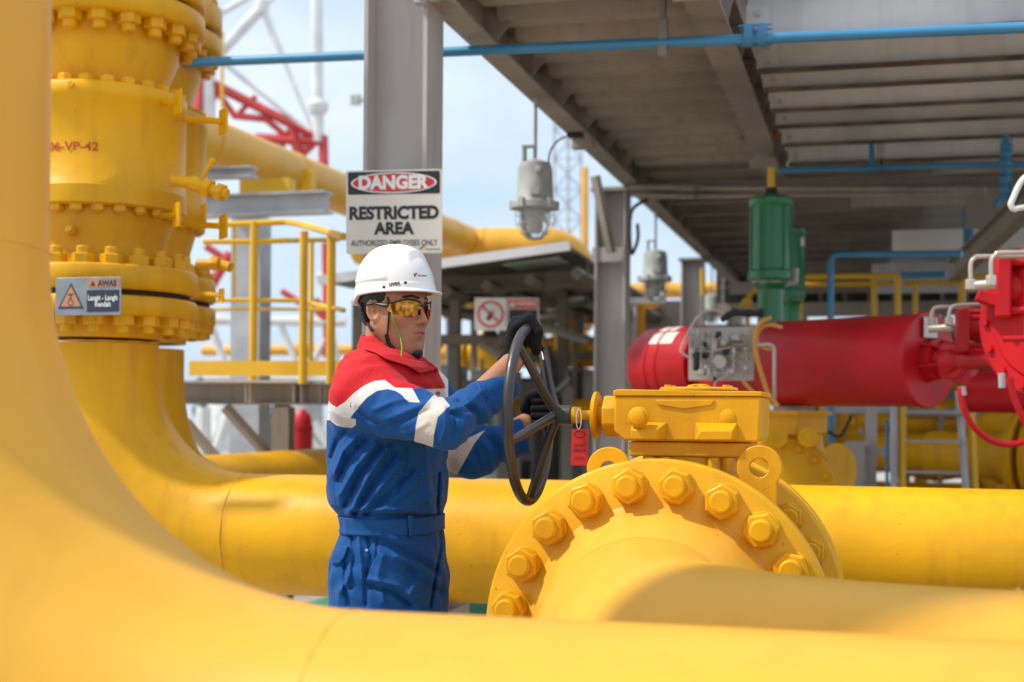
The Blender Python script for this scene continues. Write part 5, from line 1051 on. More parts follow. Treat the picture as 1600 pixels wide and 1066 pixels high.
# distant lattice mast behind the lamps, yellow upright
t = thing('lattice_mast', 'thin distant grey lattice mast behind the nearer hanging lamp', 'mast', (P(888, 645, 34).x, P(888, 645, 34).y, 0))
Dm = 34
for px in (866, 888, 908): bar((px, 190), (px, 640), 3, 'leg', 'galv', D=Dm, n=6, par=t)
for i in range(9):
    y = 200+i*48; bar((866, y), (908, y+48), 2, 'brace', 'galv', D=Dm, n=5, par=t); bar((908, y), (866, y+48), 2, 'brace', 'galv', D=Dm, n=5, par=t); bar((866, y), (908, y), 1.6, 'brace', 'galv', D=Dm, n=5, par=t)
t = thing('yellow_mast', 'slim pale yellow upright just left of the second grey column', 'post', (P(914, 645, 20).x, P(914, 645, 20).y, 0))
bar((914, 262), (914, 645), 8, 'post', 'yellow_clean', D=20, n=4, par=t)
t = thing('flood_light', 'small grey green floodlight box left of the tall near column', 'lamp', P(556, 165, 16))
q = MB(); q.box(P(556, 156, 16), (0.12, 0.08, 0.12)); q.build('housing', 'lamp_grey', t, bevel=0.01)
q = MB(); q.tube([P(560, 156, 16), P(590, 160, 16)], 0.015, 6); q.build('arm', 'lamp_grey', t)
# trees, far away, low
def tree(px, ytop, D, wpx, lab):
    k = D/F_PX; c = P(px, 645, D); top = P(px, ytop, D).z; rng = random.Random(px); t = thing('tree', lab, 'tree', (c.x, c.y, 0), 'distant trees behind the plant')
    q = MB(); q.tube([(c.x, c.y, 0), (c.x+0.1, c.y, top*0.4), (c.x-0.1, c.y, top*0.8)], [0.22, 0.15, 0.05], 8); q.build('trunk', 'bark', t)
    q = MB(); cl = [(rng.uniform(-1, 1), rng.uniform(-1, 1), rng.uniform(-1, 1)) for _ in range(22)]
    for (a, b, d_) in cl:
        rr = wpx*k*0.16
        for _ in range(70):
            u = Vector((rng.gauss(0, 1), rng.gauss(0, 1), rng.gauss(0, 1))).normalized()*rng.uniform(0.5, 1.1)*rr
            p = Vector((c.x+a*wpx*k*0.38, c.y+b*wpx*k*0.38, top*0.66+d_*top*0.26))+u; n_ = Vector((rng.gauss(0, 1), rng.gauss(0, 1), rng.gauss(0, 1))).normalized(); x, y, _z = frame_of(n_); s = rr*0.22
            q.add([p+x*s, p+y*s, p-x*s, p-y*s], [(0, 1, 2, 3)])
    q.build('crown', 'leaf', t, normals=False)
for px, yt, w_, lab in ((330, 575, 60, 'distant green tree low behind the left platform, leftmost'), (430, 590, 70, 'distant green tree low behind the left platform, right of the post'), (560, 600, 60, 'distant green tree by the foot of the tall near column'), (1040, 560, 70, 'distant green tree behind the left red drum'), (1500, 500, 60, 'distant green tree in the gap above the right drum')):
    tree(px, yt, 55, w_, lab)
# far storage tanks on the horizon
for px, yt, D, w_, m, lab in ((355, 610, 45, 60, 'white_far', 'distant white storage tank on the horizon at left'), (480, 604, 50, 50, 'cabinet', 'distant grey storage tank on the horizon behind the guard rail'), (1300, 600, 48, 120, 'yellow_clean', 'distant yellow storage tank under the right drum'), (1480, 598, 46, 140, 'yellow_clean', 'distant yellow storage tank behind the ladder'), (830, 590, 48, 120, 'white_far', 'distant white storage tank behind the shed')):
    k = D/F_PX; c = P(px, 645, D); zt = P(px, yt, D).z; t = thing('storage_tank', lab, 'tank', (c.x, c.y, 0), 'distant storage tanks')
    q = MB(); q.lathe(Vector((c.x, c.y, 0)), Z, [(w_*k/2, 0), (w_*k/2, zt*0.9), (w_*k*0.1, zt)], 32); q.build('shell', m, t)
    q = MB(); q.lathe(Vector((c.x, c.y, zt*0.88)), Z, [(w_*k/2+0.05, 0), (w_*k/2+0.05, 0.1)], 32); q.build('rim_band', 'steel', t)
# ------------------------------------------------------------------ the worker: distance-field sculpting
from mathutils.bvhtree import BVHTree
OPn = Vector((-0.3067, 3.39, 0)); CAMP = Vector((0, 0, CAMZ))
def Lw(px, py, v):
    d = P(px, py, 1.0)-CAMP; t_ = (v+(OPn-CAMP).dot(V))/d.dot(V); return CAMP+d*t_
def L(px, py, v):
    p = Lw(px, py, v)-OPn; return np.array([p.dot(U), v, p.z])
def loc(p): q = Vector(p)-OPn; return np.array([q.dot(U), q.dot(V), q.z])
CMI = np.array(CM.inverted())
def to_px(A):
    """local (u,v,z) array -> photo pixels"""
    Wd = np.outer(A[:, 0], np.array(U))+np.outer(A[:, 1], np.array(V))+np.outer(A[:, 2], np.array(Z))+np.array(OPn)
    q = Wd@CMI[:3, :3].T+CMI[:3, 3]; D = -q[:, 2]
    return 800+q[:, 0]/D*F_PX, HC-q[:, 1]/D*F_PX
def smin(a, b, k): h = np.clip(0.5+0.5*(b-a)/k, 0, 1); return b*(1-h)+a*h-k*h*(1-h)
def smax(a, b, k): return -smin(-a, -b, k)
def ln(A): return np.sqrt((A*A).sum(1))
def cap(A, a, b, ra, rb):
    a = np.asarray(a, float); b = np.asarray(b, float); ab = b-a; t_ = np.clip(((A-a)@ab)/(ab@ab), 0, 1)
    return ln(A-a-t_[:, None]*ab)-(ra+(rb-ra)*t_)
def ell3(A, c, r):
    q = (A-np.asarray(c))/np.asarray(r); k0 = ln(q); k1 = ln(q/np.asarray(r)); return k0*(k0-1)/np.maximum(k1, 1e-6)
def rbox(A, c, half, rad, M3=None):
    q = A-np.asarray(c)
    if M3 is not None: q = q@np.asarray(M3).T
    q = np.abs(q)-(np.asarray(half)-rad); return ln(np.maximum(q, 0))+np.minimum(q.max(1), 0)-rad
def chain(A, pts, rs, k=0.006):
    d = cap(A, pts[0], pts[1], rs[0], rs[1])
    for i in range(1, len(pts)-1): d = smin(d, cap(A, pts[i], pts[i+1], rs[i], rs[i+1]), k)
    return d
def poly_sd(x, y, poly):
    poly = np.asarray(poly, float); n = len(poly); d = np.full(x.shape, 1e18); s = np.ones(x.shape)
    for i in range(n):
        a = poly[i]; b = poly[i-1]; e = b-a; wx = x-a[0]; wy = y-a[1]; t_ = np.clip((wx*e[0]+wy*e[1])/(e@e), 0, 1)
        d = np.minimum(d, (wx-e[0]*t_)**2+(wy-e[1]*t_)**2)
        c1 = y >= a[1]; c2 = y < b[1]; c3 = e[0]*wy > e[1]*wx
        s = np.where((c1 & c2 & c3) | (~c1 & ~c2 & ~c3), -s, s)
    return s*np.sqrt(d)
def line_d(x, y, pts):
    d = np.full(x.shape, 1e18)
    for a, b in zip(pts[:-1], pts[1:]):
        e = (b[0]-a[0], b[1]-a[1]); t_ = np.clip(((x-a[0])*e[0]+(y-a[1])*e[1])/(e[0]**2+e[1]**2), 0, 1)
        d = np.minimum(d, (x-a[0]-e[0]*t_)**2+(y-a[1]-e[1]*t_)**2)
    return np.sqrt(d)
def surfnet(fn, lo, hi, h, B=8):
    lo = np.asarray(lo, float); n = (np.ceil((np.asarray(hi)-lo)/h/B).astype(int))*B+1
    G = np.full(n, 1.0, np.float32); nb = (n-1)//B
    bi = np.stack(np.meshgrid(*[np.arange(k) for k in nb], indexing='ij'), -1).reshape(-1, 3)
    cen = lo+(bi+0.5)*B*h; d = fn(cen); act = np.abs(d) < B*h*1.05+0.012
    for b_, dv in zip(bi[~act], d[~act]):
        s = tuple(slice(k*B, k*B+B+1) for k in b_); G[s] = np.where(dv < 0, -1.0, 1.0)
    loc_ = np.stack(np.meshgrid(*[np.arange(B+1)]*3, indexing='ij'), -1).reshape(-1, 3)
    ab = bi[act]; CH = 400
    for i in range(0, len(ab), CH):
        c = ab[i:i+CH]; idx = (c[:, None, :]*B+loc_[None]).reshape(-1, 3); G[idx[:, 0], idx[:, 1], idx[:, 2]] = fn(lo+idx*h)
    S = G < 0
    cs = np.zeros(np.array(n)-1, np.uint8)
    for i in (0, 1):
        for j in (0, 1):
            for k in (0, 1): cs += S[i:n[0]-1+i, j:n[1]-1+j, k:n[2]-1+k]
    cells = np.argwhere((cs > 0) & (cs < 8)); ids = np.full(cs.shape, -1, np.int64); ids[tuple(cells.T)] = np.arange(len(cells))
    acc = np.zeros((len(cells), 3)); cnt = np.zeros(len(cells))
    cor = [(i, j, k) for i in (0, 1) for j in (0, 1) for k in (0, 1)]
    val = {c: G[cells[:, 0]+c[0], cells[:, 1]+c[1], cells[:, 2]+c[2]] for c in cor}
    for c in cor:
        for ax in range(3):
            if c[ax] == 0:
                e = list(c); e[ax] = 1; e = tuple(e); a, b = val[c], val[e]; m = (a < 0) != (b < 0)
                t_ = np.where(m, a/np.where(a-b == 0, 1, a-b), 0); p = np.tile(np.array(c, float), (len(cells), 1)); p[:, ax] = t_
                acc[m] += p[m]; cnt[m] += 1
    vs = lo+(cells+acc/cnt[:, None])*h; fs = []
    for ax in range(3):
        o1, o2 = [(1, 2), (2, 0), (0, 1)][ax]
        sl0 = [slice(0, n[i]) for i in range(3)]; a = [slice(0, None)]*3
        s0 = [slice(1, n[i]-1) for i in range(3)]; s0[ax] = slice(0, n[ax]-1); s1 = list(s0); s1[ax] = slice(1, n[ax])
        A_ = S[tuple(s0)]; B_ = S[tuple(s1)]
        for flip, mk in ((False, A_ & ~B_), (True, ~A_ & B_)):
            e = np.argwhere(mk)
            if not len(e): continue
            e[:, o1] += 1; e[:, o2] += 1
            def cid(d1, d2): q = e.copy(); q[:, o1] -= d1; q[:, o2] -= d2; return ids[q[:, 0], q[:, 1], q[:, 2]]
            f = np.stack([cid(1, 1), cid(0, 1), cid(0, 0), cid(1, 0)], 1); f = f[:, ::-1] if flip else f; fs.append(f)
    return vs, np.concatenate(fs)
def sdf_obj(name, fn, lo, hi, h, m, parent=None, to_world=None, attrs=None, smooth=0, loc0=None, keep=False):
    vs, fs = surfnet(fn, lo, hi, h); used = (fs >= 0).all(1); fs = fs[used]
    if keep:      # one connected piece only
        lab = np.arange(len(vs))
        while True:
            mn = lab[fs].min(1); new = lab.copy()
            for k_ in range(4): np.minimum.at(new, fs[:, k_], mn)
            new = new[new]
            if (new == lab).all(): break
            lab = new
        fl = lab[fs[:, 0]]; u_, c_ = np.unique(fl, return_counts=True); fs = fs[fl == u_[c_.argmax()]]; us = np.unique(fs); rm = np.full(len(vs), -1); rm[us] = np.arange(len(us)); vs = vs[us]; fs = rm[fs]
    w_ = to_world(vs) if to_world else np.outer(vs[:, 0], np.array(U))+np.outer(vs[:, 1], np.array(V))+np.outer(vs[:, 2], np.array(Z))+np.array(OPn)
    off = np.array(root_loc(parent)) if parent is not None else np.array(loc0)
    me = bpy.data.meshes.new(name); me.from_pydata((w_-off).tolist(), [], fs.tolist())
    o = bpy.data.objects.new(name, me); C.objects.link(o)
    if parent is not None: o.parent = parent
    else: o.location = Vector(off)
    me.materials.append(M[m]); me.polygons.foreach_set('use_smooth', [True]*len(me.polygons))
    if attrs:
        for k, v in attrs(vs).items():
            at = me.attributes.new(k, 'FLOAT', 'POINT'); at.data.foreach_set('value', v.astype(np.float32))
    if smooth:
        s = o.modifiers.new('smooth', 'SMOOTH'); s.factor = 0.5; s.iterations = smooth
    return o
# --- materials driven by attributes
def attr_mat(name, base, layers, rough=0.6, sss=0.0, sheen=0.0, wr=0.0, wscale=(1, 1, 1), fine=0.0, spec=0.5, var=0.0):
    m = bpy.data.materials.new(name); m.use_nodes = True; t_ = m.node_tree; b = t_.nodes['Principled BSDF']; b.inputs['Roughness'].default_value = rough
    b.inputs['Specular IOR Level'].default_value = spec
    geo = t_.nodes.new('ShaderNodeNewGeometry'); rgb = t_.nodes.new('ShaderNodeRGB'); rgb.outputs[0].default_value = (*base, 1); last = rgb.outputs[0]
    for nm, col, lo, hi in layers:
        a = t_.nodes.new('ShaderNodeAttribute'); a.attribute_name = nm; mr = t_.nodes.new('ShaderNodeMapRange'); mr.inputs['From Min'].default_value = lo; mr.inputs['From Max'].default_value = hi
        t_.links.new(a.outputs['Fac'], mr.inputs[0]); mx = t_.nodes.new('ShaderNodeMixRGB'); mx.inputs[2].default_value = (*col, 1)
        t_.links.new(mr.outputs[0], mx.inputs[0]); t_.links.new(last, mx.inputs[1]); last = mx.outputs[0]
    if var:
        ns = t_.nodes.new('ShaderNodeTexNoise'); ns.inputs['Scale'].default_value = 30; ns.inputs['Detail'].default_value = 6; t_.links.new(geo.outputs['Position'], ns.inputs['Vector'])
        hs = t_.nodes.new('ShaderNodeHueSaturation'); mr = t_.nodes.new('ShaderNodeMapRange'); mr.inputs['To Min'].default_value = 1-var; mr.inputs['To Max'].default_value = 1+var
        t_.links.new(ns.outputs['Fac'], mr.inputs[0]); t_.links.new(mr.outputs[0], hs.inputs['Value']); t_.links.new(last, hs.inputs['Color']); last = hs.outputs[0]
    t_.links.new(last, b.inputs['Base Color'])
    if sss: b.inputs['Subsurface Weight'].default_value = sss; b.inputs['Subsurface Radius'].default_value = (0.012, 0.005, 0.003); b.inputs['Subsurface Scale'].default_value = 0.5
    if sheen: b.inputs['Sheen Weight'].default_value = sheen; b.inputs['Sheen Roughness'].default_value = 0.4
    nrm_ = None
    for st, sc, dist, det in ((wr, 26, 0.010, 3), (wr*0.8 if wr > 0.4 else 0, 75, 0.004, 3), (fine, 900, 0.0006, 2)):
        if st:
            mp = t_.nodes.new('ShaderNodeMapping'); mp.inputs['Scale'].default_value = wscale if sc == 26 else (1, 1, 1); t_.links.new(geo.outputs['Position'], mp.inputs[0])
            n1 = t_.nodes.new('ShaderNodeTexNoise'); n1.inputs['Scale'].default_value = sc; n1.inputs['Detail'].default_value = det; n1.inputs['Distortion'].default_value = 0.6; t_.links.new(mp.outputs[0], n1.inputs['Vector'])
            bp = t_.nodes.new('ShaderNodeBump'); bp.inputs['Strength'].default_value = st; bp.inputs['Distance'].default_value = dist; t_.links.new(n1.outputs['Fac'], bp.inputs['Height'])
            if nrm_: t_.links.new(nrm_, bp.inputs['Normal'])
            nrm_ = bp.outputs[0]
    if nrm_: t_.links.new(nrm_, b.inputs['Normal'])
    M[name] = m; return m
RED = (0.56, 0.012, 0.018); BLU = (0.005, 0.070, 0.25); WHT = (0.72, 0.70, 0.67); BAND = (0.58, 0.53, 0.47)
attr_mat('coverall_cloth', BLU, [('white', WHT, -0.6, 0.6), ('red', RED, -0.6, 0.6), ('band', BAND, -0.6, 0.6), ('seam', (0.004, 0.03, 0.14), 0.35, 0.75)], 0.72, sheen=0.08, wr=0.42, wscale=(1, 1, 0.5), fine=0.25, spec=0.2, var=0.06)
attr_mat('red_cloth', RED, [], 0.7, sheen=0.08, wr=0.2, fine=0.15, spec=0.25, var=0.05)
attr_mat('blue_cloth', BLU, [], 0.72, sheen=0.08, wr=0.25, fine=0.15, spec=0.25, var=0.05)
attr_mat('skin', (0.45, 0.215, 0.118), [('stub', (0.25, 0.125, 0.08), 0.0, 1.6), ('lip', (0.42, 0.13, 0.10), 0.2, 0.9), ('brow', (0.03, 0.017, 0.012), 0.3, 0.8)], 0.52, sss=0.10, wr=0.08, fine=0.22, spec=0.35, var=0.11)
attr_mat('hair', (0.016, 0.011, 0.009), [], 0.6, wr=0.5, fine=0.6, wscale=(3, 3, 1))
attr_mat('helmet_shell', (0.84, 0.835, 0.83), [], 0.28, spec=0.5, var=0.01)
attr_mat('glove_knit', (0.0085, 0.0085, 0.010), [], 0.85, sheen=0.04, wr=0.30, fine=0.8, spec=0.2)
M['lens'] = mat('mirror_lens', (0.62, 0.26, 0.045), 0.04, metal=1.0, var=0.44, vscale=60, spots=1.3, spot_col=(0.02, 0.03, 0.08))  # orange and dark blue blotches painted in as reflections on the metal
M['blackp'] = mat('black_plastic', (0.012, 0.012, 0.013), 0.35, var=0.1)
M['strap'] = mat('strap_web', (0.02, 0.02, 0.02), 0.8, var=0.3, vscale=200)
M['cord_green'] = mat('green_cord', (0.10, 0.50, 0.05), 0.5, var=0.1)

# --- torso ring table: photo row, centre px, half depth, half width
tab = [(538, 600, 0.050, 0.052), (546, 600, 0.068, 0.080), (558, 602, 0.090, 0.145), (576, 607, 0.106, 0.176), (600, 609, 0.124, 0.186), (650, 607, 0.133, 0.186), (700, 605, 0.135, 0.180), (760, 606, 0.141, 0.174), (785, 606, 0.137, 0.168), (806, 613, 0.116, 0.156), (822, 614, 0.114, 0.154), (838, 613, 0.118, 0.160), (860, 609, 0.129, 0.170), (900, 608, 0.139, 0.178), (950, 609, 0.138, 0.180), (1000, 608, 0.130, 0.178), (1035, 607, 0.10, 0.17)]
TZ = np.array([L(r[1], r[0], 0)[2] for r in tab])[::-1]; TU = np.array([L(r[1], r[0], 0)[0] for r in tab])[::-1]
TA = np.array([r[2] for r in tab])[::-1]; TB = np.array([r[3] for r in tab])[::-1]
def torso(A):
    z = A[:, 2]; cu = np.interp(z, TZ, TU); a = np.interp(z, TZ, TA); b = np.interp(z, TZ, TB)
    x = np.abs(A[:, 0]-cu)/a; y = np.abs(A[:, 1])/b; p = 2.35; r = (x**p+y**p)**(1/p)
    d = (r-1)*np.minimum(a, b)*0.92; return smax(d, np.maximum(TZ[0]-z, z-TZ[-1]), 0.03)
shR, elR, cuR, wrR = L(566, 622, -0.165), L(697, 664, -0.235), L(785, 603, -0.03), L(800, 566, 0.0)
shL, elL, cuL, wrL = L(666, 624, 0.16), L(737, 709, 0.15), L(819, 682, 0.205), L(820, 662, 0.215)
def sleeves(A):
    d = cap(A, shR, elR, 0.080, 0.052); d = smin(d, cap(A, elR, cuR, 0.052, 0.045), 0.022)
    e = cap(A, shL, elL, 0.075, 0.058); e = smin(e, cap(A, elL, cuL, 0.058, 0.047), 0.03)
    # straight cut cuffs
    for c_, el_, w_ in ((cuR, elR, 0), (cuL, elL, 1)):
        n_ = (c_-el_)/np.linalg.norm(c_-el_)
        pl_ = (A-c_)@n_
        inner = cap(A, el_, c_+n_*0.1, 0.03, 0.0410 if w_ == 0 else 0.0425)
        hol = np.maximum(inner, -(pl_+0.035))
        if w_ == 0: d = np.maximum(np.maximum(d, np.where(ln(A-c_) < 0.16, pl_, -1)), -hol)
        else: e = np.maximum(np.maximum(e, np.where(ln(A-c_) < 0.16, pl_, -1)), -hol)
    return d, e
hipz = TZ[0]
def legs(A):
    d = None
    for s in (-1, 1):
        k = chain(A, [(TU[0]+0.0, s*0.088, hipz+0.06), (TU[0]+0.02, s*0.10, 0.50), (TU[0]-0.02, s*0.11, 0.10)], [0.105, 0.080, 0.072], 0.02)
        k = np.maximum(k, 0.075-A[:, 2]); d = k if d is None else smin(d, k, 0.03)
    return d
def cloth_base(A):
    t_ = torso(A); a, b = sleeves(A); d = smin(t_, a, 0.028); d = smin(d, b, 0.028); return smin(d, legs(A), 0.04)
# fold strokes: (px polyline at the near side, width px, amplitude m)
FOLD = [
 ([(606, 700), (575, 745), (548, 800)], 7, 0.0075), ([(588, 692), (556, 730), (532, 772)], 7, 0.008), ([(596, 696), (564, 742), (540, 790)], 5, -0.008),
 ([(560, 680), (536, 705), (522, 740)], 6, 0.007), ([(572, 686), (545, 716), (528, 752)], 4, -0.006), ([(628, 720), (590, 768), (562, 803)], 7, 0.006), ([(618, 706), (584, 756), (556, 802)], 5, -0.007),
 ([(545, 668), (527, 690), (518, 715)], 5, -0.006), ([(660, 745), (615, 785), (585, 804)], 8, 0.005), ([(645, 735), (603, 778), (572, 804)], 5, -0.005), ([(690, 770), (650, 785), (600, 801)], 7, 0.004),
 ([(636, 700), (632, 740), (620, 770)], 4, -0.004), ([(665, 700), (668, 740), (672, 790)], 5, 0.003),
 ([(552, 802), (600, 804), (684, 807)], 5, -0.006), ([(556, 795), (610, 797), (682, 800)], 6, 0.006),
 ([(560, 838), (563, 870), (566, 905)], 5, 0.004), ([(550, 836), (554, 870), (548, 920)], 4, -0.004), ([(574, 836), (580, 870), (572, 900), (572, 945)], 4, -0.005),
 ([(596, 836), (640, 850), (684, 880)], 9, 0.006), ([(590, 842), (628, 862), (682, 895)], 6, -0.005), ([(620, 870), (655, 885), (684, 905)], 8, 0.006),
 ([(575, 905), (620, 915), (650, 935)], 6, 0.006), ([(578, 915), (615, 926), (640, 945)], 5, -0.006), ([(545, 900), (532, 925)], 7, 0.006), ([(640, 890), (668, 915), (690, 925)], 6, -0.006), ([(540, 880), (538, 915), (545, 945)], 4, -0.005),
 ([(598, 870), (590, 900), (600, 940)], 7, 0.004), ([(655, 905), (640, 930), (650, 950)], 6, 0.005)]
GROOVE = [([(686, 740), (683, 790), (689, 850), (680, 900), (672, 950)], 3.0, -0.012), ([(590, 836), (588, 868), (570, 902)], 1.6, -0.003), ([(558, 640), (560, 720), (548, 800)], 1.4, -0.002)]
ARM_R = [([(605, 655), (640, 640), (668, 628)], 6, 0.006), ([(600, 668), (640, 655), (672, 640)], 5, -0.005), ([(585, 640), (620, 625), (648, 622)], 5, 0.005), ([(600, 680), (640, 678), (668, 660)], 6, 0.004),
 ([(700, 640), (712, 652), (705, 685)], 5, -0.007), ([(694, 640), (698, 665), (690, 690)], 5, 0.006), ([(712, 636), (728, 650), (722, 685)], 6, 0.008), ([(716, 628), (745, 645), (748, 672)], 5, -0.007), ([(730, 622), (758, 640), (765, 660)], 6, 0.006),
 ([(706, 640), (730, 632), (752, 612)], 5, 0.005), ([(705, 648), (740, 640), (770, 618)], 5, -0.004), ([(743, 603), (760, 625), (772, 648)], 3, -0.003), ([(560, 640), (575, 655), (590, 662)], 5, -0.006)]
ARM_L = [([(752, 690), (765, 705), (768, 735)], 5, 0.007), ([(762, 685), (778, 700), (785, 728)], 5, -0.006), ([(778, 680), (790, 700), (798, 720)], 5, 0.005), ([(742, 705), (748, 722), (755, 740)], 4, -0.005), ([(790, 672), (815, 690)], 4, 0.003)]
def strokes(px, py, S):
    d = np.zeros(px.shape)
    for pts, w_, am in S: d += 1.5*am*np.exp(-(line_d(px, py, pts)/(w_*0.75))**1.45)
    return d
def fade(x, a, b): return np.clip((x-a)/(b-a), 0, 1)
def cloth(A):
    d = cloth_base(A); m = np.abs(d) < 0.03
    if m.any():
        Q = A[m]; px, py = to_px(Q); a, b = sleeves(Q); tt = torso(Q)
        onR = fade(-a, -0.02, 0.0)*fade(tt, -0.01, 0.012); onL = fade(-b, -0.02, 0.0)*fade(tt, -0.01, 0.012); near = fade(-Q[:, 1], -0.06, 0.02)
        dsp = strokes(px, py, FOLD)*(1-onR)*(1-onL)*near+strokes(px, py, GROOVE)*(1-onR)*(1-onL)*near
        dsp += 0.8*strokes(px, py, ARM_R)*fade(-Q[:, 1], -0.02, 0.04)*fade(-a, -0.03, 0.0)+strokes(px, py, ARM_L)*fade(-b, -0.03, 0.0)*onL
        # far side of the back and generic wrinkles
        x, y, z = Q.T
        wv = np.sin(38*z+22*x+3*np.sin(17*y+9*z))*np.sin(29*y-18*x+4*np.sin(13*z)); dsp += 0.0022*wv
        dsp += 0.0018*np.sin(95*(z*0.6+y*0.8)+5*np.sin(20*x+6*z))*np.sin(31*x+25*z)
        d[m] = d[m]-dsp
    return d
red_poly = [(470, 500), (470, 605), (522, 626), (547, 637), (562, 629), (575, 616), (590, 604), (604, 597), (618, 595), (628, 601), (638, 607), (665, 608), (760, 606), (760, 500)]
whi_poly = [(470, 560), (470, 650), (517, 655), (535, 665), (552, 668), (562, 659), (580, 640), (598, 622), (612, 612), (627, 609), (640, 612), (652, 619), (664, 629), (690, 630), (760, 630), (760, 560)]
band_poly = [(468, 640), (470, 652), (517, 657), (535, 667), (550, 669), (556, 664), (556, 655), (535, 652), (519, 643)]
bandR = [(654, 645), (650, 664), (646, 700), (676, 702), (678, 680), (684, 652), (703, 634), (684, 610), (668, 628)]
bandL = [(690, 694), (720, 690), (758, 672), (742, 692), (714, 742), (690, 732)]
def cloth_attrs(A):
    z = np.zeros(len(A)); B = A.copy(); B[:, 1] = -0.15; px, py = to_px(B); rx, ry = to_px(A); a, b = sleeves(A); tt = torso(A)
    chest = fade(A[:, 1], -0.15, -0.04); px = px*(1-chest)+rx*chest; py = py*(1-chest)+ry*chest
    far = A[:, 1] > 0.05; nearArm = (a < 0.012) & (tt > -0.012) & (A[:, 1] < 0.05); farArm = (b < 0.014) & (A[:, 1] > 0.05) & (tt > -0.02)
    r = -poly_sd(px, py, red_poly); w_ = -poly_sd(px, py, whi_poly); bd = np.maximum(-poly_sd(rx, ry, band_poly), -9)
    bd = np.where(nearArm, np.maximum(bd, -poly_sd(rx, ry, bandR)), bd); bd = np.where(farArm, np.maximum(bd, -poly_sd(rx, ry, bandL)), bd)
    w_ = np.where(farArm & (rx > 700), -5, w_); r = np.where((farArm | nearArm) & (rx > 655), -5, r); w_ = np.where(nearArm, np.minimum(w_, (647-rx)+(ry-612)*0.55), w_)
    se = np.full(len(A), 9.0)
    for s, c in (([(548, 637), (549, 610), (556, 590), (566, 580), (600, 581)], 0), ([(590, 836), (589, 866), (584, 885), (570, 904), (569, 945)], 0), ([(538, 870), (537, 930)], 0), ([(600, 700), (603, 738), (640, 745), (684, 743)], 0), ([(612, 748), (680, 746)], 0), ([(651, 586), (653, 600), (655, 612)], 0), ([(741, 600), (757, 620), (768, 650), (770, 662)], 1)):
        dd_ = line_d(rx, ry, s); se = np.minimum(se, np.where(A[:, 1] < 0.02, dd_, 9))
    seam = np.clip(1-se/1.3, 0, 1)
    return {'red': r, 'white': w_, 'band': bd, 'seam': seam*np.where(r > 0, 0.0, 1.0)}

# --- head, in head coordinates (x right, y forward, z up), origin between the ears at eye level
YAW = 57.0; HO = Lw(614, 481, 0.0); FWD = Vector((math.sin(R(YAW)), -math.cos(R(YAW)), -0.02)).normalized(); RGT = FWD.cross(Z).normalized(); UPH = RGT.cross(FWD).normalized()
def head2world(Vs, piv=HO):
    return np.outer(Vs[:, 0], np.array(RGT))+np.outer(Vs[:, 1], np.array(FWD))+np.outer(Vs[:, 2], np.array(UPH))+np.array(HO)
HM = np.array([[RGT.dot(U), RGT.dot(V), RGT.z], [FWD.dot(U), FWD.dot(V), FWD.z], [UPH.dot(U), UPH.dot(V), UPH.z]]); HOl = loc(HO)
def b2h(A): return (A-HOl)@HM.T        # body local -> head
def h2b(p): return np.asarray(p)@HM+HOl
def head(H):
    x = np.abs(H[:, 0]); S_ = np.stack([x, H[:, 1], H[:, 2]], 1)
    d = ell3(H, (0, -0.003, 0.038), (0.073, 0.083, 0.080))
    d = smin(d, ell3(H, (0, 0.033, -0.022), (0.063, 0.050, 0.072)), 0.03)
    d = smin(d, cap(S_, (0.048, -0.002, -0.050), (0.020, 0.055, -0.098), 0.021, 0.019), 0.030)
    d = smin(d, ell3(H, (0, 0.050, -0.070), (0.036, 0.033, 0.040)), 0.025)
    d = smin(d, ell3(H, (0, 0.068, -0.102), (0.019, 0.016, 0.015)), 0.018)
    d = smin(d, ell3(S_, (0.040, 0.052, -0.024), (0.023, 0.022, 0.020)), 0.022)
    d = smin(d, cap(S_, (0.008, 0.079, 0.018), (0.040, 0.065, 0.019), 0.009, 0.008), 0.014)
    d = smax(d, -ell3(S_, (0.031, 0.090, -0.002), (0.019, 0.020, 0.013)), 0.012)
    d = smin(d, ell3(S_, (0.031, 0.063, -0.002), (0.0125, 0.0125, 0.0125)), 0.003)
    d = smin(d, cap(H, (0, 0.078, 0.006), (0, 0.094, -0.032), 0.0068, 0.0105), 0.012)
    d = smin(d, ell3(S_, (0.0115, 0.084, -0.037), (0.0085, 0.0105, 0.0075)), 0.006)
    d = smax(d, -ell3(S_, (0.0065, 0.088, -0.0455), (0.0036, 0.006, 0.004)), 0.003)
    d = smin(d, ell3(H, (0, 0.066, -0.062), (0.030, 0.018, 0.021)), 0.014)
    d = smin(d, cap(S_, (0.0, 0.0815, -0.0585), (0.022, 0.0745, -0.0628), 0.0058, 0.0034), 0.005)
    d = smin(d, cap(S_, (0.0, 0.0810, -0.0708), (0.020, 0.0745, -0.0668), 0.0066, 0.0034), 0.005)
    d = smax(d, -cap(S_, (0.0, 0.0890, -0.0643), (0.024, 0.0795, -0.0650), 0.0021, 0.0014), 0.0018)
    d = smax(d, -ell3(H, (0, 0.094, -0.083), (0.018, 0.010, 0.006)), 0.008)
    # ear
    E = S_-np.array([0.070, -0.004, -0.012]); ca, sa = math.cos(0.25), math.sin(0.25)
    ey = E[:, 1]*ca+E[:, 2]*sa; ez = -E[:, 1]*sa+E[:, 2]*ca; ex = E[:, 0]+ey*0.45
    e = ell3(np.stack([ex, ey, ez], 1), (0, 0, 0), (0.0065, 0.0170, 0.0300))
    e2 = ell3(np.stack([ex-0.0065, ey-0.0005, ez-0.001], 1), (0, 0, 0), (0.0085, 0.0112, 0.0215)); e = smax(e, -e2, 0.0025)
    e = smin(e, ell3(np.stack([ex, ey, ez], 1), (0.001, 0.0, 0.006), (0.0035, 0.004, 0.010)), 0.004)
    d = smin(d, e, 0.005)
    return d
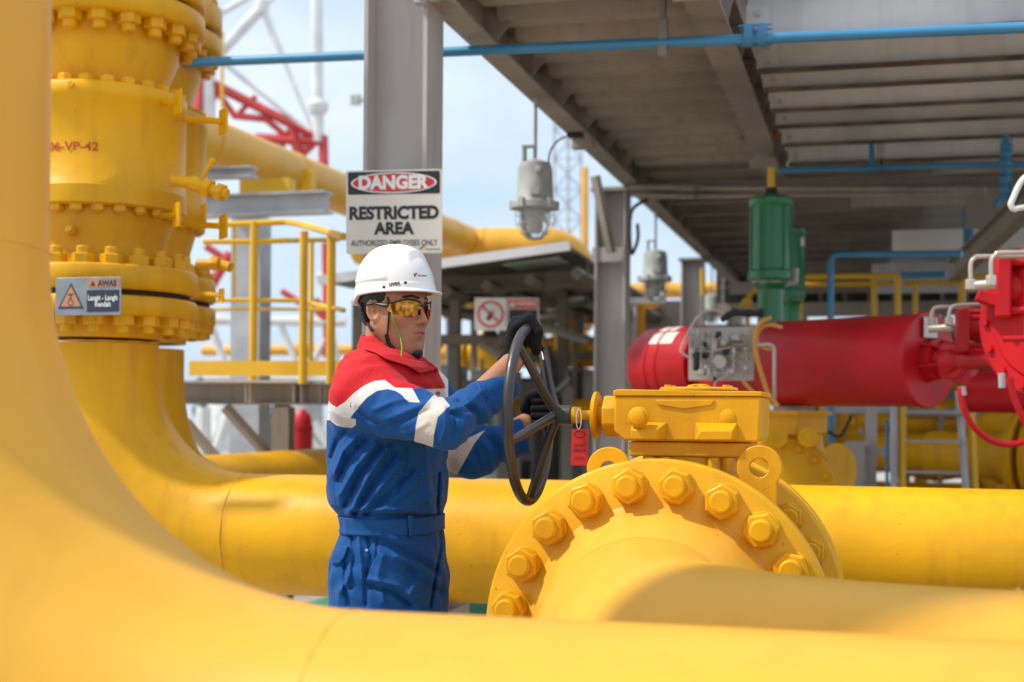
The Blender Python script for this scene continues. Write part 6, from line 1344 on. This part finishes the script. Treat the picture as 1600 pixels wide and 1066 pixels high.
nkT = h2b((0, -0.018, -0.055)); nkB = L(603, 572, 0.0)
def body_sdf(A):
    d = cap(A, nkT, nkB, 0.052, 0.058)
    d = smin(d, ell3(A, nkB-np.array([0.0, 0, 0.06]), (0.085, 0.14, 0.06)), 0.04)
    H = b2h(A); m = ln(H-np.array([0, 0, 0])) < 0.26; hd = np.full(len(A), 1.0); hd[m] = head(H[m]); hd[~m] = ln(H[~m])-0.15
    d = smin(d, hd, 0.018)
    t_ = np.zeros(len(A)); z = A[:, 2]; cu = np.interp(z, TZ, TU)
    core = ell3(A, (TU[8], 0, 1.15), (0.09, 0.13, 0.34)); d = smin(d, core, 0.04)
    d = smin(d, chain(A, [shR, elR, wrR], [0.040, 0.027, 0.0255], 0.02), 0.02); d = smin(d, chain(A, [shL, elL, wrL], [0.040, 0.027, 0.0255], 0.02), 0.02)
    return d
def body_attrs(A):
    H = b2h(A); x = np.abs(H[:, 0]); S_ = np.stack([x, H[:, 1], H[:, 2]], 1)
    lip = np.minimum(line_d(x, H[:, 2], [(0.0, -0.0600), (0.024, -0.0640)])-0.0048*(1-x/0.032), line_d(x, H[:, 2], [(0.0, -0.0690), (0.021, -0.0655)])-0.0058*(1-x/0.032))+np.where(H[:, 1] < 0.03, 1, 0)
    brow = line_d(x, H[:, 2], [(0.012, 0.0215), (0.030, 0.0255), (0.048, 0.0215)])-0.0035; brow = np.clip(0.5-brow/0.003, 0, 1)*(H[:, 1] > 0.03)
    st = cap(S_, (0.0, 0.090, -0.049), (0.024, 0.078, -0.056), 0.008, 0.004); st = np.minimum(st, ell3(S_, (0.0, 0.075, -0.093), (0.03, 0.03, 0.018)))
    return {'lip': np.clip(0.5-lip/0.003, 0, 1), 'brow': brow, 'stub': np.clip(0.5-st/0.010, 0, 1)*0.5}
wk = sdf_obj('person', body_sdf, (-0.30, -0.36, 0.75), (0.40, 0.36, 1.76), 0.0023, 'skin', None, attrs=body_attrs, loc0=(OPn.x, OPn.y, 0.0), smooth=0)
wk['label'] = 'worker in white helmet and blue, red and white coverall turning the black handwheel'; wk['category'] = 'person'
cov = sdf_obj('coverall', cloth, (-0.30, -0.36, 0.05), (0.42, 0.36, 1.56), 0.0032, 'coverall_cloth', wk, attrs=cloth_attrs, smooth=1)
# waistband, pocket flap, placket as thin layers on the cloth
def layer(name, poly, off, th, m, vmax, h=0.003, lo=(-0.22, -0.24, 0.9), hi=(0.22, 0.05, 1.3), zband=None, base=cloth, rnd=2.0, sm_=2):
    def f(A):
        d = base(A); px, py = to_px(A); k = 0.00155
        if zband is None: e = poly_sd(px, py, poly)*k
        else:
            zc = np.interp(A[:, 0], [-0.15, 0.15], zband[0]); e = np.abs(A[:, 2]-zc)-zband[1]
        return smax(smax(np.abs(d-off)-th, e, 0.003), A[:, 1]-vmax, 0.003)
    return sdf_obj(name, f, lo, hi, h, m, wk, smooth=sm_, keep=(name == 'pocket_flap'))
zb = L(614, 822, -0.1)[2]
def belt_base(A): return torso(A)+0.0025+0.0008*np.sin(A[:, 0]*260)*np.clip(-A[:, 0]*12, 0, 1)
layer('waistband', None, 0.0035, 0.0045, 'blue_cloth', 0.3, lo=(-0.22, -0.24, zb-0.05), hi=(0.22, 0.24, zb+0.05), zband=((zb-0.001, zb+0.001), 0.0205), base=belt_base)
layer('pocket_flap', [(524, 852), (545, 853), (538, 872), (531, 881), (518, 881), (519, 868)], 0.0035, 0.0035, 'blue_cloth', -0.05, lo=(-0.22, -0.24, 0.9), hi=(0.0, -0.03, 1.08), h=0.0022)
layer('belt_loop', [(637, 806), (645, 806), (645, 838), (639, 838)], 0.006, 0.003, 'blue_cloth', 0.0, lo=(-0.05, -0.24, 0.98), hi=(0.15, 0.0, 1.12), h=0.0022, base=lambda A: torso(A)-0.003)
# collar
cT = L(601, 540, 0.0); cB = L(606, 576, 0.0); cax = (cB-cT)/np.linalg.norm(cB-cT)
def collar(A):
    q = A-cT; h_ = q@cax; rad = q-h_[:, None]*cax; r = np.sqrt((rad[:, 0]*0.92)**2+rad[:, 1]**2); L_ = np.linalg.norm(cB-cT)
    tt = np.clip(h_/L_, -0.6, 1.6); rr = 0.062+0.026*tt+0.016*np.clip(tt-0.5, 0, 2)
    u = A[:, 0]; zt = np.interp(u, [-0.075, -0.03, 0.005, 0.035, 0.09], [L(575, 521, 0)[2], L(590, 530, -.05)[2], L(602, 540, -.08)[2], L(624, 556, -0.07)[2], L(660, 566, 0)[2]])
    zbm = np.interp(u, [-0.09, -0.03, 0.01, 0.05, 0.08, 0.12], [L(573, 543, 0)[2], L(590, 552, -.05)[2], L(604, 561, -0.085)[2], L(636, 570, -0.07)[2], L(655, 584, -0.03)[2], L(680, 578, 0)[2]])
    d = np.abs(r-rr)-0.0035; d = smax(d, A[:, 2]-zt, 0.004); d = smax(d, zbm-A[:, 2], 0.004)
    gap = np.where(u > 0.03, 0.012+(-(A[:, 2]-zt))*0.35-np.abs(A[:, 1]+0.015), -0.02); return smax(d, gap, 0.003)
sdf_obj('collar', collar, (-0.16, -0.14, 1.36), (0.18, 0.14, 1.56), 0.0022, 'red_cloth', wk, smooth=2)

layer('collar_fold', [(569, 526), (584, 524), (604, 541), (626, 557), (642, 562), (662, 565), (684, 577), (657, 584), (636, 572), (604, 562), (588, 552), (569, 546)], 0.0085, 0.0038, 'red_cloth', 0.14, lo=(-0.16, -0.16, 1.36), hi=(0.18, 0.16, 1.56), h=0.0018, sm_=4, base=lambda A: smin(torso(A), cap(A, nkT, nkB, 0.054, 0.062), 0.02))
# hair under the helmet
def hair(A):
    d = ell3(A, (0, -0.003, 0.038), (0.0765, 0.0865, 0.083)); d = smin(d, ell3(A, (0, -0.040, -0.015), (0.058, 0.044, 0.045)), 0.02); x = np.abs(A[:, 0])
    zl = np.interp(A[:, 1], [-0.09, -0.035, -0.022, 0.000, 0.010, 0.020, 0.03], [-0.045, -0.050, 0.004, 0.016, 0.004, -0.012, -0.010])
    return smax(smax(d, zl-A[:, 2], 0.003), A[:, 1]-0.030-0.0*A[:, 2], 0.004)
hair_o = sdf_obj('hair', hair, (-0.1, -0.12, -0.08), (0.1, 0.08, 0.13), 0.0025, 'hair', wk, to_world=head2world)
# helmet
HP = R(3.0); hz0 = 0.031
def hfr(A): # helmet frame: pitched back a little
    y = A[:, 1]-0.006; z = A[:, 2]-hz0; return np.stack([A[:, 0], y*math.cos(HP)+z*math.sin(HP), -y*math.sin(HP)+z*math.cos(HP)], 1)
def helmet(A):
    Hh = hfr(A); x, y, z = Hh.T
    a, b, c = 0.105, 0.088, 0.119
    q = np.sqrt((x/b)**2+(y/a)**2); k = ((np.abs(q))**2.25+(np.clip(z, 0, 1)/c)**2.25)**(1/2.25); d = (k-1)*0.095
    # raised crown ridge and side panel
    crown = np.clip((0.042-np.abs(x))/0.009, 0, 1)*np.clip((z-0.045)/0.01, 0, 1)*np.clip((0.078-y)/0.011, 0, 1)
    side = np.clip((1-(((y+0.020)/0.062)**2+((z-0.022)/0.056)**2))/0.22, 0, 1)*np.clip((z-0.026)/0.007, 0, 1)*np.clip((np.abs(x)-0.03)/0.01, 0, 1)
    rimr = np.clip((0.024-z)/0.004, 0, 1)
    d = d-0.0055*crown-0.0042*side-0.0016*rimr
    low = -0.004*np.clip(-y/0.1, 0, 1)-0.016*np.clip((-y-0.055)/0.035, 0, 1)
    outer = smax(d, low-z, 0.002); inner = d+0.007
    # brim
    fr = np.clip(y/0.10, 0, 1); br = q-1; ext = 0.006+0.011*fr**2
    bz = np.abs(z-low-0.003+0.22*np.clip(br*0.095, 0, 1))-0.0026; brim = smax(smax(bz, br*0.098-ext, 0.002), -(br*0.098+0.006), 0.002)
    shell = smax(outer, -inner, 0.001); return smin(shell, brim, 0.005)
hel = sdf_obj('helmet', helmet, (-0.13, -0.145, -0.01), (0.13, 0.16, 0.19), 0.0019, 'helmet_shell', wk, to_world=head2world, smooth=1)
def bvh_of(o):
    mw = Matrix.Translation(root_loc(o)); me = o.data; vs = [mw@v.co for v in me.vertices]; return BVHTree.FromPolygons(vs, [tuple(p.vertices) for p in me.polygons])
bh = bvh_of(hel); bb = bvh_of(wk); bc = bvh_of(cov)
def hit(px, py, off, bv_=None):
    d = (P(px, py, 1)-CAMP).normalized(); bst = None
    for b in (bv_ if bv_ else (bb,)):
        h_ = b.ray_cast(CAMP, d)
        if h_[0] is not None and (bst is None or h_[3] < bst[3]): bst = h_
    if bst is None: return None
    return bst[0]+bst[1]*off
def decal(name, shapes, m, off, parent, bv_, sub=None):
    """flat outlines given in photo pixels, laid onto the real surface point by point"""
    q = MB()
    for vs, fs in shapes:
        pts = [hit(a, b, off, bv_) for a, b in vs]
        if any(p is None for p in pts): continue
        q.add(pts, fs)
    if q.v: return q.build(name, m, parent, normals=False)
def text_px(txt, cx, cy, wd, hh, rot=0.0):
    mb = text_mb(txt, (0, 0, 0), Vector((1, 0, 0)), Vector((0, 1, 0)), 1.0, 0.0, bold=0.02); xs = [v.x for v in mb.v]; x0, x1 = min(xs), max(xs); ys = [v.y for v in mb.v]; y0, y1 = min(ys), max(ys); out = []
    for v in mb.v:
        X = (v.x-(x0+x1)/2)/(x1-x0)*wd; Y = (v.y-(y0+y1)/2)/(y1-y0)*hh; out.append((cx+X*math.cos(rot)+Y*math.sin(rot), cy-Y*math.cos(rot)+X*math.sin(rot)))
    return [(out, mb.f)]
def disc_px(cx, cy, r, n=16): return [([(cx+r*math.cos(2*math.pi*i/n), cy+r*math.sin(2*math.pi*i/n)) for i in range(n)], [tuple(range(n))])]
def quad_px(pts): return [(pts, [tuple(range(len(pts)))])]
decal('lettering', text_px('uvex', 617, 444, 17, 6.0, -0.14), 'sign_black', 0.0008, hel, (bh,))
for cx_, cy_ in ((600, 449), (633.5, 442)): decal('rivet', disc_px(cx_, cy_, 2.3), 'sign_black', 0.0008, hel, (bh,))
decal('emblem', quad_px([(646, 428), (649, 427), (650.5, 432), (647, 433)]), 'green_floor', 0.0009, hel, (bh,)); decal('emblem', quad_px([(648.5, 427), (652, 426.5), (652, 429.5)]), 'sign_red', 0.0009, hel, (bh,))
decal('lettering', text_px('PERTAMINA', 660, 431, 14, 2.2, 0.03), 'sign_black', 0.0009, hel, (bh,))
# chest emblem
decal('emblem', quad_px([(680, 613), (685, 611), (688, 616), (683, 616)]), 'sign_red', 0.0012, cov, (bc,)); decal('emblem', quad_px([(677, 622), (681, 615), (683, 616), (680, 624)]), 'blue', 0.0012, cov, (bc,)); decal('emblem', quad_px([(682, 620), (683, 616.5), (687, 617), (685, 621)]), 'leaf', 0.0012, cov, (bc,))
# sunglasses
sg = bpy.data.objects.new('sunglasses', None); C.objects.link(sg); sg.parent = wk; sg.location = HO-wk.location
def gpt(s, ph, z, off=0.0):
    x = s*(0.075+off)*math.sin(ph)**0.92; y = 0.020+(0.0780+off)*math.cos(ph)-0.10*max(0, -z)*0.4; z = z-0.003
    return HO+RGT*x+FWD*y+UPH*z
for s in (1, -1):
    q = MB(); n, mm = 22, 8; vs = []; fs = []
    for lay in (0.0, -0.0016):
        for i in range(n+1):
            t_ = i/n; ph = R(9+66*t_); zt = 0.010+0.008*math.sin(math.pi*min(1, t_*1.2))-0.004*t_; zbm = -0.006-0.019*math.sin(math.pi*min(1, 0.12+t_*0.80))**0.7+0.004*t_
            for j in range(mm+1): vs.append(gpt(s, ph, zbm+(zt-zbm)*j/mm, lay+0.0006*math.sin(math.pi*j/mm)))
    K = (n+1)*(mm+1)
    for i in range(n):
        for j in range(mm):
            a = i*(mm+1)+j; fs += [(a, a+1, a+mm+2, a+mm+1), (K+a, K+a+mm+1, K+a+mm+2, K+a+1)]
    for i in range(n): a = i*(mm+1); b = a+mm; fs += [(a, a+mm+1, K+a+mm+1, K+a), (b, K+b, K+b+mm+1, b+mm+1)]
    for j in range(mm): a = j; b = n*(mm+1)+j; fs += [(a, K+a, K+a+1, a+1), (b, b+1, K+b+1, K+b)]
    q.add(vs, fs); q.build('lens', 'lens', sg)
    q = MB(); top = [gpt(s, R(9+66*i/20), 0.0125+0.008*math.sin(math.pi*min(1, i/20*1.2))-0.004*i/20, 0.0006) for i in range(21)]; q.tube(top, 0.0021, 8); q.build('brow_frame', 'blackp', sg)
    q = MB(); p0 = gpt(s, R(74), 0.003, 0.0); vs_ = [p0, gpt(s, R(84), 0.004, 0.002), HO+RGT*(s*0.0765)+FWD*0.0+UPH*0.006, HO+RGT*(s*0.078)-FWD*0.020+UPH*0.002]
    q.tube(vs_, [0.0058, 0.0045, 0.0030, 0.0026], 8); q.build('temple_arm', 'blackp', sg)
q = MB(); q.tube([gpt(1, R(9), 0.006, 0.001), HO+FWD*0.0985+UPH*0.005, gpt(-1, R(9), 0.006, 0.001)], 0.0026, 8); q.build('bridge', 'blackp', sg)
# straps and cord, laid on the head
def laid(name, pts, r, m, off=0.003, bvs=None, parent=wk, sm=True):
    out = []
    for a, b in pts:
        p = hit(a, b, off, bvs or (bb,))
        if p is not None: out.append(p)
    q = MB(); q.tube(out, r, 8); return q.build(name, m, parent)
def dens(pts, k=5):
    o = []
    for a, b in zip(pts[:-1], pts[1:]): o += [(a[0]+(b[0]-a[0])*i/k, a[1]+(b[1]-a[1])*i/k) for i in range(k)]
    return o+[pts[-1]]
laid('chin_strap', dens([(606, 464), (609, 480), (608, 500), (606, 520), (604, 523)]), 0.0022, 'strap', 0.0025)
laid('chin_strap', dens([(604, 522), (608, 536), (617, 547), (628, 555)]), 0.0050, 'strap', 0.003)
laid('nape_strap', dens([(565, 474), (568, 488), (575, 503), (584, 517)]), 0.0042, 'strap', 0.004, (bb, bvh_of(hair_o)))
def chincup(H):
    S_ = np.stack([np.abs(H[:, 0]), H[:, 1], H[:, 2]], 1); d = cap(S_, (0.0, 0.066, -0.1165), (0.046, 0.014, -0.098), 0.0165, 0.0105)
    d = smin(d, ell3(H, (0, 0.078, -0.112), (0.018, 0.013, 0.014)), 0.01); return smax(d, -(head(H)-0.001), 0.002)
sdf_obj('chin_cup', chincup, (-0.07, 0.0, -0.14), (0.07, 0.11, -0.07), 0.002, 'blackp', wk, to_world=head2world)
q = MB(); q.tube([hit(a, b, 0.004, (bb,)) for a, b in dens([(612, 482), (616, 500), (621, 515), (626, 528)], 4)]+[Lw(628, 543, -0.085), Lw(627, 556, -0.10), Lw(620, 566, -0.115), Lw(612, 569, -0.12), Lw(600, 563, -0.115), Lw(590, 556, -0.10)], 0.0014, 8); q.build('eyewear_cord', 'cord_green', wk)

# --- gloves
WCl = loc(WC)
def fingerA(A, pts, r0_=0.0125, r1_=0.0105): return chain(A, pts, [r0_, r0_*0.96, (r0_+r1_)/2, r1_], 0.004)
def gloveR(A):
    vw = WCl[1]; d = chain(A, [L(801, 560, vw+0.0), L(805, 535, vw+0.004), L(811, 508, vw+0.004)], [0.026, 0.021, 0.018], 0.02)
    mid = L(806, 528, vw+0.004); q = A-mid; d = smin(d, ell3(A, mid, (0.021, 0.045, 0.052)), 0.015)
    for i, (dv, dy, tip) in enumerate(((-0.027, 3, -6), (-0.009, 0, 2), (0.009, 0, 4), (0.027, 2, 0))):
        v_ = vw+dv
        f = fingerA(A, [L(808, 508+dy, v_), L(826, 496+dy, v_), L(840, 517+dy, v_), L(838, 545+tip, v_)], 0.0140, 0.0115); d = smin(d, f, 0.004)
    d = smin(d, ell3(A, L(829, 521, vw+0.004), (0.017, 0.037, 0.034)), 0.012)
    d = smin(d, fingerA(A, [L(808, 545, vw+0.040), L(822, 532, vw+0.058), L(832, 520, vw+0.050), L(838, 512, vw+0.040)], 0.014, 0.011), 0.006)
    d = smin(d, cap(A, L(800, 562, vw), L(795, 570, vw-0.002), 0.0295, 0.0310), 0.006)
    n_ = (wrR-cuR)/np.linalg.norm(wrR-cuR); return smax(d, -((A-wrR)@n_+0.006)-0.0, 0.003)
sdf_obj('glove', gloveR, tuple(WCl+np.array([-0.12, -0.10, 0.06])), tuple(WCl+np.array([0.08, 0.11, 0.28])), 0.0018, 'glove_knit', wk, smooth=1)
def gloveL(A):
    vw = WCl[1]+RW; d = cap(A, L(816, 662, vw+0.012), L(845, 641, vw+0.020), 0.027, 0.026)
    mid = L(836, 644, vw+0.018); d = smin(d, ell3(A, mid, (0.040, 0.022, 0.042)), 0.015)
    for i in range(4):
        y = 625+i*11.5; off = (0, 2, 2, -1)[i]
        f = fingerA(A, [L(856, y, vw+0.026), L(872+off, y+0.5, vw+0.004), L(862+off, y+1, vw-0.020), L(836-off, y+2, vw-0.018)], 0.0108, 0.0098); d = smin(d, f, 0.0018)
    d = smin(d, fingerA(A, [L(820, 636, vw-0.002), L(828, 620, vw-0.012), L(842, 614, vw-0.018), L(856, 615, vw-0.022)], 0.0145, 0.0115), 0.006)
    d = smin(d, cap(A, L(819, 663, vw+0.010), L(811, 669, vw+0.010), 0.0300, 0.0305), 0.006)
    n_ = L(836, 650, vw)-L(806, 674, vw); n_ = n_/np.linalg.norm(n_); return smax(d, -((A-L(811, 668, vw))@n_), 0.003)
sdf_obj('glove', gloveL, tuple(WCl+np.array([-0.12, 0.10, -0.09])), tuple(WCl+np.array([0.10, 0.32, 0.11])), 0.0018, 'glove_knit', wk, smooth=1)
decal('snap_button', disc_px(572.5, 860, 2.2), 'galv', 0.0015, cov, (bc,))
# boots
for s in (-1, 1):
    def boot(A, s=s):
        u0 = TU[0]-0.02; d = cap(A, (u0, s*0.11, 0.20), (u0, s*0.11, 0.07), 0.052, 0.046); d = smin(d, cap(A, (u0-0.02, s*0.11, 0.055), (u0+0.17, s*0.12, 0.045), 0.045, 0.040), 0.03)
        return smax(d, 0.005-A[:, 2], 0.004)
    sdf_obj('boot', boot, (-0.20, s*0.11-0.09, -0.02), (0.25, s*0.11+0.10, 0.28), 0.006, 'black', wk)
